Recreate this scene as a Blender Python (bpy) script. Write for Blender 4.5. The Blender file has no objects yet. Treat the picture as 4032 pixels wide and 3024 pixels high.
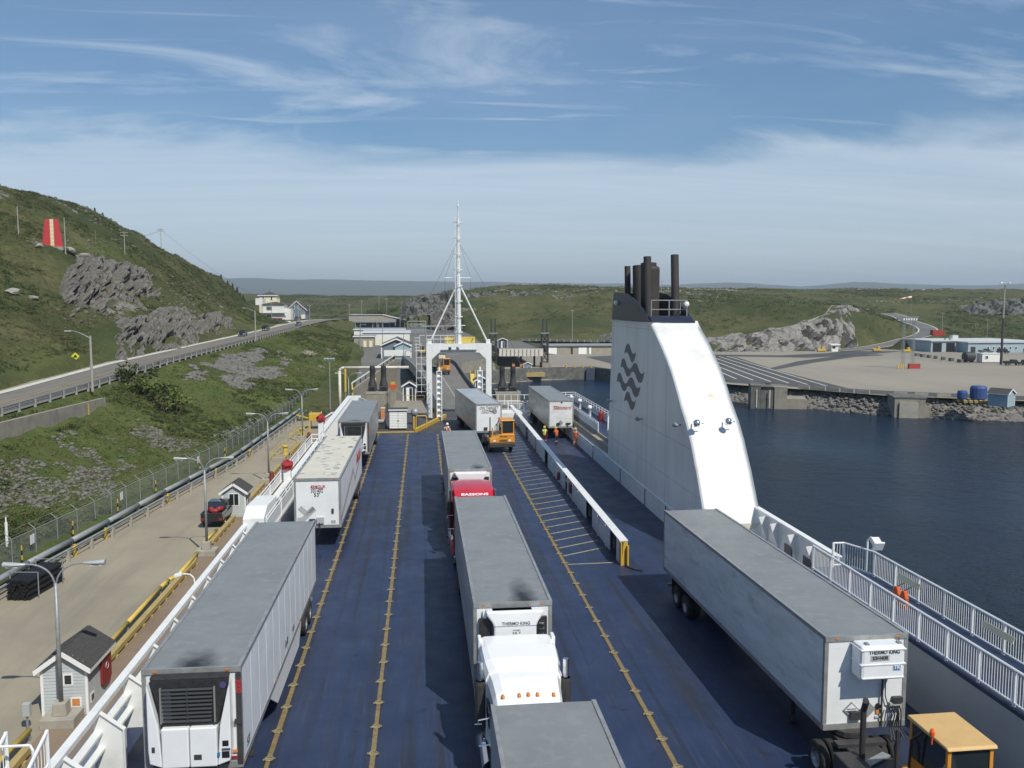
import bpy, bmesh, math, random
import numpy as np
from mathutils import Vector, Matrix
random.seed(11); np.random.seed(11)
R_ = math.radians
sc = bpy.context.scene
COL = sc.collection

# ---------------------------------------------------------------- camera
cam = bpy.data.cameras.new('camera'); cam.sensor_width = 36.0; cam.lens = 30.78
cam.clip_start = 0.1; cam.clip_end = 30000
camo = bpy.data.objects.new('camera', cam); COL.objects.link(camo)
camo.location = (0, 0, 13.878)
camo.rotation_euler = (math.pi/2 - 0.09066, 0, -0.101795)
sc.camera = camo

# ---------------------------------------------------------------- sun and sky
SUN = Vector((1.58, -3.0, 4.1)).normalized()
EL = math.asin(SUN.z); AZ = math.atan2(SUN.x, SUN.y)
sl = bpy.data.lights.new('sun', 'SUN'); sl.energy = 3.9; sl.angle = R_(0.53); sl.color = (1.0, 0.945, 0.835)
so = bpy.data.objects.new('sun', sl); COL.objects.link(so)
so.rotation_euler = SUN.to_track_quat('Z', 'Y').to_euler(); so.location = (30, -60, 90)
w = bpy.data.worlds.new('World'); sc.world = w; w.use_nodes = True
nt = w.node_tree; N = nt.nodes; L = nt.links; N.clear()
def nd(tree, kind, **kw):
    n = tree.nodes.new(kind)
    for k, v in kw.items():
        if k.startswith('i_'):
            key = k[2:]; key = int(key) if key.isdigit() else key.replace('_', ' ')
            n.inputs[key].default_value = v
        else: setattr(n, k, v)
    return n
out = nd(nt, 'ShaderNodeOutputWorld'); bg = nd(nt, 'ShaderNodeBackground'); bg.inputs[1].default_value = 0.085
sky = nd(nt, 'ShaderNodeTexSky', sky_type='NISHITA', sun_disc=False, sun_elevation=EL, sun_rotation=AZ, altitude=20, air_density=1.0, dust_density=.6, ozone_density=2.5)
tc = nd(nt, 'ShaderNodeTexCoord'); sep = nd(nt, 'ShaderNodeSeparateXYZ'); L.new(tc.outputs['Generated'], sep.inputs[0])
zc = nd(nt, 'ShaderNodeMath', operation='MAXIMUM'); L.new(sep.outputs[2], zc.inputs[0]); zc.inputs[1].default_value = 0.02
zo = nd(nt, 'ShaderNodeMath', operation='ADD'); L.new(zc.outputs[0], zo.inputs[0]); zo.inputs[1].default_value = 0.10
dx = nd(nt, 'ShaderNodeMath', operation='DIVIDE'); L.new(sep.outputs[0], dx.inputs[0]); L.new(zo.outputs[0], dx.inputs[1])
dy = nd(nt, 'ShaderNodeMath', operation='DIVIDE'); L.new(sep.outputs[1], dy.inputs[0]); L.new(zo.outputs[0], dy.inputs[1])
cv = nd(nt, 'ShaderNodeCombineXYZ'); L.new(dx.outputs[0], cv.inputs[0]); L.new(dy.outputs[0], cv.inputs[1])
def cloud(scale, rot, stretch, lo, hi, seed, detail=9, rough=.62, dist=.6):
    mp = nd(nt, 'ShaderNodeMapping'); mp.inputs['Rotation'].default_value = (0, 0, rot); mp.inputs['Scale'].default_value = stretch; mp.inputs['Location'].default_value = (seed, seed*.7, seed)
    L.new(cv.outputs[0], mp.inputs[0])
    n = nd(nt, 'ShaderNodeTexNoise'); n.inputs['Scale'].default_value = scale; n.inputs['Detail'].default_value = detail; n.inputs['Roughness'].default_value = rough; n.inputs['Distortion'].default_value = dist
    L.new(mp.outputs[0], n.inputs[0])
    r = nd(nt, 'ShaderNodeMapRange'); r.inputs[1].default_value = lo; r.inputs[2].default_value = hi; r.clamp = True; L.new(n.outputs[0], r.inputs[0])
    return r.outputs[0]
def mth(op, a, b=None, c=None, tree=None):
    t = tree or nt
    m = nd(t, 'ShaderNodeMath', operation=op)
    for i, v in enumerate((a, b, c)):
        if v is None: continue
        if isinstance(v, (int, float)): m.inputs[i].default_value = v
        else: t.links.new(v, m.inputs[i])
    return m.outputs[0]
c_big = cloud(.95, -.12, (.62, 1.5, 1), .475, .68, 17.3, dist=.9)
c_wisp = cloud(1.9, .12, (.45, 2.2, 1), .53, .76, 7.7, dist=1.4)
c_veil = cloud(.25, .1, (.6, 1.2, 1), .42, .75, 2.2, 7, .6)
# a thin even cloud sheet lies low all round with a ragged upper edge; broken cirrus above it
edge = cloud(.9, 0, (.6, 1, 1), .2, .8, 1.3, 8)
lowj = nd(nt, 'ShaderNodeMapRange', interpolation_type='SMOOTHSTEP')
L.new(mth('ADD', sep.outputs[2], mth('MULTIPLY', mth('SUBTRACT', edge, .5), .11)), lowj.inputs[0]); lowj.inputs[1].default_value = .208; lowj.inputs[2].default_value = .150
streak = cloud(1.6, .05, (.35, 2.4, 1), .3, .7, 3.9, 8, .6, .8)
sheet = mth('MULTIPLY', lowj.outputs[0], mth('ADD', .52, mth('MULTIPLY', streak, .24)))
cl = mth('MAXIMUM', mth('MAXIMUM', mth('MULTIPLY', c_big, .60), mth('MULTIPLY', c_wisp, .5)), mth('MAXIMUM', sheet, mth('MULTIPLY', c_veil, .22)))
cl = mth('MINIMUM', cl, .92)
hs = nd(nt, 'ShaderNodeHueSaturation'); hs.inputs['Saturation'].default_value = 1.34; hs.inputs['Value'].default_value = 1.0; L.new(sky.outputs[0], hs.inputs['Color'])
mx = nd(nt, 'ShaderNodeMix', data_type='RGBA'); L.new(cl, mx.inputs[0]); L.new(hs.outputs[0], mx.inputs[6]); mx.inputs[7].default_value = (7.6, 8.7, 9.8, 1)
L.new(mx.outputs[2], bg.inputs[0]); L.new(bg.outputs[0], out.inputs[0])

sc.view_settings.view_transform = 'Standard'; sc.view_settings.look = 'None'
sc.view_settings.exposure = 0.14; sc.view_settings.gamma = 1.0; sc.view_settings.use_curve_mapping = False
sc.render.engine = 'CYCLES'; sc.cycles.use_denoising = True
sc.cycles.max_bounces = 6; sc.cycles.diffuse_bounces = 3; sc.cycles.glossy_bounces = 3; sc.cycles.transparent_max_bounces = 24
sc.cycles.volume_bounces = 0; sc.cycles.caustics_reflective = False; sc.cycles.caustics_refractive = False
sc.cycles.sample_clamp_indirect = 6

# ---------------------------------------------------------------- materials
MATS = {}
def mat(name, col=(.5, .5, .5), rough=.6, metal=0., col2=None, scale=3., lo=.35, hi=.7, bump=0., bscale=20., detail=5, spec=.5, stretch=(1, 1, 1), coat=0., col3=None, scale3=.4, lo3=.45, hi3=.75):
    if name in MATS: return MATS[name]
    m = bpy.data.materials.new(name); m.use_nodes = True; t = m.node_tree
    b = t.nodes['Principled BSDF']; b.inputs['Roughness'].default_value = rough; b.inputs['Metallic'].default_value = metal
    b.inputs['Base Color'].default_value = (*col, 1); b.inputs['Specular IOR Level'].default_value = spec
    if coat: b.inputs['Coat Weight'].default_value = coat; b.inputs['Coat Roughness'].default_value = .1
    m.diffuse_color = (*col, 1)
    if col2 or bump or col3:
        c = nd(t, 'ShaderNodeTexCoord'); mp = nd(t, 'ShaderNodeMapping'); mp.inputs['Scale'].default_value = stretch; t.links.new(c.outputs['Object'], mp.inputs[0])
        src = None
        def layer(base, c2, s, lo_, hi_):
            n = nd(t, 'ShaderNodeTexNoise'); n.inputs['Scale'].default_value = s; n.inputs['Detail'].default_value = detail; n.inputs['Roughness'].default_value = .62; t.links.new(mp.outputs[0], n.inputs[0])
            r = nd(t, 'ShaderNodeMapRange'); r.inputs[1].default_value = lo_; r.inputs[2].default_value = hi_; t.links.new(n.outputs[0], r.inputs[0])
            x = nd(t, 'ShaderNodeMix', data_type='RGBA'); t.links.new(r.outputs[0], x.inputs[0]); x.inputs[7].default_value = (*c2, 1)
            if base is None: x.inputs[6].default_value = (*col, 1)
            else: t.links.new(base, x.inputs[6])
            return x.outputs[2]
        if col2: src = layer(src, col2, scale, lo, hi)
        if col3: src = layer(src, col3, scale3, lo3, hi3)
        if src: t.links.new(src, b.inputs['Base Color'])
        if bump:
            n = nd(t, 'ShaderNodeTexNoise'); n.inputs['Scale'].default_value = bscale; n.inputs['Detail'].default_value = 4; t.links.new(c.outputs['Object'], n.inputs[0])
            bp = nd(t, 'ShaderNodeBump'); bp.inputs['Strength'].default_value = bump; bp.inputs['Distance'].default_value = .05; t.links.new(n.outputs[0], bp.inputs['Height']); t.links.new(bp.outputs[0], b.inputs['Normal'])
    MATS[name] = m; return m
M = lambda n: MATS[n]
mat('white_paint', (.78, .80, .79), .42, col2=(.62, .62, .58), scale=1.1, lo=.5, hi=.85, col3=(.55, .48, .38), scale3=7, lo3=.66, hi3=.85)
mat('funnel_white', (.80, .81, .79), .38, col2=(.66, .665, .63), scale=.55, lo=.42, hi=.75, col3=(.58, .50, .38), scale3=.9, lo3=.62, hi3=.82, stretch=(1, 1, .22), bump=.35, bscale=.7)
mat('wall_shade_grey', (.46, .48, .48), .5, col2=(.36, .375, .375), scale=.8, stretch=(1, .5, 1))  # shade on the inboard-facing gallery wall is mixed into this grey
mat('white_rail', (.80, .82, .82), .4)
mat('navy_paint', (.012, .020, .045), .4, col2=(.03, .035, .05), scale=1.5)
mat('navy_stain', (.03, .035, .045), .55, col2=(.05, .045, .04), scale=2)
mat('exhaust_steel', (.034, .030, .030), .7, col2=(.062, .052, .047), scale=1.6, stretch=(1, 1, .3), bump=.2)
mat('lane_yellow', (.25, .19, .075), .75, col2=(.13, .10, .07), scale=4, lo=.4, hi=.75, bump=.2)
mat('hatch_cream', (.40, .36, .22), .75, col2=(.10, .11, .14), scale=5, lo=.45, hi=.8)
mat('lash_steel', (.38, .33, .19), .6, .1, col2=(.20, .16, .09), scale=9)
mat('yellow_paint', (.66, .42, .04), .45, col2=(.5, .33, .07), scale=2.5)
mat('yellow_bright', (.68, .50, .08), .5, col2=(.52, .40, .11), scale=2)
mat('galv', (.34, .37, .38), .5, .3, col2=(.24, .26, .27), scale=4)
mat('lamp_grey', (.46, .50, .50), .4, .2)
mat('dark_steel', (.035, .036, .04), .55, col2=(.06, .055, .05), scale=5)
mat('black', (.012, .012, .014), .5)
mat('rubber', (.018, .018, .018), .85, col2=(.035, .033, .03), scale=6)
mat('rim', (.42, .43, .44), .4, .6, col2=(.25, .25, .26), scale=8)
mat('chrome', (.7, .71, .72), .15, 1.)
mat('alu_rail', (.40, .41, .40), .42, .4, col2=(.28, .28, .27), scale=3)
mat('rust_steel', (.12, .07, .05), .8, col2=(.06, .045, .04), scale=4)
mat('tr_white', (.80, .82, .82), .38, col2=(.68, .70, .70), scale=.9, lo=.45, hi=.85, col3=(.5, .48, .43), scale3=2.6, lo3=.64, hi3=.9)
mat('tr_white_dirty', (.74, .75, .73), .45, col2=(.52, .53, .51), scale=.8, lo=.4, hi=.8, stretch=(1, .5, 2.), col3=(.36, .35, .33), scale3=1.3, lo3=.55, hi3=.85)
mat('tr_cream', (.70, .68, .57), .5, col2=(.58, .57, .49), scale=.7)
mat('tr_side_metal', (.50, .53, .56), .33, .35, col2=(.40, .43, .46), scale=.8, stretch=(1, .4, 1.5))
mat('tr_side_grime', (.46, .48, .48), .33, .45, col2=(.24, .25, .26), scale=.9, stretch=(1, .35, 2.4), lo=.38, hi=.72)
mat('tr_roof', (.28, .295, .29), .48, .25, col2=(.23, .245, .24), scale=.55, lo=.35, hi=.75, col3=(.33, .34, .33), scale3=2.4, lo3=.5, hi3=.8, bump=.05, bscale=1.2)
mat('tr_roof_cream', (.66, .63, .52), .55, col2=(.57, .55, .46), scale=.8)
mat('soot', (.02, .02, .02), .9)
mat('unit_white', (.82, .84, .85), .3, col2=(.76, .78, .79), scale=1.5, coat=.3)
mat('unit_black', (.018, .018, .02), .5, col2=(.04, .04, .04), scale=6)
mat('louvre', (.10, .105, .11), .35, .5)
mat('mesh_grey', (.22, .225, .22), .6)
mat('red_cab', (.55, .018, .03), .28, coat=.6, col2=(.48, .015, .025), scale=1.)
mat('white_cab', (.84, .85, .85), .25, coat=.6)
mat('orange_tractor', (.70, .30, .03), .42, col2=(.60, .25, .03), scale=2, col3=(.45, .24, .08), scale3=6, lo3=.6, hi3=.85)
mat('orange_faded', (.62, .41, .16), .55, col2=(.55, .36, .15), scale=1.6, col3=(.5, .34, .16), scale3=5, lo3=.6, hi3=.85)
mat('glass', (.02, .028, .032), .06, spec=.8)
mat('glass_sky', (.05, .07, .09), .08, spec=.8)
mat('amber', (.6, .2, .03), .3)
mat('orange_beacon', (.8, .12, .02), .3)
mat('lens', (.75, .76, .72), .15)
mat('red', (.30, .025, .025), .5, col2=(.22, .02, .02), scale=3)
mat('red_canvas', (.33, .022, .03), .8, col2=(.30, .02, .03), scale=3, bump=.3, bscale=6)
mat('maroon', (.16, .025, .025), .7)
mat('txt_dark', (.05, .06, .07), .6)
mat('txt_grey', (.16, .18, .20), .6)
mat('txt_red', (.45, .03, .04), .5)
mat('txt_olive', (.13, .14, .09), .6)
mat('txt_blue', (.05, .20, .42), .5)
mat('txt_white', (.8, .8, .8), .5)
mat('stripe_violet', (.08, .06, .16), .5)
mat('placard_grey', (.26, .28, .28), .5)
mat('placard_orange', (.62, .25, .08), .5)
mat('tape_grey', (.42, .43, .42), .6)
mat('concrete', (.32, .292, .235), .85, col2=(.22, .203, .165), scale=.8, lo=.35, hi=.75, col3=(.11, .10, .085), scale3=.35, lo3=.55, hi3=.8, bump=.3, bscale=6)
mat('concrete_dark', (.15, .15, .135), .85, col2=(.08, .085, .075), scale=.6, col3=(.25, .24, .21), scale3=.9, lo3=.55, hi3=.75, bump=.3, bscale=5)
mat('concrete_light', (.40, .38, .32), .85, col2=(.30, .28, .24), scale=1.2, bump=.2, bscale=8)
mat('timber', (.46, .36, .13), .8, col2=(.33, .25, .11), scale=3, stretch=(3, .3, 3), bump=.3)
mat('siding_grey', (.52, .56, .57), .55, col2=(.46, .50, .51), scale=2)
mat('siding_white', (.80, .80, .76), .5, col2=(.70, .70, .66), scale=2)
mat('siding_cream', (.78, .72, .50), .6)
mat('siding_slate', (.18, .23, .27), .6, col2=(.14, .18, .22), scale=2)
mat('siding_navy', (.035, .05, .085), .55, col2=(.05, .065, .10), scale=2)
mat('siding_pale', (.55, .51, .46), .6)
mat('siding_blue', (.36, .46, .50), .6, col2=(.30, .39, .43), scale=1)
mat('beige_wall', (.36, .33, .26), .8, col2=(.28, .26, .21), scale=.5)
mat('trim_white', (.84, .85, .84), .45)
mat('shingle', (.075, .072, .068), .85, col2=(.045, .044, .044), scale=6, bump=.4, bscale=9)
mat('roof_grey', (.30, .32, .33), .6, col2=(.24, .26, .26), scale=.5)
mat('roof_pale', (.55, .58, .58), .5)
mat('pole_wood', (.24, .21, .17), .85, col2=(.16, .14, .12), scale=3, stretch=(4, 4, .3))
mat('pole_concrete', (.38, .37, .33), .8, col2=(.30, .29, .26), scale=2)
mat('skin', (.45, .26, .19), .6)
mat('hivis_orange', (.52, .11, .03), .7, col2=(.55, .09, .02), scale=4)
mat('hivis_yellow', (.5, .48, .05), .6)
mat('reflective', (.62, .62, .55), .4)
mat('cloth_white', (.75, .74, .74), .8)
mat('cloth_dark', (.025, .03, .04), .85)
mat('tarp_blue', (.03, .07, .22), .6, col2=(.04, .09, .27), scale=2)
mat('container_red', (.40, .05, .03), .6, col2=(.3, .04, .03), scale=1)
mat('car_black', (.012, .013, .016), .2, coat=.6)
mat('car_grey', (.12, .13, .14), .25, coat=.5)
mat('car_blue', (.04, .07, .13), .25, coat=.5)
mat('car_white', (.75, .76, .76), .3, coat=.5)
mat('beacon_red', (.62, .05, .06), .6, col2=(.5, .045, .055), scale=2)
mat('beacon_cream', (.75, .67, .42), .6)
mat('sign_yellow', (.70, .65, .04), .5)
mat('pipe_grey', (.30, .33, .35), .5, .1, col2=(.24, .26, .27), scale=2)
mat('pipe_white', (.72, .70, .62), .5, col2=(.55, .5, .42), scale=2)
mat('wire', (.05, .05, .05), .6)
mat('gull', (.8, .8, .8), .7)

def node_mat(name):
    m = bpy.data.materials.new(name); m.use_nodes = True; MATS[name] = m
    t = m.node_tree; return m, t, t.nodes['Principled BSDF'], t.links
def noise(t, vec, scale, detail=6, rough=.6, dist=0., dim='3D'):
    n = nd(t, 'ShaderNodeTexNoise'); n.inputs['Scale'].default_value = scale; n.inputs['Detail'].default_value = detail; n.inputs['Roughness'].default_value = rough; n.inputs['Distortion'].default_value = dist
    t.links.new(vec, n.inputs[0]); return n.outputs[0]
def rng(t, v, a, b, c=0., d=1., smooth=False):
    r = nd(t, 'ShaderNodeMapRange'); r.inputs[1].default_value = a; r.inputs[2].default_value = b; r.inputs[3].default_value = c; r.inputs[4].default_value = d
    if smooth: r.interpolation_type = 'SMOOTHSTEP'
    t.links.new(v, r.inputs[0]); return r.outputs[0]
def mixc(t, f, a, b):
    x = nd(t, 'ShaderNodeMix', data_type='RGBA')
    if isinstance(f, (int, float)): x.inputs[0].default_value = f
    else: t.links.new(f, x.inputs[0])
    for i, v in ((6, a), (7, b)):
        if isinstance(v, tuple): x.inputs[i].default_value = (*v, 1)
        else: t.links.new(v, x.inputs[i])
    return x.outputs[2]
def coords(t, scale=(1, 1, 1), rot=(0, 0, 0)):
    c = nd(t, 'ShaderNodeTexCoord'); mp = nd(t, 'ShaderNodeMapping'); mp.inputs['Scale'].default_value = scale; mp.inputs['Rotation'].default_value = rot
    t.links.new(c.outputs['Object'], mp.inputs[0]); return mp.outputs[0]
def bumpn(t, h, b, strength, dist):
    bp = nd(t, 'ShaderNodeBump'); bp.inputs['Strength'].default_value = strength; bp.inputs['Distance'].default_value = dist
    t.links.new(h, bp.inputs['Height']); t.links.new(bp.outputs[0], b.inputs['Normal'])

# deck paint: worn navy with tyre-brown and scuffs that run along the lanes
m, t, b, l = node_mat('deck_blue')
v = coords(t); vl = coords(t, (1, .12, 1)); vs = coords(t, (6, .35, 1))
c = mixc(t, rng(t, noise(t, v, .35, 8), .32, .72), (.016, .030, .078), (.030, .048, .108))
c = mixc(t, mth('MULTIPLY', rng(t, noise(t, vl, .9, 6), .46, .72), .7, tree=t), c, (.030, .030, .036))
c = mixc(t, mth('MULTIPLY', rng(t, noise(t, vs, 1.4, 5), .54, .76), .7, tree=t), c, (.055, .068, .10))
c = mixc(t, rng(t, noise(t, v, 2.6, 9, .75), .64, .80), c, (.085, .072, .06))
c = mixc(t, mth('MULTIPLY', rng(t, noise(t, v, 1.1, 4, .5, .8), .66, .74), .6, tree=t), c, (.012, .013, .018))
vt = coords(t, (2.2, .03, 1)); c = mixc(t, mth('MULTIPLY', rng(t, noise(t, vt, 1., 3, .5), .52, .64), .6, tree=t), c, (.020, .020, .024))
l.new(c, b.inputs['Base Color']); l.new(rng(t, noise(t, v, .8, 5), .3, .7, .42, .62), b.inputs['Roughness'])
bumpn(t, noise(t, v, 8, 5), b, .15, .01)
# asphalt / gravel / quay
def ground_mat(name, c1, c2, c3, s=.3, streak=None):
    m, t, b, l = node_mat(name); v = coords(t)
    c = mixc(t, rng(t, noise(t, v, s, 7), .3, .7), c1, c2)
    c = mixc(t, rng(t, noise(t, v, s*.22, 6), .45, .72), c, c3)
    c = mixc(t, mth('MULTIPLY', rng(t, noise(t, v, 14, 4), .45, .8), .35, tree=t), c, tuple(x*.6 for x in c1))
    if streak:
        vs = coords(t, streak[0], streak[1])
        c = mixc(t, mth('MULTIPLY', rng(t, noise(t, vs, 1., 5), .5, .75), .5, tree=t), c, streak[2])
    l.new(c, b.inputs['Base Color']); b.inputs['Roughness'].default_value = .9; b.inputs['Specular IOR Level'].default_value = .25
    bumpn(t, noise(t, v, 9, 5), b, .25, .03)
ground_mat('quay_ground', (.335, .298, .225), (.27, .242, .188), (.37, .33, .25), .25, ((.5, .05, 1), (0, 0, .05), (.17, .16, .14)))
ground_mat('quay_apron', (.27, .205, .145), (.21, .16, .12), (.30, .24, .18), .4)
ground_mat('road_asphalt', (.20, .19, .168), (.165, .158, .142), (.225, .212, .185), .3, ((1.2, .03, 1), (0, 0, 0), (.12, .117, .11)))
ground_mat('gravel_yard', (.31, .285, .23), (.26, .24, .20), (.345, .315, .25), .05, ((.05, .004, 1), (0, 0, -.65), (.22, .205, .175)))
ground_mat('lot_asphalt', (.085, .09, .09), (.065, .07, .072), (.11, .11, .105), .08, ((.2, .02, 1), (0, 0, -.5), (.12, .12, .115)))
ground_mat('terminal_asphalt', (.17, .168, .155), (.14, .138, .13), (.20, .195, .175), .06, ((.15, .02, 1), (0, 0, .1), (.11, .11, .105)))
ground_mat('ramp_asphalt', (.20, .195, .18), (.155, .15, .14), (.22, .21, .19), .2, ((1.5, .06, 1), (0, 0, .05), (.10, .098, .095)))
ground_mat('road_shoulder', (.38, .35, .28), (.30, .28, .22), (.42, .39, .31), .6)
mat('road_white', (.62, .60, .52), .85, col2=(.50, .48, .42), scale=.7)
mat('road_yellow', (.50, .29, .05), .8, col2=(.28, .19, .08), scale=2)
mat('line_white', (.55, .55, .50), .8, col2=(.4, .4, .37), scale=1)

# heath on the hills, rock where the 'rock' attribute says, bare soil by 'dirt'
m, t, b, l = node_mat('heath')
v = coords(t)
at = nd(t, 'ShaderNodeAttribute', attribute_name='rock'); ad = nd(t, 'ShaderNodeAttribute', attribute_name='dirt'); ag = nd(t, 'ShaderNodeAttribute', attribute_name='lush')
g1 = mixc(t, rng(t, noise(t, v, .11, 9, .66), .36, .66), (.088, .098, .036), (.150, .135, .066))
g1 = mixc(t, rng(t, noise(t, v, .035, 8, .6), .42, .62), g1, (.058, .074, .030))
g1 = mixc(t, mth('MULTIPLY', rng(t, noise(t, v, .9, 6, .7), .42, .68), .75, tree=t), g1, (.036, .050, .019))
g1 = mixc(t, mth('MULTIPLY', rng(t, noise(t, v, .5, 7, .7, .5), .58, .74), .7, tree=t), g1, (.180, .152, .085))
g2 = mixc(t, rng(t, noise(t, v, .25, 8, .65), .35, .65), (.075, .112, .030), (.125, .150, .048))
g = mixc(t, ag.outputs['Fac'], g1, g2)
rk = mixc(t, rng(t, noise(t, v, .5, 8, .7), .35, .7), (.30, .28, .25), (.13, .125, .115))
rsel = rng(t, mth('ADD', at.outputs['Fac'], mth('MULTIPLY', mth('SUBTRACT', noise(t, v, .35, 9, .72), .5, tree=t), 1.3, tree=t), tree=t), .48, .60)
c = mixc(t, rsel, g, rk)
dsel = rng(t, mth('ADD', ad.outputs['Fac'], mth('MULTIPLY', mth('SUBTRACT', noise(t, v, .5, 8, .7), .5, tree=t), .9, tree=t), tree=t), .42, .62)
c = mixc(t, dsel, c, mixc(t, noise(t, v, 1.2, 5), (.26, .23, .175), (.34, .31, .24)))
l.new(c, b.inputs['Base Color']); b.inputs['Roughness'].default_value = .95; b.inputs['Specular IOR Level'].default_value = .1
bumpn(t, mth('ADD', noise(t, v, .8, 8, .7), mth('MULTIPLY', noise(t, v, 3.5, 5, .7), .4, tree=t), tree=t), b, .9, .5)
# craggy rock
def rock_mat(name, a, bb, dark, sc_=.6):
    m, t, b, l = node_mat(name); v = coords(t); vv = coords(t, (1, 1, .35))
    c = mixc(t, rng(t, noise(t, v, sc_, 9, .68), .35, .68), a, bb)
    vo = nd(t, 'ShaderNodeTexVoronoi', feature='DISTANCE_TO_EDGE'); vo.inputs['Scale'].default_value = sc_*.9; t.links.new(vv, vo.inputs[0])
    c = mixc(t, rng(t, vo.outputs[0], .0, .06, .7, 0.), c, dark)
    c = mixc(t, mth('MULTIPLY', rng(t, noise(t, vv, sc_*1.5, 7, .7), .56, .72), .7, tree=t), c, dark)
    c = mixc(t, mth('MULTIPLY', rng(t, noise(t, v, sc_*.35, 7, .7), .58, .70), .8, tree=t), c, (.055, .07, .025))
    l.new(c, b.inputs['Base Color']); b.inputs['Roughness'].default_value = .92; b.inputs['Specular IOR Level'].default_value = .15
    bumpn(t, noise(t, v, sc_*3, 8, .7), b, .8, .25)
rock_mat('rock', (.225, .212, .19), (.115, .112, .10), (.035, .036, .03), .7)
rock_mat('rock_pale', (.29, .278, .258), (.20, .192, .178), (.085, .08, .075), .3)
rock_mat('rock_dark', (.17, .17, .16), (.10, .105, .095), (.035, .04, .03), .25)
mat('boulder', (.185, .178, .16), .9, col2=(.10, .098, .088), scale=.9, col3=(.27, .26, .235), scale3=2.3, lo3=.6, hi3=.8, bump=.5, bscale=3)
mat('boulder_pale', (.34, .325, .29), .9, col2=(.24, .23, .205), scale=.9, bump=.4, bscale=3)
mat('boulder_wet', (.06, .058, .05), .6, col2=(.10, .10, .07), scale=.8, bump=.4, bscale=3)
mat('leaf_dark', (.044, .064, .021), .8, col2=(.068, .090, .030), scale=.4, spec=.2)
mat('leaf_mid', (.088, .104, .036), .8, col2=(.130, .120, .055), scale=.3, spec=.2)
mat('leaf_brown', (.140, .115, .062), .85, col2=(.095, .092, .042), scale=.25, spec=.2)
mat('leaf_bright', (.125, .165, .040), .75, col2=(.085, .125, .032), scale=.8, spec=.2)
mat('grass_blade', (.105, .130, .040), .8, col2=(.155, .150, .062), scale=.3, spec=.2)
mat('bark', (.09, .07, .05), .9)
# sea
m, t, b, l = node_mat('sea')
b.inputs['Roughness'].default_value = .16; b.inputs['IOR'].default_value = 1.33; b.inputs['Specular IOR Level'].default_value = .34
v = coords(t, (1, 1.6, 1), (0, 0, .35)); v2 = coords(t, (1, 2.0, 1), (0, 0, -.2))
h = mth('ADD', noise(t, v, .40, 4, .6, .6), mth('MULTIPLY', noise(t, v2, 1.5, 5, .65, .3), .35, tree=t), tree=t)
h = mth('MULTIPLY', h, rng(t, noise(t, coords(t, (1, .45, 1), (0, 0, .5)), .022, 4, .55), .36, .66, .35, 1.25), tree=t)
bumpn(t, h, b, 1.0, 1.6)
l.new(mixc(t, rng(t, noise(t, v, .03, 4), .4, .7), (.004, .019, .044), (.008, .029, .062)), b.inputs['Base Color'])
# chain link: wire diamonds over nothing
m, t, b, l = node_mat('chain_link')
b.inputs['Base Color'].default_value = (.33, .36, .37, 1); b.inputs['Roughness'].default_value = .5
tr = nd(t, 'ShaderNodeBsdfTransparent'); mxs = nd(t, 'ShaderNodeMixShader'); mxs.inputs[0].default_value = .24
l.new(tr.outputs[0], mxs.inputs[1]); l.new(b.outputs[0], mxs.inputs[2]); l.new(mxs.outputs[0], t.nodes['Material Output'].inputs[0])

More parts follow.
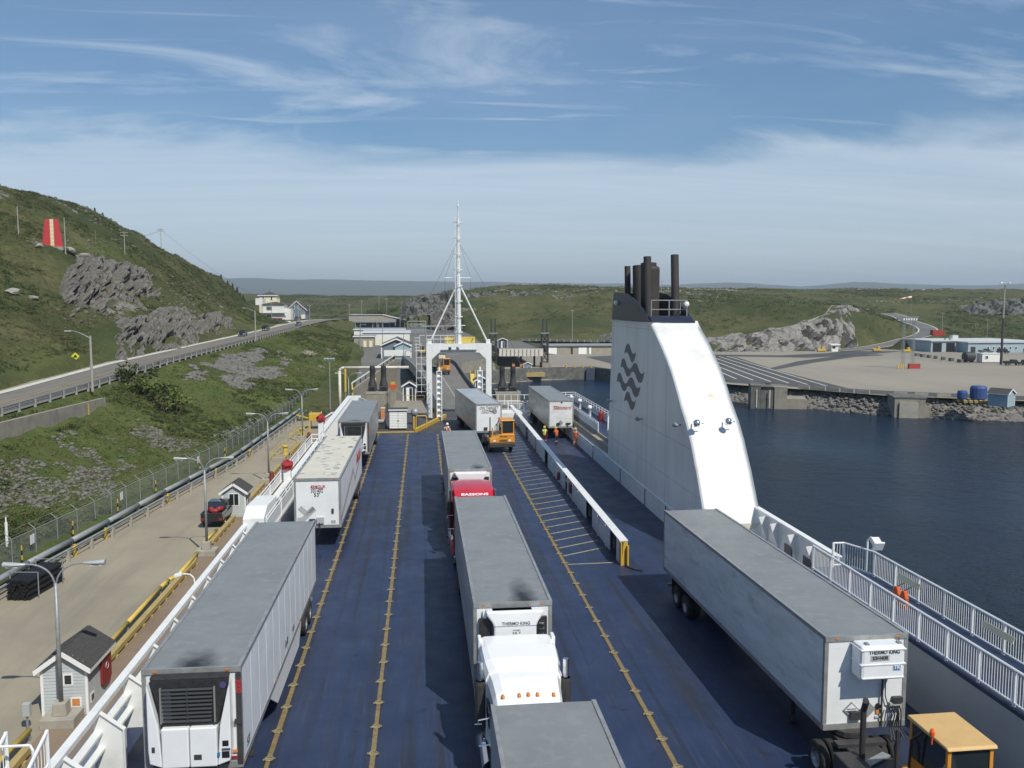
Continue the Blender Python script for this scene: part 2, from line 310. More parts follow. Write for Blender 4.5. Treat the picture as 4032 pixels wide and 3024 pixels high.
# ---------------------------------------------------------------- builders
class MB:
    def __init__(s): s.v = []; s.f = []
    def add(s, vs, fs):
        o = len(s.v); s.v.extend([tuple(p) for p in vs]); s.f.extend([tuple(i+o for i in f) for f in fs]); return s
    def b(s, x0, x1, y0, y1, z0, z1):
        return s.add([(x0,y0,z0),(x1,y0,z0),(x1,y1,z0),(x0,y1,z0),(x0,y0,z1),(x1,y0,z1),(x1,y1,z1),(x0,y1,z1)],
                     [(3,2,1,0),(4,5,6,7),(0,1,5,4),(1,2,6,5),(2,3,7,6),(3,0,4,7)])
    def rb(s, c, size, rx=0, ry=0, rz=0):
        m = Matrix.Translation(c) @ Matrix.Rotation(rz,4,'Z') @ Matrix.Rotation(ry,4,'Y') @ Matrix.Rotation(rx,4,'X')
        h = [x/2 for x in size]
        vs = [m @ Vector((a*h[0],b_*h[1],c_*h[2])) for c_ in (-1,1) for a,b_ in ((-1,-1),(1,-1),(1,1),(-1,1))]
        return s.add(vs, [(3,2,1,0),(4,5,6,7),(0,1,5,4),(1,2,6,5),(2,3,7,6),(3,0,4,7)])
    def prism(s, poly, axis, a, b):
        n = len(poly); vs = []
        for q in (a, b):
            for p, r in poly:
                vs.append({'x':(q,p,r),'y':(p,q,r),'z':(p,r,q)}[axis])
        return s.add(vs, [tuple(range(n))[::-1], tuple(range(n,2*n))] + [(i,(i+1)%n,(i+1)%n+n,i+n) for i in range(n)])
    def t(s, p0, p1, r, n=8, r2=None, cap=True):
        p0 = Vector(p0); p1 = Vector(p1); d = (p1-p0)
        if d.length < 1e-6: return s
        d.normalize(); u = d.orthogonal().normalized(); w_ = d.cross(u); r2 = r if r2 is None else r2
        vs = [p0 + (u*math.cos(2*math.pi*i/n)+w_*math.sin(2*math.pi*i/n))*r for i in range(n)] + [p1 + (u*math.cos(2*math.pi*i/n)+w_*math.sin(2*math.pi*i/n))*r2 for i in range(n)]
        fs = [(i,(i+1)%n,(i+1)%n+n,i+n) for i in range(n)]
        if cap: fs += [tuple(range(n))[::-1], tuple(range(n,2*n))]
        return s.add(vs, fs)
    def path(s, pts, r, n=8):
        for i in range(len(pts)-1): s.t(pts[i], pts[i+1], r, n)
        return s
    def lathe(s, prof, n=16, c=(0,0,0), axis='z'):
        vs = []; k = len(prof)
        for i in range(n):
            a = 2*math.pi*i/n
            for r, h in prof:
                x, y, z = r*math.cos(a), r*math.sin(a), h
                if axis == 'x': x, y, z = z, x, y
                if axis == 'y': x, y, z = y, z, x
                vs.append((c[0]+x, c[1]+y, c[2]+z))
        fs = [(i*k+j, ((i+1)%n)*k+j, ((i+1)%n)*k+j+1, i*k+j+1) for i in range(n) for j in range(k-1)]
        return s.add(vs, fs)
    def grid(s, rows):
        n = len(rows[0]); o = []
        for r in rows: o += r
        return s.add(o, [(i*n+j, i*n+j+1, (i+1)*n+j+1, (i+1)*n+j) for i in range(len(rows)-1) for j in range(n-1)])
    def mesh(s, name, m):
        me = bpy.data.meshes.new(name); me.from_pydata(s.v, [], s.f); me.validate(); me.update()
        me.materials.append(M(m) if isinstance(m, str) else m); return me
    def build(s, name, m, parent=None, smooth=False, bevel=0., loc=None, rot=None, label=None, kind=None, recalc=True):
        me = s.mesh(name, m)
        if recalc:
            bm = bmesh.new(); bm.from_mesh(me); bmesh.ops.recalc_face_normals(bm, faces=bm.faces); bm.to_mesh(me); bm.free()
        if smooth: me.polygons.foreach_set('use_smooth', [True]*len(me.polygons))
        return put(name, me, parent, bevel, loc, rot, label, kind)
def put(name, me, parent=None, bevel=0., loc=None, rot=None, label=None, kind=None):
    o = bpy.data.objects.new(name, me); COL.objects.link(o); o.parent = parent
    if loc: o.location = loc
    if rot: o.rotation_euler = rot
    if bevel:
        md = o.modifiers.new('bevel', 'BEVEL'); md.width = bevel; md.segments = 2; md.limit_method = 'ANGLE'
    if label: o['label'] = label
    if kind: o['kind'] = kind
    return o
def tag(o, label, cat, group=None):
    o['label'] = label; o['category'] = cat
    if group: o['group'] = group
    return o
def thing(name, label, cat, loc=(0, 0, 0), rz=0., group=None):
    o = bpy.data.objects.new(name, None); COL.objects.link(o); o.location = loc; o.rotation_euler = (0, 0, rz); o.empty_display_size = .2
    return tag(o, label, cat, group)
KIDS = {}
def copy_tree(o, parent=None):
    c = o.copy(); COL.objects.link(c); c.parent = parent
    for ch in [x for x in COL.objects if x.parent == o]: copy_tree(ch, c)
    return c
def dup(o, loc, rz=None, label=None, group=None):
    c = copy_tree(o, None); c.location = loc
    if rz is not None: c.rotation_euler = (0, 0, rz)
    if label: c['label'] = label
    if group: c['group'] = group
    return c
def text(body, size, m, parent, loc, rot, name='lettering', sx=1., depth=.004, bold=.0, shear=0., spacing=1.):
    cu = bpy.data.curves.new('t', 'FONT'); cu.body = body; cu.size = size; cu.extrude = depth; cu.offset = bold; cu.align_x = 'CENTER'; cu.align_y = 'CENTER'; cu.shear = shear; cu.space_character = spacing
    cu.resolution_u = 3
    to = bpy.data.objects.new('t', cu); COL.objects.link(to)
    dg = bpy.context.evaluated_depsgraph_get(); me = bpy.data.meshes.new_from_object(to.evaluated_get(dg))
    bpy.data.objects.remove(to); bpy.data.curves.remove(cu)
    me.materials.clear(); me.materials.append(M(m)); me.name = name
    o = put(name, me, parent, loc=loc, rot=rot); o.scale = (sx, 1, 1); return o
FRONT = (math.pi/2, 0, 0)         # lettering that faces -Y
RIGHT = (math.pi/2, 0, math.pi/2) # lettering that faces +X
def interp(x, xs, ys): return float(np.interp(x, xs, ys))
# ================================================================ SETTING
WATER = -9.3; QUAY = -5.3; YARD = -5.5
# ---- value noise in numpy
_P = np.random.RandomState(5).rand(256, 256)
def vnoise(x, y):
    xi = np.floor(x).astype(int); yi = np.floor(y).astype(int); fx = x-xi; fy = y-yi
    fx = fx*fx*(3-2*fx); fy = fy*fy*(3-2*fy)
    g = lambda a, b_: _P[a % 256, b_ % 256]
    return (g(xi,yi)*(1-fx)+g(xi+1,yi)*fx)*(1-fy)+(g(xi,yi+1)*(1-fx)+g(xi+1,yi+1)*fx)*fy
def fbm(x, y, o=5, gain=.5):
    s = 0; a = 1; n = 0
    for i in range(o):
        s = s+a*(vnoise(x+17.3*i, y+9.1*i)*2-1); n += a; a *= gain; x = x*2.03; y = y*2.03
    return s/n
def sdpoly(X, Y, P):
    d = np.full(X.shape, 1e9); ins = np.zeros(X.shape, bool); n = len(P)
    for i in range(n):
        ax, ay = P[i]; bx, by = P[(i+1) % n]; ex, ey = bx-ax, by-ay
        tt = np.clip(((X-ax)*ex+(Y-ay)*ey)/(ex*ex+ey*ey), 0, 1)
        d = np.minimum(d, np.hypot(X-ax-tt*ex, Y-ay-tt*ey))
        c = ((ay > Y) != (by > Y)) & (X < (bx-ax)*(Y-ay)/(by-ay+1e-12)+ax); ins ^= c
    return np.where(ins, -d, d)
def smooth(a, b, x):
    tt = np.clip((x-a)/(b-a), 0, 1); return tt*tt*(3-2*tt)
SEA_POLY = [(-12.4,-600),(-12.4,118),(-9,118),(-9,150),(9.5,150),(10,246),(36,264),(53,268),(62,240),(68,215),(73,203),(86,187),(97,173),(118,161),(160,140),(260,95),(700,-60),(3000,-700),(3000,-3000),(-400,-3000)]
YARD_POLY = [(53,270),(62,242),(69,216),(75,205),(88,190),(99,176),(120,164),(162,143),(262,98),(520,40),(520,300),(420,420),(270,380),(255,352),(208,352),(196,366),(172,352),(126,352),(76,342),(48,338),(25,336),(24,262),(36,266)]
TERM_POLY = [(-13,150),(9.5,152),(10,248),(20,258),(22,300),(22,420),(12,520),(-38,525),(-30,400),(-20,300),(-16,220)]
ZR_Y = [-400,0,60,98,120,155,172,220,240,300,340,420,500,600]; ZR_Z = [0.,.8,1.6,2.3,2.7,3.7,3.9,4.4,4.6,5.3,5.9,6.4,5.6,4.2]
def zroad(Y): return np.interp(Y, ZR_Y, ZR_Z)
TOE_Y = [0,63,74,86,108,175,240,300,400,520]; TOE_X = [-31,-28.6,-27,-26,-23,-20.8,-19,-22,-30,-40]
ZL_Y = [0,140,220,300,400,520,700]; ZL_Z = [-5.3,-5.3,-3.2,-1.2,.2,.6,3.]
CP = []
for y in (20, 60, 98, 130, 160, 190, 220, 250, 280, 310, 340, 380, 420, 480, 560):
    CP += [(-43.5, y, interp(y,ZR_Y,ZR_Z)-.1), (-55.5, y, interp(y,ZR_Y,ZR_Z)+.1)]
for y in (20, 60, 80, 100, 125, 150, 180, 220, 260, 300, 350, 400, 460, 520):
    CP += [(interp(y,TOE_Y,TOE_X), y, interp(y,ZL_Y,ZL_Z)), (interp(y,TOE_Y,TOE_X)+14, y, interp(y,ZL_Y,ZL_Z)-.2)]
CP += [(-34,100,-1.9),(-34,125,-1.6),(-33,150,-1.0),(-32,180,-.4),(-31,210,.4),(-31,240,1.2),(-33,270,2.6),(-36,300,3.7),(-40,360,4.6)]
CP += [p for y in (70,82,94,106,114) for p in ((-41.6,y,2.0),(-39.2,y,.1))]
# the hill over the road
CP += [(-57,167,5.3),(-57,201,5.5),(-57,241,5.6),(-58,266,6.2),(-65,186,12.0),(-66,213,12.6),(-66,234,14.2),(-66,252,11.5),(-66,274,12.3),(-66,293,10.8),
 (-71,181,13.0),(-71,206,13.6),(-71,224,14.2),(-72,246,15.6),(-80,209,22.8),(-81,222,25.3),(-81,236,25.8),(-81,250,24.8),(-80,262,23.2),(-80,274,20.5),
 (-92,204,26.4),(-84.5,212,26.6),(-84,222,26.8),(-88,232,27.2),(-88,275,30.2),(-95,324,33.4),(-75,165,13.6),(-64,140,8.0),(-64,154,8.7),(-62,110,6.5),(-75,120,12.5),(-90,130,20),(-62,60,6),(-85,60,15),(-100,160,28),(-105,200,36),
 (-110,246,43.6),(-112,266,45.2),(-112,287,45.9),(-112,307,46.2),(-110,319,45.1),(-108,325,42.8),(-105,343,40.5),(-102,348,36.7),(-97,363,33.2),(-90,374,27.8),(-84,381,24.4),(-79,387,19.5),(-75,386,13.5),
 (-140,250,47),(-140,320,46),(-130,360,38),(-115,395,28),(-100,410,19),(-88,415,12),(-74,420,6.6),(-180,300,44),(-180,150,40),(-150,80,32),(-260,250,40),(-260,450,24),(-150,440,18),(-300,80,40),(-80,480,7),(-110,520,8),(-64,340,6.9),(-66,320,10.),(-70,360,8.6),(-62,385,6.6),(-69,385,7.2),(-71,400,6.8)]
# behind the terminal and to the right
CP += [(-60,560,4.5),(-40,600,5),(-20,560,4),(0,560,5),(-60,640,6),(-30,700,7),(-80,720,9),(-150,700,14),(-120,900,15),(-40,900,16),
 (10,440,3.5),(30,440,5),(50,440,6),(40,400,2),(70,380,1.),(90,372,-1),(62,352,-2.2),(74,350,-3.8),(105,380,2),(130,372,1.5),(150,374,5.2),(172,380,9),(192,392,12.5),(215,410,12),
 (20,500,19),(50,500,20.5),(80,490,18),(-4,520,13),(110,470,17),(110,420,10),(150,440,15),(180,460,16),
 (20,640,24),(70,700,28.5),(120,700,28.5),(170,680,26),(60,560,21),(220,560,19),(235,470,8),(262,432,1.5),(285,480,4.5),(305,525,6.5),(290,540,8.5),(330,520,7),(300,430,-3),(340,440,-2),(420,440,1),(500,420,2),
 (330,560,12),(400,560,13),(480,560,14),(560,520,13),(260,640,22),(340,680,23),(450,700,24),(600,700,25),(300,900,30),(150,900,30),(450,950,31),(650,950,32),(850,900,30),(0,900,24),(800,600,18),(700,300,2),(900,300,8),
 (0,1200,24),(300,1250,31),(600,1300,32),(900,1300,32),(-200,1200,28),(-400,900,32),(-500,500,36),(-500,200,30)]
for p in ((60,272),(80,300),(110,330),(150,345),(200,330),(260,340),(330,330),(400,330),(200,250),(300,200),(400,200),(150,200),(450,100),(100,230)): CP.append((*p, YARD))
CP += [(240,383,-5.4),(262,400,-4.4),(278,425,-2.),(294,462,.6),(306,500,4.)]
CPn = np.array(CP, float)
def _fit(P):
    n = len(P); D = np.hypot(P[:,None,0]-P[None,:,0], P[:,None,1]-P[None,:,1])
    A = np.zeros((n+3, n+3)); A[:n,:n] = -D + np.eye(n)*.3; A[:n,n] = 1; A[:n,n+1:] = P[:,:2]/300; A[n:,:n] = A[:n,n:].T
    return np.linalg.solve(A, np.concatenate([P[:,2], [0,0,0]]))
_W = _fit(CPn)
def rbf(X, Y):
    sh = X.shape; x = X.ravel(); y = Y.ravel(); o = np.empty(x.size)
    for i in range(0, x.size, 20000):
        d = np.hypot(x[i:i+20000,None]-CPn[None,:,0], y[i:i+20000,None]-CPn[None,:,1])
        o[i:i+20000] = -d@_W[:len(CPn)] + _W[-3] + _W[-2]*x[i:i+20000]/300 + _W[-1]*y[i:i+20000]/300
    return o.reshape(sh)
ROADUP = [(170.7,349.,-5.45),(194.5,366.,-5.1),(213,381,-4.1),(229,394,-2.6),(243,405,-1.0),(254,419,.6),(263,438,2.2),(277,477,4.3),(292,512,6.3),(296,534,8.2)]
def poly_near(X, Y, pts):
    d = np.full(X.shape, 1e9); z = np.zeros(X.shape)
    for i in range(len(pts)-1):
        ax, ay, az = pts[i]; bx, by, bz = pts[i+1]; ex, ey = bx-ax, by-ay
        tt = np.clip(((X-ax)*ex+(Y-ay)*ey)/(ex*ex+ey*ey), 0, 1); dd = np.hypot(X-ax-tt*ex, Y-ay-tt*ey)
        k = dd < d; d = np.where(k, dd, d); z = np.where(k, az+tt*(bz-az), z)
    return d, z
def terrain(X, Y):
    r = np.hypot(X, Y)
    h = rbf(X, Y)
    ang = np.degrees(np.arctan2(X, Y))
    far = 20+12*fbm(X/420, Y/420, 4)
    # the far ranges: a long even ridge, highest behind the road
    ridge = np.interp(ang, [-80,-30,-22,-14,-6,0,8,16,20,24,27,30,34,40,80], [285,285,290,288,284,270,250,226,246,206,250,214,196,225,225])
    ridge = ridge + 15*fbm(ang/5, r/1500, 5)
    far = far + smooth(5200, 10000, r)*np.maximum(ridge-20, 0)
    k = smooth(900, 1500, r); h = h*(1-k)+far*k
    hill = smooth(-56, -64, X)*smooth(900, 500, r)
    east = smooth(15, 40, X)*smooth(345, 400, Y-.12*(X-150))
    h = h + hill*(1.3*fbm(X/9, Y/9, 5)+.7*fbm(X/2.6, Y/2.6, 3)) + east*(2.2*fbm(X/45, Y/45, 5)+1.3*fbm(X/11, Y/11, 4))*smooth(1800, 900, r)
    bank = smooth(-44, -42, X)*smooth(-20, -24, X)*smooth(560, 480, Y)
    h = h + bank*(.55*fbm(X/5, Y/5, 4)+.25*fbm(X/1.7, Y/1.7, 3))
    # the road bench
    zr = zroad(Y); kr = smooth(6.4, 5.2, np.abs(X+49.6))*smooth(640, 560, Y); h = h*(1-kr)+(zr-.12)*kr
    d, z = poly_near(X, Y, ROADUP); kk = smooth(15, 6.5, d); h = h*(1-kk)+(z-.15)*kk
    sy = sdpoly(X, Y, YARD_POLY); ky = smooth(3, -2, sy); h = h*(1-ky)+(YARD-.3)*ky
    st = sdpoly(X, Y, TERM_POLY); ks = smooth(3, -2, st); h = h*(1-ks)+(np.interp(Y,ZL_Y,ZL_Z)-.25)*ks
    # the quay strip and the sea
    kq = smooth(0, 1.5, X-np.interp(Y,TOE_Y,TOE_X)+.6)*smooth(149, 143, Y)*(X < 0); h = h*(1-kq)+(QUAY-.5)*kq
    ss = sdpoly(X, Y, SEA_POLY); h = np.where(ss < 7, np.minimum(h, -5.8+np.minimum(ss-6, 0)*.62), h); h = np.where(ss < 0, np.maximum(np.minimum(h, -9.6+ss*.5), -14), h)
    return h
# polar sheet that reaches the horizon
AG = np.radians(np.concatenate([np.arange(-179, -100, 4), np.arange(-100, -34, 1.2), np.arange(-34, 44, .145), np.arange(44, 100, 1.2), np.arange(100, 181, 4)]))
rr = [30.]
while rr[-1] < 12000:
    r_ = rr[-1]; rr.append(r_ + (2.2 if r_ < 80 else .72 if r_ < 300 else min(r_*.0065, 2.4) if r_ < 480 else r_*.0105 if r_ < 1600 else r_*.035))
RR = np.array(rr)
GA, GR = np.meshgrid(AG, RR, indexing='ij'); GX = GR*np.sin(GA); GY = GR*np.cos(GA); GZ = terrain(GX, GY)
na, nr = GX.shape
me = bpy.data.meshes.new('ground'); idx = np.arange(na*nr).reshape(na, nr)
Q = np.stack([idx[:-1,:-1], idx[1:,:-1], idx[1:,1:], idx[:-1,1:]], -1).reshape(-1, 4)[:, ::-1]
co = np.stack([GX, GY, GZ], -1).reshape(-1, 3)
me.vertices.add(len(co)); me.vertices.foreach_set('co', co.ravel())
me.loops.add(Q.size); me.loops.foreach_set('vertex_index', Q.ravel().astype(np.int32))
me.polygons.add(len(Q)); me.polygons.foreach_set('loop_start', np.arange(0, Q.size, 4, dtype=np.int32)); me.polygons.foreach_set('loop_total', np.full(len(Q), 4, np.int32))
me.update(); me.validate(); me.polygons.foreach_set('use_smooth', np.ones(len(Q), bool))
def blob(cx, cy, rx, ry, ang=0):
    c_, s_ = math.cos(ang), math.sin(ang); u = (GX-cx)*c_+(GY-cy)*s_; v_ = -(GX-cx)*s_+(GY-cy)*c_
    return np.clip(1.15-np.hypot(u/rx, v_/ry), 0, 1)
rock = .10+.16*fbm(GX/40, GY/40, 4)
gx = np.gradient(GZ, axis=1)/np.maximum(np.gradient(GR, axis=1), .01)
rock = rock + smooth(.75, 1.3, np.abs(gx))*.5*smooth(1200, 600, GR)
for a in ((-68,212,5,34),(-76,228,7,34),(-88,216,9,6),(-83,222,6,6),(-110,245,6,14),(-60,225,4,55),(-95,300,8,5),(-78,300,4,8),(-70,320,4,10),(-104,280,8,4)): rock = np.maximum(rock, .62*blob(*a))
for a in ((60,690,40,12),(110,700,40,10),(160,640,50,9),(230,690,60,9),(60,600,30,9),(100,560,40,7),(150,520,40,10),(180,470,25,9),(260,800,90,12),(420,760,60,8),(140,600,30,8)): rock = np.maximum(rock, .50*blob(*a))
for a in ((-37,184,6,32),(-33,168,4,22),(-34,79,4,10),(-31,109,3,8)): rock = np.maximum(rock, .50*blob(*a))
rock[GR > 2200] = 0
ssea = sdpoly(GX, GY, SEA_POLY); rock = np.where((ssea < 5.2)&(GX > 20), .8, rock)
dirt = np.where((GX > -43)&(GX < -18)&(GY < 420)&(GY > 50), .12+.42*fbm(GX/7, GY/12, 5), 0.)
dirt = np.maximum(dirt, np.where((GX < -57)&(GR < 480), .05+.35*fbm(GX/15+4, GY/15, 5), 0.))
for a in ((-33,215,4,9),(-30,240,3.5,14),(-27,262,3,12),(-31,186,2.5,10),(-36,290,3,8),(-25,220,2,8)): dirt = np.maximum(dirt, .75*blob(*a))
lush = smooth(-45, -43, GX)*smooth(-18, -24, GX)*smooth(420, 330, GY)*(.65+.5*fbm(GX/14, GY/14, 4))
lush = np.maximum(lush, .45*blob(-60,330,12,60)); lush = np.maximum(lush, .55*blob(-86,260,7,40)); lush = np.maximum(lush, .5*blob(-58,130,5,60))
for n_, a_ in (('rock', rock), ('dirt', dirt), ('lush', np.clip(lush, 0, 1))):
    at_ = me.attributes.new(n_, 'FLOAT', 'POINT'); at_.data.foreach_set('value', a_.ravel().astype(np.float32))
me.materials.append(M('heath'))
put('ground', me, kind='structure')
def hz(x, y): return float(terrain(np.array([[float(x)]]), np.array([[float(y)]]))[0, 0])

# ---- sea
put('sea', MB().add([(-2500,-3000,WATER),(4000,-3000,WATER),(4000,900,WATER),(-2500,900,WATER)], [(0,1,2,3)]).mesh('sea', 'sea'), kind='structure')

# ---- strip / sheet helpers
def strip(left, right):
    n = len(left); mb = MB(); mb.add(left+right, [(i, i+1, n+i+1, n+i) for i in range(n-1)]); return mb
def flat(poly, z): return MB().add([(x, y, z) for x, y in poly], [tuple(range(len(poly)))])
def st(o): o['kind'] = 'structure'; return o

# ---- hill road with shoulder, paint and its pavement strip
ys = list(np.arange(-60, 600, 6.))
def rd(x, dz): return [(x, y, interp(y,ZR_Y,ZR_Z)+dz) for y in ys]
st(strip(rd(-55.4,0.0), rd(-44.2,0.0)).build('hill_road', 'road_asphalt'))
st(strip(rd(-57.2,.02), rd(-54.6,.03)).build('road_shoulder', 'road_shoulder'))
st(strip(rd(-54.3,.06), rd(-52.9,.06)).build('pavement', 'road_white'))
st(strip(rd(-48.75,.03), rd(-48.5,.03)).build('road_centre_line', 'road_yellow'))
# ---- quay: one slab with apron, and the quay wall
mb = MB(); qx = [(-31.2,-30),(-31.2,40),(-28.8,63),(-27.2,74),(-26.2,86),(-23.2,108),(-21.6,140),(-21,150),(-9.2,150),(-9.2,119),(-12.4,119),(-12.4,-30)]
st(mb.prism(qx, 'z', -12, QUAY).build('quay', 'quay_ground'))
st(MB().b(-17.2,-12.45,-29,118.8,QUAY-.01,QUAY+.012).build('quay_apron', 'quay_apron'))
# ---- ferry ramp yard of the terminal
tz = lambda y: interp(y, ZL_Y, ZL_Z)
rows = []
for y in np.arange(152, 524, 12.):
    lx = interp(y, [152,220,300,400,524],[-13,-16,-20,-30,-38]); rx = interp(y,[152,240,248,262,300,420,524],[9.5,9.9,11,21,22,22,12])
    rows.append([(lx+(rx-lx)*k/4, y, tz(y)) for k in range(5)])
st(MB().grid(rows).build('terminal_yard', 'terminal_asphalt'))
st(strip([r_[-1] for r_ in rows], [(r_[-1][0]+.05, r_[-1][1], -13.) for r_ in rows]).build('yard_edge_wall', 'concrete'))
st(strip(rows[0], [(p[0], p[1]-.05, -13.) for p in rows[0]]).build('yard_edge_wall', 'concrete'))
st(flat([(x, y) for x, y in YARD_POLY], YARD).build('gravel_yard', 'gravel_yard'))
LOT = [(70,212),(76,206),(88,192),(96,191.6),(103.6,247),(114.5,309),(112.6,329),(95,335),(72,320),(60,280)]
LOT = [(63,246),(71,219),(78,208),(92,193),(98,192.5),(103.6,247),(114.5,309),(112.6,331),(90,336),(60,320)]
lot = st(flat(LOT, YARD+.03).build('marshalling_lot', 'lot_asphalt'))
st(strip([(x, y, YARD+.025) for x, y in ((86,192),(99,178.5),(120,166),(162,145.5),(262,101),(420,60))], [(x, y, YARD+.025) for x, y in ((92,199),(104,186.5),(125,173.5),(166,153),(266,108),(424,68))]).build('shore_road', 'lot_asphalt'))
st(strip([(x, y, YARD+.02) for x, y in ((112,318),(140,306),(170,322),(200,346))], [(x, y, YARD+.02) for x, y in ((112,330),(136,322),(160,334),(176,350))]).build('yard_track', 'lot_asphalt'))
st(strip([(x, y, YARD+.02) for x, y in ((104,250),(130,280),(160,310),(176,318))], [(x, y, YARD+.02) for x, y in ((104.5,256),(128,288),(156,316),(176,324))]).build('yard_track', 'lot_asphalt'))
def mark(name, p, q, wd, z, m='line_white'):
    p = Vector((*p, z)); q = Vector((*q, z)); d = (q-p).normalized(); s_ = Vector((-d.y, d.x, 0))*wd/2
    return st(MB().add([p+s_, p-s_, q-s_, q+s_], [(0,1,2,3)]).build(name, m, lot))
for k in range(13):
    x0 = 113.5-3.5*k; yb = 195.; y1 = (196+(96.5-x0+318*.148)*1.5)/(1+.148*1.5)
    mark('lane_marking', (x0, 318-1.2*k), (x0-(318-y1)*.148, y1+1.5), .55, YARD+.045)
# ---- road that climbs away behind the yard
def offset(pts, wd):
    a, b_ = [], []
    for i, p in enumerate(pts):
        q0 = Vector(pts[max(i-1,0)]); q1 = Vector(pts[min(i+1,len(pts)-1)]); d = (q1-q0); d.z = 0; d.normalize(); n_ = Vector((-d.y, d.x, 0))
        a.append(tuple(Vector(p)+n_*wd)); b_.append(tuple(Vector(p)-n_*wd))
    return a, b_
def dense(pts, k=6):
    P = [Vector(p) for p in pts]; o = []
    for i in range(len(P)-1):
        p0, p1, p2, p3 = P[max(i-1,0)], P[i], P[i+1], P[min(i+2,len(P)-1)]
        for j in range(k):
            s_ = j/k; o.append(.5*((2*p1)+(p2-p0)*s_+(2*p0-5*p1+4*p2-p3)*s_*s_+(3*p1-p0-3*p2+p3)*s_**3))
    return o+[P[-1]]
RU = dense(ROADUP)
RU = [Vector((p.x,p.y,p.z+.1)) for p in RU]
st(strip(*offset(RU, 5.)).build('climbing_road', 'terminal_asphalt'))
a_, b_ = offset(RU, 4.6); e_, f_ = offset(RU, 4.0)
up = lambda q: [(p[0],p[1],p[2]+.04) for p in q]
st(strip(up(a_), up(e_)).build('road_edge_line', 'road_white')); st(strip(up(b_), up(f_)).build('road_edge_line', 'road_white'))

# ---- craggy cliffs: displaced rock sheets set into the slopes
def cliff(name, base, top, m, nu, nv, amp, seed, bulge=1.2, block=2.2, proud=1.0, drop=.8, patch=.10):
    rs = np.random.RandomState(seed)
    B = np.array(base, float); T = np.array(top, float)
    def res(P, n):
        d = np.concatenate([[0], np.cumsum(np.linalg.norm(np.diff(P, axis=0), axis=1))]); s_ = np.linspace(0, d[-1], n)
        return np.stack([np.interp(s_, d, P[:, k]) for k in range(3)], -1)
    B = res(B, nu); T = res(T, nu); B[:, 2] -= drop; v_ = np.linspace(-.34, 1.1, nv)[None, :, None]
    G = B[:, None, :]*(1-v_)+T[:, None, :]*v_
    ln = np.linalg.norm(B[-1]-B[0]); u = np.linspace(0, ln, nu)[:, None]; hgt = np.linalg.norm((T-B), axis=1).mean(); vv = (v_[0, :, 0]*hgt)[None, :]
    along = (B[-1]-B[0]); along[2] = 0; along /= np.linalg.norm(along); upv = (T-B).mean(0); nrm = np.cross(along, upv); nrm /= np.linalg.norm(nrm)
    if np.dot(nrm, np.array([0,0,14.])-B.mean(0)) < 0: nrm = -nrm
    uw = u+1.6*fbm(u/5+seed, vv/5, 3); vw = vv*.55+1.2*fbm(u/5+9+seed, vv/5, 3)
    # blocky steps: Voronoi cells each with its own depth
    pts = rs.rand(int(ln*hgt/(block*block))+20, 2)*[ln*1.1, hgt*.55*1.5]-[ln*.05, hgt*.55*.25]; dep = rs.rand(len(pts))
    D = np.full(uw.shape, 1e9); I = np.zeros(uw.shape, int); D2 = D.copy()
    for k, (pu, pv) in enumerate(pts):
        dd = (uw-pu)**2+(vw-pv)**2; c = dd < D; D2 = np.where(c, D, np.minimum(D2, dd)); I = np.where(c, k, I); D = np.where(c, dd, D)
    crack = np.clip((np.sqrt(D2)-np.sqrt(D))/.35, 0, 1)
    tilt = (rs.rand(len(pts))-.5)[I]*(uw-pts[I, 0])*.5
    disp = amp*(dep[I]*1.1-.4+tilt*.6+.5*fbm(u/2.4, vv/2.4, 4)-.35*(1-crack))+bulge*np.sin(np.clip(v_[0,:,0],0,1)*np.pi)[None,:]
    fade = np.clip(np.minimum(u, ln-u)/4.+.5*fbm(vv/2.+seed,u*0,3), 0, 1)*np.clip((1.1-v_[0,:,0])[None,:]/.2+.5*fbm(u/3.,vv*0+seed,4)-.2, 0, 1)
    green = smooth(patch, patch+.16, fbm(u/6.+3*seed, vv/4., 4)); fade = fade*(1-green)
    disp = (disp+proud)*fade - 1.8*(1-fade)
    G = G + nrm[None, None, :]*disp[..., None] + np.array([0,0,1])*(.35*fbm(u/1.3, vv/1.3, 3)*fade)[..., None]
    mb = MB(); mb.v = [tuple(p) for p in G.reshape(-1, 3)]; k = np.arange(nu*nv).reshape(nu, nv)
    mb.f = [tuple(q) for q in np.stack([k[:-1,:-1],k[1:,:-1],k[1:,1:],k[:-1,1:]], -1).reshape(-1, 4)]
    o = mb.build(name, m, recalc=True); o['kind'] = 'structure'; return o
cliff('cliff', [(-55.8,163,4.6),(-56.0,184,5.0),(-56.,201,5.0),(-56.,220,5.0),(-57,238,5.2)], [(-63,184,9.5),(-63,199,11.6),(-63.5,213,11.2),(-63,226,13.6),(-63.,243,11.0)], 'rock', 210, 60, 1.7, 1, .7, 1.7, .9)
cliff('cliff', [(-56.6,240,5.0),(-57,254,5.6),(-57.6,282,6.0)], [(-63,250,10.4),(-63,272,12.0),(-64,295,9.6)], 'rock', 120, 40, 1.5, 2, .5, 1.9, .5, .8, .0)
cliff('cliff', [(-70,178,12.2),(-71,192,12.5),(-71,206,13.2),(-71,224,14.0),(-71.5,248,15.6)], [(-78,198,17.),(-79,209,23.2),(-80,222,25.6),(-80,240,25.2),(-79,262,22.2)], 'rock', 220, 100, 2.2, 3, 1.0, 2.0, 1.2)
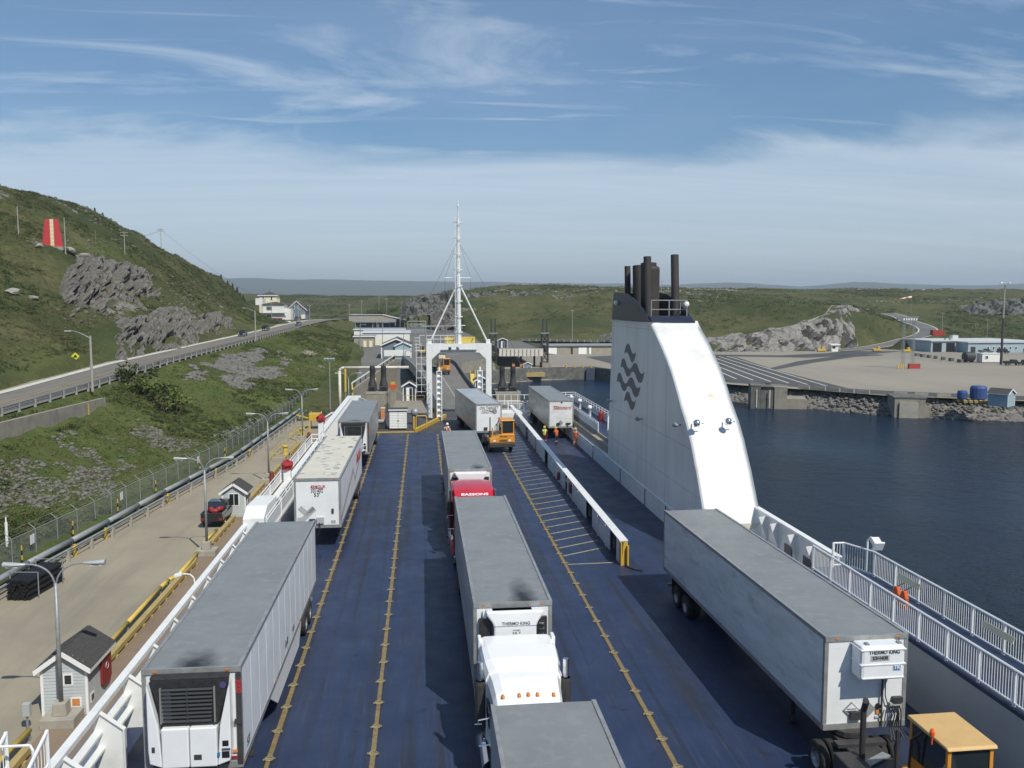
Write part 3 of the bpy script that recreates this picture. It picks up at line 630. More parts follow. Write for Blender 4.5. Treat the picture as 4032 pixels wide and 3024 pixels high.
cliff('cliff', [(110,352,-5.6),(126,352,-5.6),(142,351,-5.6),(162,352,-5.6),(186,366,-5.5),(203,388,-4.6),(219,404,-3),(233,420,-1.5),(246,446,1.5)], [(112,366,-3),(126,364,-.6),(142,362,2.),(162,364,5.2),(182,378,9.2),(193,394,13.0),(208,412,12.5),(222,430,11),(236,456,9)], 'rock_pale', 260, 60, 1.7, 4, 1.0, 4.6, 2.4)
cliff('cliff', [(6,462,5),(25,460,5.4),(48,458,6),(75,452,6)], [(4,474,10.5),(25,474,11.),(48,472,11.6),(76,464,9)], 'rock', 150, 34, 1.8, 5, .6, 3.5)
cliff('cliff', [(-12,488,10.),(12,486,11.5),(40,484,12),(70,480,12.5),(98,470,12)], [(-12,500,16),(12,502,20),(40,502,20.5),(70,498,20),(98,486,17)], 'rock_dark', 190, 44, 2.6, 6, .6, 3.5)
cliff('cliff', [(74,352,-5),(86,356,-4.2),(98,360,-3.6)], [(75,362,1.6),(86,366,3.4),(98,370,4.2)], 'rock_dark', 60, 26, 1.8, 7, .6, 2.6)
cliff('cliff', [(345,520,9),(380,522,9.5),(430,520,10),(480,510,10)], [(345,534,14),(380,538,17),(430,538,18),(480,528,17)], 'rock_dark', 120, 30, 2.6, 8, .6, 4.5)
# ================================================================ FERRY
fer = thing('ferry', 'white and navy ferry with blue open vehicle deck moored stern-to at the ramp', 'ferry')
mat('hull_navy', (.014, .025, .06), .4); mat('deck_worn', (.075, .075, .078), .7, col2=(.045, .04, .04), scale=.5, col3=(.13, .11, .09), scale3=1.1, lo3=.55, hi3=.8)
HULL = [(-9.8,-45),(18.45,-45),(18.45,104),(17.2,108),(13.8,111.8),(8.7,112.6),(0.2,112.6),(-4,113),(-9.0,117.5),(-9.8,116)]
MB().prism(HULL, 'z', -11.5, -.06).build('hull', 'hull_navy', fer)
dk = MB().b(-9.75,15.3,-44,95.4,-.06,0.0).build('deck', 'deck_blue', fer, label='worn navy blue vehicle deck')
MB().prism([(-9.7,95.45),(15.3,95.45),(15.3,108),(13.6,111.6),(8.6,112.4),(.2,112.4),(-4,112.8),(-9,117.2),(-9.7,115.8)], 'z', -.05, -.012).build('stern_deck', 'deck_worn', fer, label='grimy grey stern deck behind the yellow line')
MB().b(15.3,18.4,-44,95,-.06,-.004).build('side_deck', 'deck_blue', fer)
# lane strips with lashing rings
ringm = MB()
for a in range(10):
    a0 = 2*math.pi*a/10; a1 = 2*math.pi*(a+1)/10
    ringm.t((.13*math.cos(a0),.13*math.sin(a0),.03),(.13*math.cos(a1),.13*math.sin(a1),.03),.02,5)
ringm.lathe([(0,.012),(.10,.012),(.10,.0)],10); ringm.b(-.19,.19,-.022,.022,.004,.04)
ringme = ringm.mesh('lashing_ring', 'lash_steel')
for lx, y0, y1, slope in ((-4.80,14,95,.0),(-1.64,14,94,0),(1.50,50,93.6,0),(7.50,14,88,.0)):
    s_ = MB(); y = y0
    while y < y1:
        w_ = .075+random.uniform(-.012,.012); s_.b(lx-w_,lx+w_,y,min(y+1.75,y1)-random.uniform(.0,.02),.0,.018); y += 1.75
    ln = s_.build('lane_strip', 'lane_yellow', fer)
    y = y0
    while y < y1:
        put('lashing_ring', ringme, ln, loc=(lx+random.uniform(-.02,.02), y, .012), rot=(0,0,random.uniform(-.3,.3))); y += 1.75
MB().b(-8.8,-1.0,95.0,95.25,.0,.10).build('yellow_coaming', 'yellow_paint', fer)
MB().prism([(-.95,95.1),(2.6,107.6),(2.85,107.4),(-.68,95.0)], 'z', 0, .42).build('yellow_coaming', 'yellow_paint', fer)
# hatched walkway
y = 45.3; k = 0
while y < 93:
    w_ = .05 if y > 60 else .06; x1 = 10.2+(y-45)*.004
    q = Vector((x1-7.62, 1.45 if k else .1, 0)); n_ = Vector((-q.y, q.x, 0)).normalized()*w_
    a = Vector((7.62,y,.006)); MB().add([a-n_, a+q-n_, a+q+n_, a+n_], [(0,1,2,3)]).build('hatch_line', 'hatch_cream', fer); y += 1.58; k += 1
MB().b(9.2,10.0,42,95,.004,.008).build('stain_strip', 'rust_steel', fer) if False else None
# ---- centre wall with flat cap, stiffeners and dark openings
def wx(y): return 10.42+(y-45.2)*.006
mb = MB()
ops = [(46.0,47.8),(53.1,55.3),(63.0,64.0),(73.5,75.6),(81.4,82.4),(88.4,90.5),(96.9,98.0)]
ys_ = [45.3]+[v_ for o_ in ops for v_ in o_]+[108.5]
for i in range(0, len(ys_), 2):
    a, b_ = ys_[i], ys_[i+1]
    for x_ in (0,.34): mb.add([(wx(a)+x_,a,0),(wx(b_)+x_,b_,0),(wx(b_)+x_,b_,1.26),(wx(a)+x_,a,1.26),(wx(a)+x_+.05,a,0),(wx(b_)+x_+.05,b_,0),(wx(b_)+x_+.05,b_,1.26),(wx(a)+x_+.05,a,1.26)], [(0,1,2,3),(7,6,5,4),(0,4,5,1),(3,2,6,7),(0,3,7,4),(1,5,6,2)])
cw = mb.build('centre_wall', 'white_paint', fer)
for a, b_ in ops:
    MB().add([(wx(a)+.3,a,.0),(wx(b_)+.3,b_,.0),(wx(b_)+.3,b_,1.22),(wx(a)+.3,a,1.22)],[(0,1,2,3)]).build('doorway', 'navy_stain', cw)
MB().add([(wx(45)-.04,45.0,1.26),(wx(45)+.42,45.0,1.26),(wx(108)+.42,108.6,1.26),(wx(108)-.04,108.6,1.26),(wx(45)-.04,45.0,1.32),(wx(45)+.42,45.0,1.32),(wx(108)+.42,108.6,1.32),(wx(108)-.04,108.6,1.32)],[(3,2,1,0),(4,5,6,7),(0,1,5,4),(1,2,6,5),(2,3,7,6),(3,0,4,7)]).build('cap_plate', 'white_paint', cw)
for y in np.arange(48.6, 108, 2.3):
    if any(a-.3 < y < b_+.3 for a, b_ in ops): continue
    MB().b(wx(y)-.10,wx(y),y-.03,y+.03,0,1.26).build('stiffener', 'white_paint', cw)
    if random.random() < .6: MB().b(wx(y)-.05,wx(y),y+.5,y+1.3,.82,.94).build('tube_light', 'siding_cream', cw)
for y in (66.4,): MB().lathe([(0,-.3),(.10,-.3),(.12,-.2),(.12,.25),(.06,.3),(0,.32)],8,(wx(y)-.14,y,.6)).build('fire_extinguisher', 'red', cw, smooth=True)
MB().b(wx(61)-.16,wx(61),60.7,61.3,.45,1.15).build('locker', 'maroon', cw)
e = MB(); e.b(10.40,10.46,44.75,45.25,0,1.24); e.prism([(10.46,0),(10.84,0),(10.78,1.24),(10.56,1.24)],'y',44.85,44.92); e.rb((10.76,44.72,.55),(.08,.2,1.1)); e.build('yellow_end_post', 'yellow_paint', fer)
MB().path([(10.6,44.6,.1),(10.75,44.3,.04),(11.0,43.9,.03),(11.3,43.7,.03)],.04,6).build('deck_cable','black',fer)
# ---- left bulwark, forward: pierced, with knees
BY0, BY1 = 15.5, 48.3
mb = MB(); mb.b(-9.92,-9.66,BY0,BY1,1.78,1.86); mb.b(-9.92,-9.87,BY0,BY1,1.5,1.78); mb.b(-9.68,-9.66,BY0,BY1,1.70,1.78)
lb = mb.build('bulwark', 'white_paint', fer, label='pierced white bulwark with triangular knees along the quay side')
for z0, z1, x0, x1 in ((1.12,1.20,-9.9,-9.6),(.62,.70,-9.9,-9.55),(0,.28,-9.9,-9.84)):
    MB().b(x0,x1,BY0,BY1,z0,z1).build('bulwark_rail', 'white_paint', lb)
y = 15.7
while y < 48:
    near = y < 32
    k = MB().prism([(-9.86,1.77),(-9.68,1.77),(-8.98 if near else -9.1,1.22),(-8.98 if near else -9.1,0),(-9.86,0)], 'y', y-.02, y+.02)
    k.rb((-9.33 if near else -9.39,y,1.50),(.88 if near else .78,.17,.025),0,math.atan2(.55,.70 if near else .58),0); k.b(-9.0 if near else -9.12,-8.96 if near else -9.08,y-.09,y+.09,0,1.24)
    k.build('knee', 'white_paint', lb); y += 2.63
# ---- left: tall box, then walkway rails and trusses
MB().prism([(48.3,0),(52.6,0),(52.6,2.55),(49.4,2.66),(48.3,2.2)],'x',-9.9,-8.75).build('bulwark_box', 'white_paint', fer, bevel=.05)
def railing(name, pts, h, parent, m='white_rail', step=1.6, bal=.16, rails=(1.,), r=.028, panel=None):
    rl = MB()
    for f in rails: rl.path([(p[0],p[1],p[2]+h*f) for p in pts], r*1.3, 6)
    rl.path([(p[0],p[1],p[2]+.10) for p in pts], r, 6)
    o = rl.build(name, m, parent)
    bb = MB()
    for i in range(len(pts)-1):
        a = Vector(pts[i]); c = Vector(pts[i+1]); ln_ = (c-a).length; n_ = max(1, round(ln_/step))
        for j in range(n_+1):
            p = a+(c-a)*j/n_
            if j < n_ or i == len(pts)-2: MB().t(p, p+Vector((0,0,h)), r*1.6, 6).build('post', m, o)
        if bal:
            nb = int(ln_/bal)
            for j in range(nb):
                p = a+(c-a)*(j+.5)/nb; bb.t(p+Vector((0,0,.1)), p+Vector((0,0,h)), .011, 4, cap=False)
    if bal: bb.build('balusters', m, o, kind='stuff')
    if panel:
        for i in range(len(pts)-1):
            a, c = pts[i], pts[i+1]; MB().add([(a[0],a[1],a[2]+.05),(c[0],c[1],c[2]+.05),(c[0],c[1],c[2]+h*panel),(a[0],a[1],a[2]+h*panel)],[(0,1,2,3)]).build('panel', m, o)
    return o
mb = MB(); mb.b(-9.5,-9.2,52.6,84,1.62,1.70); mb.b(-9.86,-9.80,52.6,84,0,1.5); mb.b(-9.86,-9.5,52.6,84,1.44,1.5)
wk = mb.build('quay_side_bulwark', 'white_paint', fer)
railing('side_rail', [(-9.9,52.7,1.5),(-9.9,78.5,1.5)], .85, fer, rails=(1.,.72), bal=None, step=4.3, panel=.66)
railing('side_rail', [(-9.9,78.6,1.5),(-9.2,78.6,1.5),(-9.2,80.5,1.5)], .85, fer, rails=(1.,.55), bal=None, step=1.)
railing('side_rail', [(-8.45,47.4,1.4),(-8.45,57.2,1.4)], 1.1, fer, rails=(1.,.8), bal=None, step=4.9, panel=.72)
MB().b(-8.55,-8.40,47.3,57.2,0,1.42).build('rail_plinth', 'white_paint', fer)
y = 53.6
while y < 83:
    MB().prism([(-9.22,1.64),(-8.55,.10),(-9.22,.10)],'y',y-.02,y+.02).rb((-8.88,y,.88),(.06,.2,1.72),0,-.41,0).build('knee', 'white_paint', wk); y += 2.62
for py, ph in ((61.8, 2.35), (82.4, 3.0)):
    cp = MB(); cp.b(-9.75,-9.25,py-.2,py+.2,.3,ph); o = cp.build('post_box', 'white_paint', fer, bevel=.03)
    mb = MB(); mb.lathe([(.34,0),(.40,.12),(.38,.34),(.27,.55),(.12,.66),(0,.68)],9,(-9.5,py,ph)); mb.v = [(x+random.uniform(-.12,.12),y+random.uniform(-.12,.12),z+random.uniform(-.06,.06)) for x,y,z in mb.v]
    mb.build('canvas_cover', 'red_canvas', o)
MB().lathe([(0,0),(.3,0),(.32,.3),(.0,.3)],10,(-8.9,68.4,0.6)).lathe([(.32,.3),(.36,.42),(.25,.6),(0,.66)],10,(-8.9,68.4,.6)).build('life_buoy_case','red',fer)
# ---- left bulwark, aft: plated with chevron knees, closing round the stern corner
mb = MB(); mb.add([(-9.9,84,0),(-9.9,117,0),(-9.9,117,1.75),(-9.9,84,1.75),(-9.35,84,0),(-9.55,117,0),(-9.55,117,1.75),(-9.5,84,1.75)],[(0,1,2,3),(7,6,5,4),(3,2,6,7),(0,3,7,4),(1,5,6,2)])
mb.b(-9.95,-9.35,84,117,1.75,1.82); ab = mb.build('stern_bulwark', 'white_paint', fer)
mb = MB(); mb.rb((-8.9,117.4,.9),(1.3,.1,1.8)); mb.rb((-7.7,114.9,.8),(.1,5.4,1.6),0,0,math.radians(17)); mb.build('stern_bulwark', 'white_paint', fer)
y = 85
while y < 116: MB().prism([(-9.45,1.7),(-9.1,1.7),(-8.8,1.1),(-9.1,.3),(-9.1,0),(-9.5,0)],'y',y-.025,y+.025).build('knee','white_paint',ab); y += 1.75
# ---- right side: casing foot, aft side deck, forward gallery
MB().b(15.22,15.42,36.5,100,0,1.22).b(15.16,15.48,36.5,100,1.22,1.28).build('casing_foot', 'white_paint', fer)
for y in (53.2, 58.4, 66, 77): MB().b(15.18,15.22,y-.04,y+.04,0,1.25).build('casing_seam','dark_steel',fer)
MB().path([(15.12,76,1.0),(15.12,86,1.15)],.03,6).path([(15.12,76,.8),(15.12,86,.95)],.03,6).build('handrail','white_rail',fer)
MB().b(16.05,18.4,72.2,104.5,-.05,2.12).build('aft_gallery', 'deck_blue', fer)
MB().b(15.95,16.05,72.2,104.5,0,2.2).b(15.45,15.95,72.2,100,0,1.9).build('gallery_wall','beige_wall',fer)
railing('gallery_rail', [(18.35,84,2.12),(18.35,104.3,2.12),(16.0,104.3,2.12)], 1.15, fer, rails=(1.,.78), step=1.5, panel=.62, bal=None)
railing('gallery_rail', [(16.0,78.6,2.15),(16.0,92.5,2.15)], .95, fer, rails=(1.,), step=1.35, bal=.2, panel=.8)
railing('gallery_rail', [(17.2,80,2.12),(18.3,84,2.12)], 1.15, fer, rails=(1.,.5), step=1.2)
for i, (x, y) in enumerate(((17.6,97),(17.5,90.5),(17.3,101))):
    MB().lathe([(.16,0),(.16,.75),(.24,.8),(.26,1.0),(.12,1.15),(0,1.18)],9,(x,y,2.12)).build('vent_post','white_paint',fer,smooth=True)
MB().lathe([(0,0),(.26,0),(.28,.8),(.16,.95),(0,1.)],10,(17.9,86.6,2.15)).build('life_buoy_case','red',fer)
# stern, right of the gantry
railing('stern_rail', [(8.75,111.7,.1),(13.8,111.2,.1),(16,108.5,.1)], 2.2, fer, rails=(1.,.62,.5), step=.85, bal=None)
railing('stern_rail', [(8.8,104.5,1.2),(11.6,104.5,1.2),(12.3,101.6,1.2)], 1.1, fer, step=1.2, bal=.14)
MB().b(8.8,12.2,101.2,104.6,-.05,1.2).build('stern_platform','white_paint',fer)
MB().lathe([(.7,0),(1.05,.1),(1.1,.9),(.8,1.15),(0,1.2)],14,(10.8,109.5,0)).build('capstan','dark_steel',fer)
MB().lathe([(0,-.35),(.22,-.3),(.25,.0),(.1,.4),(0,.5)],8,(13.0,110.9,1.4)).build('mooring_fender','navy_stain',fer,smooth=True)
for dx_ in (0,.9): MB().path([(12.4+dx_*.3,100.5,.1),(11.4+dx_*.3,103.6,1.25)],.04,6).build('stair_stringer','white_rail',fer)
# forward gallery
MB().b(16.75,19.05,14,36.2,2.2,2.34).build('forward_gallery', 'deck_blue', fer)
MB().b(16.72,16.8,14,36.2,0,2.2).build('gallery_wall', 'wall_shade_grey', fer)
MB().b(18.98,19.05,14,36.2,0,2.2).build('gallery_wall','white_paint',fer)
railing('gallery_rail', [(16.85,14.5,2.34),(16.85,35.8,2.34)], 1.08, fer, rails=(1.,), step=1.62, bal=.125, r=.032)
railing('gallery_rail', [(19.0,14.5,2.34),(19.0,34.6,2.34),(18.4,36.1,2.34),(17.9,36.1,2.34)], 1.08, fer, rails=(1.,), step=1.72, bal=.125, r=.032)
for y in (22.3, 26.4, 31.8): MB().rb((18.92,y,3.05),(.05,1.55,.22),0,.12,0).build('rail_board','siding_cream',fer)
MB().path([(19.0,35.2,2.4),(19.0,35.2,3.75),(18.98,34.9,3.98),(18.9,34.5,4.0)],.04,6).build('lamp_bracket','white_rail',fer)
fl = MB(); fl.rb((18.82,34.2,3.98),(.34,.34,.22),.5); fl.rb((18.78,33.92,3.86),(.46,.08,.42),.5); fl.build('floodlight','white_paint',fer,bevel=.02)
# right bulwark between gallery and funnel
bw = MB().b(18.32,18.42,36.2,46.3,0,2.62).b(18.2,18.5,36.2,46.3,2.62,2.72).build('bulwark','white_paint',fer)
for y in (38.6, 40.7, 42.9, 44.4):
    MB().prism([(18.3,2.6),(17.8,2.55),(18.2,1.5),(18.3,1.2)],'y',y-.02,y+.02).build('knee','white_paint',bw)
for y in (39.5, 41.7): MB().b(18.28,18.33,y-.45,y+.45,.9,1.75).build('port_opening','navy_paint',bw)
MB().rb((18.26,37.6,2.3),(.06,1.2,.22)).build('tube_light','siding_cream',bw)
MB().b(15.3,18.3,45.6,46.1,0,1.9).build('winch_bay_wall','tr_cream',fer)
wn = MB(); wn.lathe([(.42,-.6),(.42,-.5),(.22,-.5),(.22,.5),(.42,.5),(.42,.6)],12,(17.3,44.6,.9),'x'); wn.b(16.6,18.0,44.2,45.0,0,.5); wn.rb((16.7,44.4,1.3),(.3,.5,.6),.3); wn.build('mooring_winch','white_paint',fer)
# ---- funnel
fe = [(57.74,12.67),(56.34,11.98),(55.0,11.27),(53.71,10.52),(52.46,9.67),(51.26,8.66),(50.44,7.85),(49.3,6.95),(48.35,5.97),(47.7,5.1),(47.08,4.29),(46.5,3.4),(46.07,2.73),(45.6,1.6),(45.3,0)]
fx0, fx1 = 15.24, 18.34
mb = MB(); n_ = len(fe); side = [(71.2,0.)]+[(69.75,12.67)]+fe
for x in (fx0, fx1): mb.add([(x,y,z) for y,z in side], [tuple(range(len(side)))])
mb.grid([[(fx0,y,z) for y,z in fe],[(fx1,y,z) for y,z in fe]])
mb.add([(fx0,71.2,0),(fx1,71.2,0),(fx1,69.75,12.67),(fx0,69.75,12.67)],[(0,1,2,3)]); mb.add([(fx0,69.75,12.67),(fx1,69.75,12.67),(fx1,57.74,12.67),(fx0,57.74,12.67)],[(0,1,2,3)])
bm_ = mb; fn = bm_.build('funnel','funnel_white',fer,label='white curved funnel with dark wave emblem and navy top')
md = fn.modifiers.new('weld','WELD'); md.merge_threshold=.005; bv = fn.modifiers.new('bevel','BEVEL'); bv.width=.22; bv.segments=3; bv.limit_method='ANGLE'; bv.angle_limit=R_(50)
dt = [(69.75,12.68),(69.14,14.81),(66.48,14.79),(64.52,14.65),(62.82,14.34),(61.3,13.99),(59.81,13.5),(58.76,13.07),(58.25,12.85),(57.6,12.70)]
mb = MB()
for x0, x1 in ((fx0-.01,fx0+.10),(fx1-.10,fx1+.01)): mb.prism(dt,'x',x0,x1)
mb.b(fx0+.1,fx1-.1,69.2,69.3,12.68,14.75); mb.b(fx0+.1,fx1-.1,57.75,69.2,12.68,12.74)
mb.prism([(57.60,12.69),(58.3,13.02),(58.9,13.1),(58.9,12.69)],'x',fx0+.1,fx1-.1)
mb.build('funnel_top','navy_paint',fn)
LOGO = [[(65.27,10.14),(64.94,10.52),(64.57,10.84),(64.09,10.98),(63.64,10.91),(63.3,10.69),(62.92,10.43),(62.48,10.3),(61.96,10.33),(61.59,10.45),(61.79,10.14),(62.1,9.81),(62.58,9.65),(63.01,9.68),(63.42,9.93),(63.84,10.18),(64.3,10.3),(64.82,10.27)],
[(66.38,9.04),(66.14,9.47),(65.79,9.73),(65.43,9.8),(64.97,9.71),(64.6,9.45),(64.14,9.2),(63.62,9.1),(63.05,9.18),(62.66,9.38),(62.28,9.59),(61.77,9.69),(61.29,9.63),(60.96,9.47),(60.55,9.19),(60.11,9.04),(59.63,9.05),(59.13,9.22),(59.32,8.91),(59.69,8.54),(60.13,8.37),(60.69,8.38),(61.13,8.53),(61.56,8.8),(61.99,8.97),(62.54,9.0),(63.03,8.88),(63.29,8.67),(63.76,8.52),(64.31,8.52),(64.74,8.71),(65.18,9.0),(65.76,9.13)],
[(67.71,7.8),(67.46,8.25),(67.1,8.51),(66.73,8.6),(66.24,8.51),(65.86,8.25),(65.38,8.01),(64.84,7.91),(64.25,8.0),(63.85,8.22),(63.45,8.44),(62.92,8.55),(62.42,8.5),(62.08,8.33),(61.65,8.06),(61.2,7.91),(60.7,7.94),(60.18,8.12),(60.38,7.8),(60.76,7.42),(61.22,7.24),(61.8,7.23),(62.26,7.38),(62.7,7.65),(63.15,7.8),(63.72,7.83),(64.23,7.7),(64.5,7.47),(64.99,7.31),(65.56,7.31),(66.0,7.49),(66.46,7.79),(67.07,7.9)],
[(65.16,6.49),(64.82,6.9),(64.45,7.24),(63.98,7.4),(63.53,7.35),(63.18,7.15),(62.8,6.91),(62.36,6.8),(61.84,6.86),(61.47,7.01),(61.67,6.68),(61.98,6.33),(62.46,6.14),(62.89,6.15),(63.31,6.38),(63.73,6.61),(64.18,6.7),(64.7,6.65)]]
mat('emblem', (.10, .115, .13), .5)
for P in LOGO: MB().prism(P,'x',fx0-.015,fx0+.01).build('wave_emblem','emblem',fn)
def stack(x, y, z0, z1, r, rake=.06):
    h = z1-z0; MB().t((x,y,z0),(x,y+h*rake,z1),r,14,cap=False).t((x,y+h*rake,z1),(x,y+h*rake-.05,z1-.6),r-.04,14,cap=False).build('exhaust_pipe','exhaust_steel',fn,smooth=True)
stack(16.3,70.2-1.6,12.7,16.9,.24,.1); stack(17.0,67.6,12.7,16.9,.52,.1); stack(16.9,64.4,12.7,16.95,.60,.08); stack(16.15,61.9,12.7,17.3,.28,.08); stack(17.7,60.2,12.7,17.35,.28,.1)
MB().b(16.5,17.5,63.6,65.6,12.7,16.7).build('exhaust_casing','exhaust_steel',fn,bevel=.2)
q = MB()
for z in (3.1,5.6,12.2): q.b(fx0-.008,fx0+.01,{3.1:46.6,5.6:48.5,12.2:57.4}[z],70.4,z-.012,z+.012)
for y in (53.6,58.2,69.0): q.b(fx0-.008,fx0+.01,y-.012,y+.012,1.3,{53.6:10.2,58.2:12.5,69.0:12.5}[y])
q.build('plate_seams','tape_grey',fn)
railing('platform_rail', [(15.6,58.9,12.9),(18.1,58.9,12.9),(18.1,62,12.9)], 1.25, fer, m='galv', rails=(1.,.5), step=1.25, bal=None)
for x, y, z in ((15.1,67.6,14.0),(18.0,58.6,13.9)): MB().lathe([(0,-.14),(.16,-.1),(.2,.05),(.1,.16),(0,.18)],8,(x,y,z),'y').build('floodlight','white_rail',fn)
for x, y, z in ((15.62,48.75,7.06),(17.5,48.8,7.13)):
    o = MB().lathe([(0,-.18),(.15,-.18),(.2,-.05),(.2,.12),(.12,.22),(0,.24)],10,(x,y-.25,z)); o.t((x,y+.4,z+.05),(x,y-.2,z+.05),.04,6); o.rb((x+.25,y-.2,z),(.3,.05,.05)); o.build('floodlight','chrome',fn,smooth=True)
for y, z in ((50.3,6.75),(69.2,6.1),(59.5,5.9)): MB().t((15.3,y,z),(14.95,y,z),.05,6).lathe([(0,-.25),(.10,-.2),(.16,.15),(0,.2)],8,(14.9,y,z),'y').build('wall_light','galv',fn,smooth=True)
# ---- stern gantry and mast
ga = MB(); G0, G1 = 107.4, 108.4
for x0, x1 in ((.45,1.12),(7.75,8.43)): ga.b(x0,x1,G0,G1,-.05,8.0)
ga.b(.45,8.43,G0,G1,8.0,9.1); ga.prism([(1.12,8.0),(2.0,8.0),(1.12,7.2)],'y',G0,G1); ga.prism([(7.75,8.0),(6.9,8.0),(7.75,7.2)],'y',G0,G1)
gan = ga.build('stern_gantry','white_paint',fer,label='white steel portal over the stern ramp carrying the mast')
mp_ = MB(); mp_.t((4.43,107.9,9.1),(4.43,107.9,24.3),.34,12,.16); mp_.t((4.43,107.9,24.3),(4.43,107.9,26.3),.06,8); mast = mp_.build('mast','white_paint',gan)
for z in np.arange(10.5, 25.2, 1.9):
    MB().lathe([(.46,-.06),(.52,-.06),(.52,.06),(.46,.06)],14,(4.43,107.9,z)).build('mast_band','white_rail',gan)
ld = MB()
for x in (4.06,4.42-.0): ld.t((x,107.35,9.3),(x,107.35,24.6),.03,5)
for z in np.arange(9.5,24.6,.36): ld.t((4.06,107.35,z),(4.42,107.35,z),.02,4)
for z in np.arange(11,24.6,.9): ld.path([(4.06,107.35,z),(3.95,107.05,z),(4.24,106.85,z),(4.53,107.05,z),(4.42,107.35,z)],.018,4)
for x in (3.98,4.5): ld.t((x,107.02,11),(x,107.02,24.6),.016,4)
ld.build('mast_ladder','white_rail',gan)
MB().t((2.73,107.9,17.1),(6.0,107.9,17.1),.055,8).build('yardarm','white_rail',gan)
for x in (.85,8.05): MB().t((x,107.9,9.1),(4.43+(-.25 if x < 4 else .25),107.9,16.1),.10,8).rb((x,107.9,9.35),(.5,.6,.5)).build('mast_stay_leg','white_paint',gan)
wr = MB()
for a, b_ in (((4.2,107.9,21.2),(1.0,107.9,15.)),((4.6,107.9,21.2),(8.4,107.9,15.)),((4.2,107.9,21.2),(2.8,107.9,17.1)),((4.6,107.9,21.2),(5.95,107.9,17.1)),((2.8,107.9,17.1),(2.8,108.2,9.1)),((5.95,107.9,17.1),(5.95,108.2,9.1)),((1.0,107.9,15.),(-5,100,1.8)),((8.4,107.9,15.),(13.5,102,2.))): wr.t(a,b_,.018,4)
wr.build('rigging','wire',gan)
MB().b(2.7,6.45,108.0,108.4,9.15,9.9).build('yellow_beam_box','yellow_bright',gan); MB().rb((6.1,107.98,9.5),(.06,.02,.55),0,.5).build('stripe','black',gan); MB().rb((3.95,107.98,9.52),(.35,.02,.16)).build('badge','red',gan)
MB().lathe([(0,0),(.12,0),(.14,.3),(.05,.4),(.1,.6),(0,.8)],8,(4.43,107.9,25.6)).build('masthead_light','white_paint',gan)
gr = MB()
for z in (1.,.55): gr.path([(.5,107.5,9.1+z),(3.9,107.5,9.1+z)],.03,5)
for x in np.arange(.5,4,.85): gr.t((x,107.5,9.1),(x,107.5,10.1),.025,5)
gr.path([(.3,107.9,10.1),(-.35,107.9,10.1),(-.35,107.9,8.1)],.03,5)
for z in (8.2,8.6,9.,9.4,9.8): gr.t((-.35,107.9,z),(-1.,107.9,z),.03,5)
gr.build('gantry_rail','white_rail',gan)
lg = MB()
for x in (-.18,-.78): lg.t((x,107.6,3.),(x,107.6,9.2),.03,5)
for z in np.arange(3.2,9.1,.85): lg.t((-.18,107.6,z),(-.78,107.6,z),.03,5); lg.t((-.18,107.6,z),(.45,107.6,z),.025,5)
for z in np.arange(.6,5.2,.6): lg.path([(.5,107.2,z),(.55,106.8,z),(.8,106.6,z),(1.05,106.8,z),(1.05,107.2,z)],.025,5)
for x in (.55,.8,1.05): lg.t((x,106.7,.6),(x,106.7,5.2),.02,4)
lg.build('gantry_ladder','white_rail',gan)
for x0 in (1.6,6.46):
    q = MB(); q.b(x0,x0+.10,103.9,104.3,0,6.0); q.b(x0+.56,x0+.66,103.9,104.3,0,6.0); q.b(x0+.1,x0+.56,104.2,104.28,0,6.0)
    for z in np.arange(.5,6.0,.68): q.b(x0+.1,x0+.56,103.9,104.2,z,z+.10)
    q.build('ramp_guide_tower','white_paint',gan)
    MB().lathe([(0,0),(.13,0),(.13,.3),(.08,.45),(0,.5)],8,(x0+.33,104.1,6.0)).build('tower_light','lens',gan)
MB().b(2.2,6.6,106.9,107.4,8.3,8.38).b(3.0,4.6,106.6,107.4,7.75,7.80).build('gantry_catwalk','galv',gan)
for x, m_ in ((4.25,'chrome'),(3.3,'chrome')): MB().rb((x,106.9,8.55),(.35,.2,.3),.4).build('floodlight',m_,gan)
# stern deck fittings
lk = thing('deck_locker', 'white louvred double-door locker with dark roof behind the yellow line', 'locker', (-2.78,97.2,0))
MB().b(-.95,.95,0,1.1,.14,2.2).build('cabinet','siding_white',lk)
for i in range(11): MB().prism([(-.035,0),(0,0),(0,.16)],'x',-.93,.93).build('slat','siding_white',lk,loc=(0,-.0,.2+i*.18))
MB().rb((0,.55,2.27),(2.14,1.4,.1),.06).build('roof','shingle',lk); MB().b(-1.07,1.07,-.17,-.13,2.17,2.29).build('fascia','trim_white',lk)
for x in (-.85,.85):
    for y in (.1,1.): MB().b(x-.06,x+.06,y-.06,y+.06,0,.14).build('foot','dark_steel',lk)
MB().b(-.01,.01,-.04,-.035,.2,2.1).build('door_gap','dark_steel',lk); MB().b(-.05,.05,-.07,-.04,.95,1.1).build('latch','dark_steel',lk)
for i, (x, y, h, sp) in enumerate(((-.72,98.6,1.35,.95),)):
    o = thing('bollard_hoop','yellow tubular hoop barrier beside the white locker','barrier',(x+.5,y,0)); MB().path([(-.6,0,0),(-.6,0,h-.2),(-.5,0,h),(.5,0,h),(.6,0,h-.2),(.6,0,0)],.07,8).build('hoop','yellow_paint',o)
o = thing('bollard_post','yellow steel post between white locker and hoop barrier','post',(-1.05,97.6,0)); MB().lathe([(.11,0),(.11,1.35),(.06,1.42),(0,1.44)],10).build('post','yellow_paint',o)
o = thing('bollard_post','taller yellow steel post at the foot of the white gantry leg','post',(1.42,105,0)); MB().lathe([(.11,0),(.11,1.5),(.06,1.57),(0,1.6)],10).build('post','yellow_paint',o)
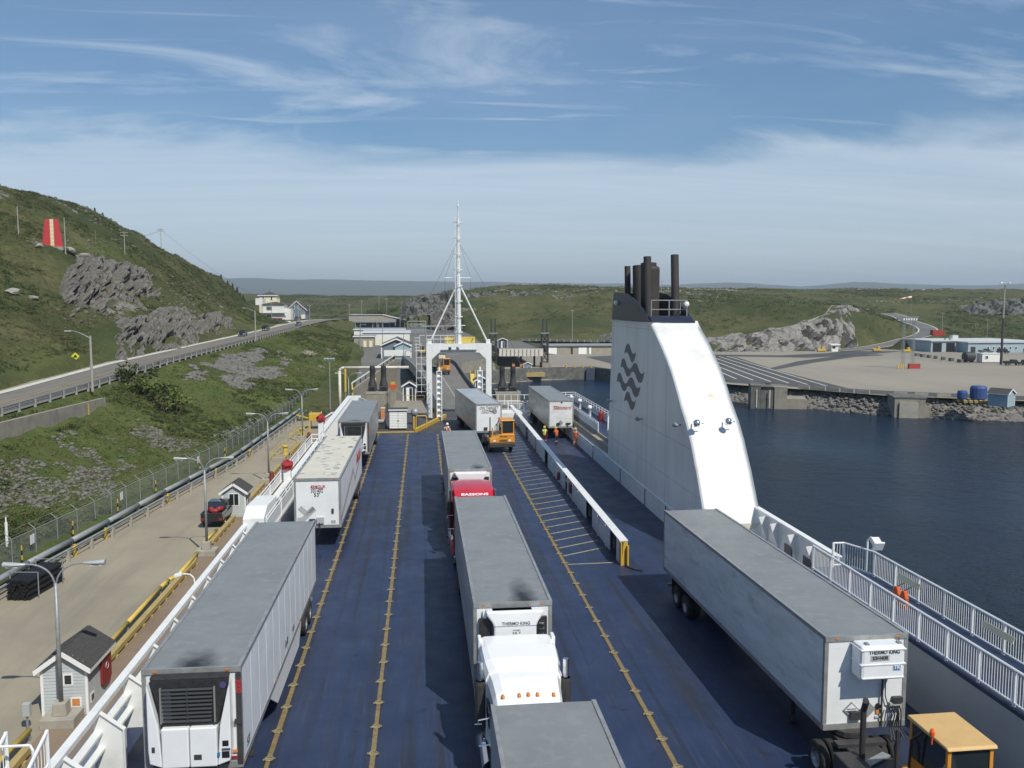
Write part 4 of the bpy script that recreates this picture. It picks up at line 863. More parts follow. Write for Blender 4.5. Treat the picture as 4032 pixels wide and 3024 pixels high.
mc = thing('mooring_winch','dark grey mooring winch with drum behind the white locker','winch',(-4.7,98.6,0)); MB().b(-.7,.6,-.4,.8,0,.35).build('base','dark_steel',mc); MB().lathe([(.5,-.5),(.5,-.44),(.25,-.44),(.25,.44),(.5,.44),(.5,.5)],14,(0,.2,.75),'x').build('drum','galv',mc); MB().b(-.9,-.6,-.2,.6,0,1.3).build('gearbox','rust_steel',mc)
o = thing('deck_locker','tall faded pink locker beside the grimy reefer trailer','locker',(-4.65,101.5,0)); MB().b(-.22,.22,0,.5,.1,1.9).build('cabinet','placard_orange',o,bevel=.03); MB().b(-.26,.26,-.04,.54,1.9,1.97).build('lid','siding_white',o); MB().b(-.2,.2,.05,.45,0,.1).build('plinth','dark_steel',o)
o = thing('life_raft_canister','grey raft canister on a cradle right of the white locker','canister',(-.95,101.5,0)); MB().lathe([(0,-.75),(.35,-.72),(.48,-.5),(.48,.5),(.35,.72),(0,.75)],14,(0,0,1.45),'y').build('canister','galv',o,smooth=True); MB().b(-.3,.3,-.5,-.4,0,1.05).b(-.3,.3,.4,.5,0,1.05).build('cradle','dark_steel',o)
# ---- boarding stair rails in the lower left corner
sg = thing('boarding_stair','white stair railing of the gangway outside the bulwark','stair',(-10.7,22,0))
MB().b(-.6,1.05,-4,1.2,.0,.12).build('landing','galv',sg)
for x in (-.0,1.0):
    q = MB(); q.path([(x,-4,1.25+.0),(x,.7,2.95)],.045,6); q.path([(x,-4,.4),(x,.7,2.1)],.03,6)
    for j in range(26):
        y = -4+j*.18; z = 1.25+(y+4)*.3617; q.t((x,y,z-.85),(x,y,z),.013,4)
    q.t((x,.7,.1),(x,.7,2.98),.05,6); q.t((x,-4,.1),(x,-4,1.3),.05,6); q.build('stair_rail','white_rail',sg)
MB().path([(-1.2,.3,2.8),(.75,.3,2.8),(.82,.3,2.65),(.82,.3,.1)],.035,6).build('chain_bar','white_rail',sg)
MB().t((-1.2,.3,.1),(-1.2,.3,2.82),.035,6).build('post','white_rail',sg)
# ================================================================ VEHICLES
def tyre_mesh(r=.5, w_=.26, m='rubber'):
    return MB().lathe([(r*.58,-w_/2),(r*.9,-w_/2),(r,-w_*.36),(r,w_*.36),(r*.9,w_/2),(r*.58,w_/2)],18,(0,0,0),'x').mesh('tyre', m)
def rim_mesh(r=.5, w_=.26, m='rim'):
    return MB().lathe([(0,-w_*.2),(r*.2,-w_*.25),(r*.25,-w_*.05),(r*.45,-w_*.1),(r*.56,-w_*.46),(r*.6,-w_*.46)],16,(0,0,0),'x').lathe([(0,w_*.2),(r*.2,w_*.25),(r*.25,w_*.05),(r*.45,w_*.1),(r*.56,w_*.46),(r*.6,w_*.46)],16,(0,0,0),'x').mesh('rim', m)
TY = {}; 
def wheel(parent, x, y, r=.5, w_=.26, z=None, steel=False):
    k = (r, w_, steel)
    if k not in TY: TY[k] = (tyre_mesh(r, w_), rim_mesh(r, w_, 'galv' if steel else 'rim'))
    t_ = put('wheel', TY[k][0], parent, loc=(x, y, r if z is None else z)); put('rim', TY[k][1], t_); return t_
def axle(parent, y, W=2.6, r=.5, dual=True):
    for s in (-1, 1):
        wheel(parent, s*(W/2-.15), y, r)
        if dual: wheel(parent, s*(W/2-.48), y, r)
    MB().t((-W/2+.3,y,r),(W/2-.3,y,r),.07,8).build('axle','dark_steel',parent)
def trailer(label, loc, th, side='tr_white', roof='tr_roof', front='tr_white', rail='alu_rail', L=16.15, W=2.6, H=4.1, z0=1.22, group=None, skirt=False, sideR=None, detail=True, name='semi_trailer', cat='trailer', nax=2, seams=True):
    t_ = thing(name, label, cat, loc, -th, group); hw = W/2
    for s in (-1, 1):
        MB().b(min(s*hw,s*(hw-.05)),max(s*hw,s*(hw-.05)),.12,L-.1,z0+.16,H-.13).build('side_wall', sideR if (s > 0 and sideR) else side, t_)
        MB().b(min(s*(hw+.012),s*(hw-.06)),max(s*(hw+.012),s*(hw-.06)),.0,L,z0,z0+.16).build('bottom_rail', rail, t_)
        MB().b(min(s*(hw+.012),s*(hw-.09)),max(s*(hw+.012),s*(hw-.09)),.0,L,H-.13,H).build('top_rail', rail, t_)
        for y0, y1 in ((-.0,.13),(L-.12,L)): MB().b(min(s*(hw+.008),s*(hw-.11)),max(s*(hw+.008),s*(hw-.11)),y0,y1,z0+.16,H-.13).build('corner_post', rail, t_)
        if seams:
            q = MB()
            for y in np.arange(1.35, L-.5, 1.22): q.b(min(s*(hw+.004),s*hw),max(s*(hw+.004),s*hw),y-.012,y+.012,z0+.17,H-.14)
            q.build('panel_joints', side, t_)
    rows = []
    for j in range(27):
        y = .02+(L-.04)*j/26; rows.append([(x, y, H-.035+.012*math.cos(x*1.2)+.006*math.sin(j*2.4+x)) for x in np.linspace(-hw+.09,hw-.09,7)])
    MB().grid(rows).build('roof', roof, t_, smooth=True)
    q = MB()
    for y in np.arange(1.22, L-.2, 1.22): q.b(-hw+.1,hw-.1,y-.014,y+.014,H-.034,H-.0245+.003*math.sin(y*9))
    q.build('roof_bows', roof, t_)
    for s in (-1, 1):
        for y in (.25, 5.4, 10.8, L-.25): MB().b(min(s*(hw+.012),s*(hw+.03)),max(s*(hw+.012),s*(hw+.03)),y-.05,y+.05,z0+.05,z0+.11).build('marker_lamp', 'amber' if y < L-1 else 'red', t_)
        MB().b(s*.95-.05,s*.95+.05,-.035,-.02,H-.11,H-.06).build('marker_lamp','amber',t_)
    MB().b(-hw+.11,hw-.11,.02,.10,z0+.16,H-.13).build('front_wall', front, t_)
    MB().b(-hw+.0,hw-.0,-.02,.05,H-.16,H-.01).build('front_header', rail, t_); MB().b(-hw,hw,-.02,.05,z0,z0+.18).build('front_sill', rail, t_)
    for s in (-1, 1): MB().b(min(s*.01,s*(hw-.1)),max(s*.01,s*(hw-.1)),L-.06,L-.02,z0+.1,H-.14).build('rear_door', front, t_)
    MB().b(-hw+.1,hw-.1,.1,L-.1,z0-.02,z0+.12).build('floor', 'dark_steel', t_)
    q = MB()
    for s in (-.5,.5): q.b(s-.06,s+.06,L-5.2,L-.3,z0-.3,z0-.02)
    for y in np.arange(L-5,L-.4,.6): q.b(-1.0,1.0,y-.04,y+.04,z0-.16,z0-.03)
    q.build('bogie_frame','dark_steel',t_)
    for k in range(nax): axle(t_, L-1.6-1.3*k-.3, W)
    q = MB()
    for s in (-.5,.5): q.b(s-.04,s+.04,L-.3,L-.2,.5,z0)
    q.b(-1.15,1.15,L-.3,L-.2,.45,.58); q.build('rear_bumper','alu_rail',t_)
    for s in (-.85,.85): MB().b(s-.08,s+.08,2.9,3.05,.25,z0).b(s-.16,s+.16,2.82,3.13,.03,.25 if False else .1).t((s,2.97,.08),(s,2.97,.3),.05,6).build('landing_leg','dark_steel',t_)
    for s in (-1,1): MB().b(s*.85-.3,s*.85+.3,L-.9,L-.88,.25,1.15).build('mud_flap','rubber',t_)
    if skirt:
        for s in (-1,1): MB().prism([(4.2,z0),(5.6,.42),(10.6,.42),(11.4,z0)],'x',s*(hw-.02)-.015,s*(hw-.02)+.015).build('side_skirt','tr_white',t_)
    q = MB(); q.rb((-.3,-.06,z0+.42),(.34,.08,.24)); q.build('gladhand_box','dark_steel',t_)
    return t_
def soot(parent, x, y, z, sx, sy, n=26, vert=False):
    """exhaust soot: a scatter of thin flakes lying on the panel, dense at its middle"""
    mb = MB()
    for i in range(n*4):
        a = random.gauss(0, .38); b_ = random.gauss(0, .38); s_ = random.uniform(.02,.05)
        px_, py_ = x+a*sx, y+abs(b_)*sy
        if vert: mb.add([(px_-s_,py_*0+y,z+b_*sy-s_),(px_+s_,y,z+b_*sy-s_),(px_+s_,y,z+b_*sy+s_),(px_-s_,y,z+b_*sy+s_)],[(0,1,2,3)])
        else: mb.add([(px_-s_,py_-s_,z),(px_+s_,py_-s_*.6,z),(px_+s_*.8,py_+s_,z),(px_-s_*.9,py_+s_*.8,z)],[(0,1,2,3)])
    return mb.build('soot_stain','soot',parent,kind='stuff')
def soot_mat(name, base, cx, cy, rx, ry):
    """a roof skin with its exhaust burn mark (a stain with a shape of its own)"""
    src = M(base); m = src.copy(); m.name = name; MATS[name] = m; t = m.node_tree; b = t.nodes['Principled BSDF']
    lk_ = b.inputs['Base Color'].links[0].from_socket
    c = nd(t,'ShaderNodeTexCoord'); mp = nd(t,'ShaderNodeMapping'); mp.inputs['Location'].default_value = (-cx/rx,-cy/ry,0); mp.inputs['Scale'].default_value = (1/rx,1/ry,0); t.links.new(c.outputs['Object'],mp.inputs[0])
    ln = nd(t,'ShaderNodeVectorMath',operation='LENGTH'); t.links.new(mp.outputs[0],ln.inputs[0])
    nz = noise(t, c.outputs['Object'], 3.0, 6, .7)
    f = rng(t, mth('ADD', ln.outputs['Value'], mth('MULTIPLY', mth('SUBTRACT', nz, .5, tree=t), 1.1, tree=t), tree=t), 1.35, .30, 0., .93)
    t.links.new(mixc(t, f, lk_, (.016,.016,.016)), b.inputs['Base Color'])
    return name
soot_mat('roof_soot_a','tr_roof',.05,.0,.55,1.1); soot_mat('roof_soot_t1','tr_roof',.5,.0,.4,1.4); soot_mat('roof_soot_t2','tr_roof',.42,.0,.42,2.1); soot_mat('roof_soot_c','tr_roof',.1,0,.6,.8)
soot_mat('rail_soot','alu_rail',.1,0,.5,3)
# --- a trailer with many patched spots on its roof
def carrier_unit(t_, full=True, tone='unit_white'):
    """white reefer unit: black hood with wide louvred grille, white flared cheeks, two-door lower panel"""
    u = MB().prism([(-1.02,3.98),(1.04,3.98),(.98,3.5),(.74,2.62),(-.70,2.62),(-.92,3.5)],'y',-.32,-.02).build('upper_hood','unit_black',t_,bevel=.05)
    MB().b(-.74,.68,-.345,-.325,2.72,3.68).build('grille_back','black',t_)
    for i in range(9):
        z = 2.78+i*.108; MB().rb((-.03,-.37,z),(1.34-.012*(8-i),.07,.026),.5).build('louvre','louvre',t_)
    MB().b(-.045,-.015,-.40,-.36,2.74,3.68).build('grille_bar','louvre',t_); MB().b(-.74,-.70,-.4,-.33,2.72,3.7).b(.66,.70,-.4,-.33,2.72,3.7).build('grille_frame','mesh_grey',t_)
    MB().b(-.71,-.46,-.352,-.346,2.75,3.66).build('grille_mesh','mesh_grey',t_)
    for s in (-1,1):
        MB().prism([(s*1.08,3.80),(s*1.02,3.62),(s*.80,2.62),(s*.72,1.50),(s*1.05,1.62),(s*1.08,2.0)],'y',-.40,-.02).build('cheek_panel',tone,t_,bevel=.04)
        MB().prism([(s*.01,2.60),(s*.72,2.60),(s*.72,1.50),(s*.01,1.50)],'y',-.44,-.02).build('door_panel',tone,t_,bevel=.035)
    MB().prism([(-1.0,1.5),(1.0,1.5),(.9,1.3),(-.9,1.3)],'y',-.36,-.02).build('unit_base','unit_black',t_)
    MB().b(.12,.32,-.452,-.438,1.72,1.86).build('door_handle','dark_steel',t_); MB().b(-.98,-.90,-.412,-.398,1.95,2.1).build('latch','dark_steel',t_)
    MB().b(.86,1.02,-.412,-.398,2.05,2.2).build('control_panel','black',t_); MB().b(.84,1.04,-.412,-.398,1.72,1.9).build('control_panel','black',t_)
    MB().b(.84,1.06,-.415,-.398,1.93,1.99).build('badge','chrome',t_); MB().b(.73,.80,-.46,-.438,1.8,1.9).build('maker_badge','txt_blue',t_)
    MB().lathe([(0,-.008),(.09,-.008),(.09,.008),(0,.008)],16,(.90,-.33,3.72),'y').build('maker_badge','stripe_violet',t_)
# A: long reefer nearest the pierced bulwark
TA = trailer('white reefer trailer with wide black louvred hood beside the pierced bulwark', (-6.31,23.65,0), .004, side='tr_white', roof='roof_soot_a', front='tr_white', rail='alu_rail', skirt=True)
carrier_unit(TA)
MB().b(1.17,1.31,-.035,-.021,1.32,3.92).build('corner_wrap','dark_steel',TA); text('3000',.2,'txt_red',TA,(1.24,-.045,3.55),(math.pi/2,math.pi/2,0),bold=.006)
MB().b(1.0,1.17,-.035,-.021,1.66,1.74).build('reflector','placard_orange',TA); MB().b(1.0,1.17,-.035,-.021,1.48,1.56).build('reflector','red',TA); MB().b(1.12,1.30,-.07,-.03,2.48,2.62).build('junction_box','dark_steel',TA)
text('53\'',.34,'txt_dark',TA,(1.315,.75,1.62),RIGHT); text('A R',.4,'txt_dark',TA,(1.315,7.6,1.75),RIGHT); text('kg lb',.22,'txt_dark',TA,(1.315,9.2,1.7),RIGHT)
# B: dry van with patched cream roof
TB = trailer('cream-roofed white van trailer with red crest lettering and numbers on its front', (-6.01,49.7,0), .005, side='tr_white', roof='tr_roof_cream', front='tr_white')
rs = random.Random(3)
for i in range(46):
    y = rs.uniform(.6,15.6); x = rs.uniform(-1.1,1.1); a = rs.uniform(.08,.22)
    MB().lathe([(0,0),(1,0)],9).build('roof_patch','tape_grey',TB,loc=(x,y,4.085),rot=(0,0,rs.uniform(-.3,.3))).scale = (a, a*rs.uniform(.5,1.), 1)
text('ARMOUR',.22,'txt_red',TB,(.02,-.005,3.60),FRONT,bold=.001,shear=.15,sx=.9); MB().rb((-.30,-.0,3.62),(.03,.012,.2),0,.3).build('crest','txt_red',TB); MB().b(-.3,.34,-.006,.018,3.495,3.507).build('underline','txt_red',TB)
text('331402',.27,'txt_dark',TB,(-.02,-.005,3.36),FRONT,sx=.85); text("53'",.30,'txt_dark',TB,(-.02,-.005,3.13),FRONT)
for (x,z,ry,sx_,sz_) in ((-.78,2.22,.75,.62,.26),(-.55,2.0,-.75,1.05,.26),(-.36,2.28,-.75,.4,.24)): MB().rb((x,.005,z),(sx_,.02,sz_),0,ry).build('tape_patch','tape_grey',TB)
MB().b(-.05,.35,-.12,.02,1.5,1.84).build('connector_box','tape_grey',TB); MB().path([(.1,-.14,1.55),(.15,-.2,1.2),(.05,-.2,.9)],.03,6).build('air_hose','black',TB)
MB().b(.78,.9,-.03,.02,2.05,2.32).build('regulator','dark_steel',TB); MB().b(.75,1.,-.01,.02,1.5,1.66).build('decal','tape_grey',TB); MB().b(-1.12,-.92,-.01,.02,1.5,1.85).build('decal','tape_grey',TB)
sx_ = 1.302
for dz in (0,.2): # broken chevron stripe along the side
    P = [(.2,1.5+dz),(8.6,2.75+dz),(9.8,1.85+dz),(15.9,2.9+dz)]
    for i in range(3):
        (y0,a0),(y1,a1) = P[i],P[i+1]; MB().add([(sx_,y0,a0),(sx_,y1,a1),(sx_,y1,a1+.09),(sx_,y0,a0+.09)],[(0,1,2,3)]).build('side_stripe','stripe_violet' if dz else 'txt_red',TB)
text('ARMOUR',.95,'txt_red',TB,(1.306,12.9,3.05),RIGHT,bold=.02,sx=.9)
# C: older reefer at the stern
TC = trailer('grimy reefer trailer with black hood parked by the stern bulwark', (-5.87,74.3,0), -.003, side='tr_side_grime', roof='roof_soot_c', front='tr_white_dirty')
carrier_unit(TC)
MB().b(1.15,1.30,-.03,-.021,1.4,3.9).build('corner_wrap','rust_steel',TC)
# T1, T2, T3
T1 = trailer('grey-roofed semi-trailer hitched behind the red highway tractor', (2.76,51.66,0), -.003, side='tr_side_grime', roof='roof_soot_t1', front='tr_white')
T2 = trailer('semi-trailer with white lettered cooling unit hitched behind the white tractor', (2.89,28.0,0), -.002, side='tr_side_grime', roof='roof_soot_t2', front='tr_white')
T3 = trailer('grey-roofed semi-trailer standing ahead of the white tractor bonnet', (2.89,4.5,0), 0., side='tr_side_metal', roof='tr_roof', front='tr_white')
def tk_unit(t_, s=1.):
    MB().prism([(-.92,3.92),(.98,3.92),(.95,3.78),(.80,3.55),(.74,3.40),(.74,1.6),(-.66,1.6),(-.66,3.40),(-.72,3.55),(-.89,3.78)],'y',-.42,-.02).build('unit_shell','unit_white',t_,bevel=.06)
    MB().b(-.655,.735,-.432,-.425,3.425,3.437).build('shell_seam','txt_grey',t_)
    MB().prism([(-.7,3.92),(.6,3.92),(.5,3.84),(-.6,3.84)],'y',-.3,-.06).build('top_grille','unit_black',t_)
    for sx in (-1,1): MB().b(*( (.78,1.12) if sx > 0 else (-1.12,-.70) ),-.16,-.02,1.5,3.6).build('side_recess','unit_black',t_)
    for z in np.arange(1.7,3.5,.17): MB().rb((.93,-.2,z),(.16,.05,.05),.4).build('coil_tube','chrome',t_)
    MB().b(-1.0,-.88,-.10,-.02,3.55,3.85).build('bracket','white_paint',t_)
    text('THERMO KING',.15,'txt_dark',t_,(.06,-.428,3.51),FRONT,bold=.001,sx=.92)
    MB().b(-.04,.20,-.43,-.42,3.08,3.30).build('maker_plate','txt_grey',t_); text('TK',.2,'unit_white',t_,(.08,-.436,3.19),FRONT,bold=.006)
tk_unit(T2); tk_unit(T1)
MB().prism([(-1.0,3.96),(1.0,3.96),(.72,3.74),(-.72,3.74)],'y',-.40,-.1).build('unit_fairing','unit_white',T1,bevel=.04)
# conventional tractors (front towards -Y)
def conventional(label, loc, m, roof_z=3.55, group=None, name='highway_tractor', letter=None, lights=True, fairing=False):
    t_ = thing(name, label, 'truck', loc, 0, group)
    # sleeper + cab as lofted shells
    def loft(name_, secs, mm, bevel=.0):
        mb = MB(); rows = []
        for y, hw, z0_, z1_, r in secs:
            rows.append([(-hw,y,z0_),(-hw,y,z1_-r),(-hw+r*.3,y,z1_-r*.3),(-hw+r,y,z1_),(0,y,z1_+.03),(hw-r,y,z1_),(hw-r*.3,y,z1_-r*.3),(hw,y,z1_-r),(hw,y,z0_)])
        mb.grid(rows); mb.add(rows[0],[tuple(range(9))]); mb.add(rows[-1],[tuple(range(9))[::-1]])
        o = mb.build(name_, mm, t_, smooth=False, bevel=bevel); return o
    rz = roof_z
    slp = loft('sleeper',[(-.35,1.18,.95,rz,.18),(-1.2,1.20,.95,rz+.02,.2),(-2.0,1.18,.95,rz-.04,.25),(-2.55,1.12,.95,rz-.16,.3)],m)
    if fairing:
        for s in (-1,1): MB().b(s*1.17-.06,s*1.17+.06,-.72,-.3,rz-.3,rz+.06).build('fairing_fin',m,t_,bevel=.04)
    loft('cab',[(-2.5,1.10,.95,rz-.20,.3),(-3.0,1.04,.95,rz-.24,.3),(-3.6,.99,.95,rz-.36,.28),(-3.95,.96,1.0,rz-.58,.25),(-4.05,.94,1.0,rz-.8,.2)],m)
    loft('visor',[(-3.85,.99,rz-.80,rz-.66,.06),(-4.3,.95,rz-.98,rz-.88,.05)],m)
    MB().prism([(-.88,rz-.86),(.88,rz-.86),(.95,rz-1.5),(-.95,rz-1.5)],'y',-4.14,-4.05).build('windshield','glass',t_)
    for s in (-1,1): MB().b(min(s*1.09,s*1.12),max(s*1.09,s*1.12),-3.75,-2.75,1.95,rz-.9).build('side_window','glass',t_)
    for s in (-1,1): MB().prism([(-.75,1.0),(-2.3,1.0),(-2.3,2.6),(-.75,2.9)],'x',s*1.225-.01,s*1.225+.01).build('sleeper_door',m,t_)
    loft('bonnet',[(-4.05,.98,.95,1.85,.2),(-4.9,.92,.9,1.78,.22),(-5.7,.85,.85,1.62,.25),(-5.95,.8,.85,1.5,.2)],m)
    MB().b(-.6,.6,-6.02,-5.95,.75,1.5).build('grille','chrome',t_); MB().b(-1.2,1.2,-6.2,-5.9,.35,.75).build('bumper','chrome',t_,bevel=.05)
    for s in (-1,1):
        MB().lathe([(0,-.1),(.16,-.05),(.16,.08),(0,.1)],10,(s*.82,-5.95,1.1),'y').build('headlight','lens',t_)
        MB().prism([(-6.0,.75),(-5.85,1.25),(-5.2,1.35),(-4.6,1.15),(-4.4,.7)],'x',s*1.2-.14,s*1.2+.02).build('wing',m,t_)
        MB().t((s*1.28,-2.45,.8),(s*1.28,-2.45,rz+.05),.085,10).build('exhaust_stack','chrome',t_)
        MB().lathe([(.14,0),(.16,.1),(.16,1.4),(.14,1.5)],12,(s*1.28,-2.45,1.3)).build('heat_shield','dark_steel',t_)
        MB().path([(s*1.12,-4.0,2.4),(s*1.45,-4.2,2.45),(s*1.45,-4.2,1.7),(s*1.1,-4.05,1.65)],.02,5).build('mirror_arm','chrome',t_); MB().b(s*1.45-.1,s*1.45+.1,-4.26,-4.2,1.75,2.35).build('mirror','chrome',t_)
        MB().lathe([(0,-.8),(.32,-.8),(.32,.8),(0,.8)],14,(s*1.0,-3.0,.75),'y').build('fuel_tank','chrome',t_)
    if lights:
        for x in (-.72,-.26,0.,.26,.72): MB().lathe([(0,-.02),(.055,.0),(.06,.1),(.03,.22),(0,.26)],8,(x,-3.80,rz-.42-abs(x)*.05),'y').build('marker_light','amber',t_,smooth=True)
    q = MB(); q.b(-.45,-.33,-5.8,2.6,.7,.95); q.b(.33,.45,-5.8,2.6,.7,.95); q.lathe([(0,0),(.45,0),(.45,.14),(0,.14)],14,(0,1.2,.98)); q.build('chassis','dark_steel',t_)
    for s in (-1,1): wheel(t_, s*1.05, -5.15, .52, .3)
    for y in (.6,1.9): axle(t_, y, 2.45, .52)
    if letter: text(letter,.3,'txt_white',t_,(0,-3.36,rz-.455),(R_(25),0,0),bold=.012,shear=.12)
    return t_
W2 = conventional('white highway tractor with amber roof marker lights, bonnet behind a grey trailer', (2.88,27.4,0), 'white_cab', 3.32, fairing=True)
MB().t((1.55,-4.2,1.9),(1.62,-4.25,3.6),.008,4).build('aerial','wire',W2)
R1 = conventional('red highway tractor with white lettering on its roof deflector', (2.72,51.1,0), 'red_cab', 3.42, letter=None, lights=False)
MB().grid([[(-1.02,-.45,3.60),(-.5,-.45,3.68),(.5,-.45,3.68),(1.02,-.45,3.60)],[(-1.08,-1.6,3.74),(-.5,-1.6,3.84),(.5,-1.6,3.84),(1.08,-1.6,3.74)],[(-1.08,-3.2,3.64),(-.5,-3.2,3.74),(.5,-3.2,3.74),(1.08,-3.2,3.64)],[(-1.0,-4.6,3.26),(-.5,-4.6,3.36),(.5,-4.6,3.36),(1.0,-4.6,3.26)],[(-1.0,-4.7,2.9),(-.5,-4.75,2.9),(.5,-4.75,2.9),(1.0,-4.7,2.9)]]).build('roof_deflector','red_cab',R1,smooth=True)
MB().b(-1.15,1.15,-3.0,-.5,3.2,3.58).build('roof_base','red_cab',R1)
text('EASSONS',.36,'txt_white',R1,(.03,-4.03,3.535),(R_(15.2),0,0),bold=.014,shear=.1)
MB().rb((1.12,-4.6,3.0),(.07,.07,.07)).build('cab_light','lens',R1)
mat('glint', (.93,.94,.94), .04, 1.)
# R: reefer with lettered nose unit
TR = trailer('reefer trailer with lettered nose unit and hazard diamonds beside the gallery railing', (13.07,24.04,0), -.022, side='tr_white_dirty', roof='tr_roof', front='tr_white')
MB().b(-.50,.86,-.62,-.0,2.95,3.98).build('nose_unit','unit_white',TR,bevel=.09)
MB().b(-.52,.88,-.64,.0,3.42,3.45).b(-.52,.88,-.64,0,3.86,3.89).b(-.46,.83,-.64,.0,3.02,3.05).build('unit_bands','unit_white',TR)
text('THERMO KING',.15,'txt_dark',TR,(.2,-.632,3.80),FRONT,bold=.001,sx=.95); MB().b(-.22,.36,-.632,-.622,3.55,3.72).build('number_plate','tape_grey',TR); text('S3H408',.15,'txt_dark',TR,(.07,-.637,3.635),FRONT,bold=.004)
MB().b(.48,.72,-.632,-.622,3.24,3.44).build('maker_plate','txt_white',TR); MB().b(.49,.71,-.636,-.63,3.25,3.43).build('maker_badge','txt_blue',TR); text('TK',.16,'txt_white',TR,(.6,-.64,3.34),FRONT,bold=.005)
MB().b(-.3,-.2,-.5,-.35,3.96,4.03).b(.7,.8,-.5,-.35,3.96,4.03).build('lifting_eye','galv',TR)
MB().path([(.52,-.06,2.95),(.50,-.06,2.2),(.52,-.06,1.3)],.03,6).path([(.6,-.05,2.9),(.62,-.05,2.2),(.70,-.06,1.95),(.86,-.05,1.95)],.018,5).build('conduit','dark_steel',TR)
MB().path([(.98,-.05,3.98),(1.0,-.05,3.5),(.95,-.05,2.9)],.012,4).build('conduit','black',TR)
def diamond(parent, x, z, s_, inner):
    MB().rb((x,.0,z),(s_,.03,s_),0,math.pi/4).build('placard','placard_grey',parent)
    if inner: MB().rb((x,-.012,z),(s_*.8,.03,s_*.8),0,math.pi/4).build('placard_face','txt_white',parent); MB().prism([(-s_*.5+x,z-.01),(x+s_*.5,z-.01),(x,z-s_*.5)],'y',-.03,.0).build('placard_print','txt_dark',parent); MB().rb((x,-.03,z+.04),(s_*.8,.006,.03)).build('placard_print','txt_grey',parent)
diamond(TR,-.42,1.80,.36,True); diamond(TR,.10,1.80,.36,False)
MB().lathe([(0,-.05),(.08,-.05),(.08,.02)],10,(.42,-.0,1.88),'y').build('air_coupling','black',TR); MB().b(.36,.5,-.02,.02,1.64,1.78).build('reflector','placard_orange',TR); MB().b(.34,.52,-.015,.02,1.5,1.56).build('decal','tape_grey',TR)
MB().b(.86,1.14,-.14,.0,2.0,2.16).build('connector_box','dark_steel',TR); MB().b(.76,1.12,-.1,.01,1.78,1.98).build('connector_plate','tape_grey',TR); text('9',.12,'txt_dark',TR,(.84,-.108,1.88),FRONT)
q = MB()
for i in range(6): x = .7+.07*i; q.path([(x,-.10,1.9),(x+.05*math.sin(i),-.28,1.75),(x-.06,-.32,1.35),(x-.1+.03*i,-.5,1.05)],.022,5)
q.build('air_hose','black',TR)
# O and S
TO = trailer('white trailer with olive company lettering being hauled up towards the ramp', (6.45,85.85,0), -.089, side='tr_side_grime', roof='tr_side_metal', front='tr_white')
text('ON TARGET',.40,'txt_olive',TO,(.0,-.005,3.66),FRONT,bold=.003,shear=.25,sx=.84); text('COURIER &',.22,'txt_olive',TO,(-.12,-.005,3.42),FRONT,bold=.0,shear=.25); text('CARGO LTD.',.22,'txt_olive',TO,(-.12,-.005,3.21),FRONT,bold=.0,shear=.25)
for r_ in (.10,.2): MB().lathe([(r_-.03,-.008),(r_+.02,-.008),(r_+.02,.01)],16,(.62,.0,3.30),'y').build('target_emblem','txt_olive',TO)
MB().rb((.35,-.0,3.31),(.5,.02,.05),0,.1).build('arrow_emblem','txt_olive',TO)
TS = trailer('white trailer with slanted red company name at the casing wall', (14.1,88.35,0), -.007, side='tr_side_grime', roof='tr_roof', front='tr_white_dirty')
text('Seaboard',.52,'txt_red',TS,(.08,-.005,3.30),FRONT,bold=.002,shear=.35,sx=.95); MB().b(-.86,-.2,-.006,.012,3.42,3.46).build('lettering_bar','txt_red',TS)
diamond(TS,-.05,1.75,.4,False); MB().rb((.75,-.05,1.7),(.5,.1,.1)).rb((.68,-.1,1.55),(.08,.12,.3),.3).build('connector_box','dark_steel',TS); MB().lathe([(0,-.03),(.09,-.03),(.09,.0)],10,(.05,.0,3.88),'y').build('vent','dark_steel',TS)
text('S',.6,'txt_dark',TS,(-1.306,9,3.0),(math.pi/2,0,-math.pi/2))
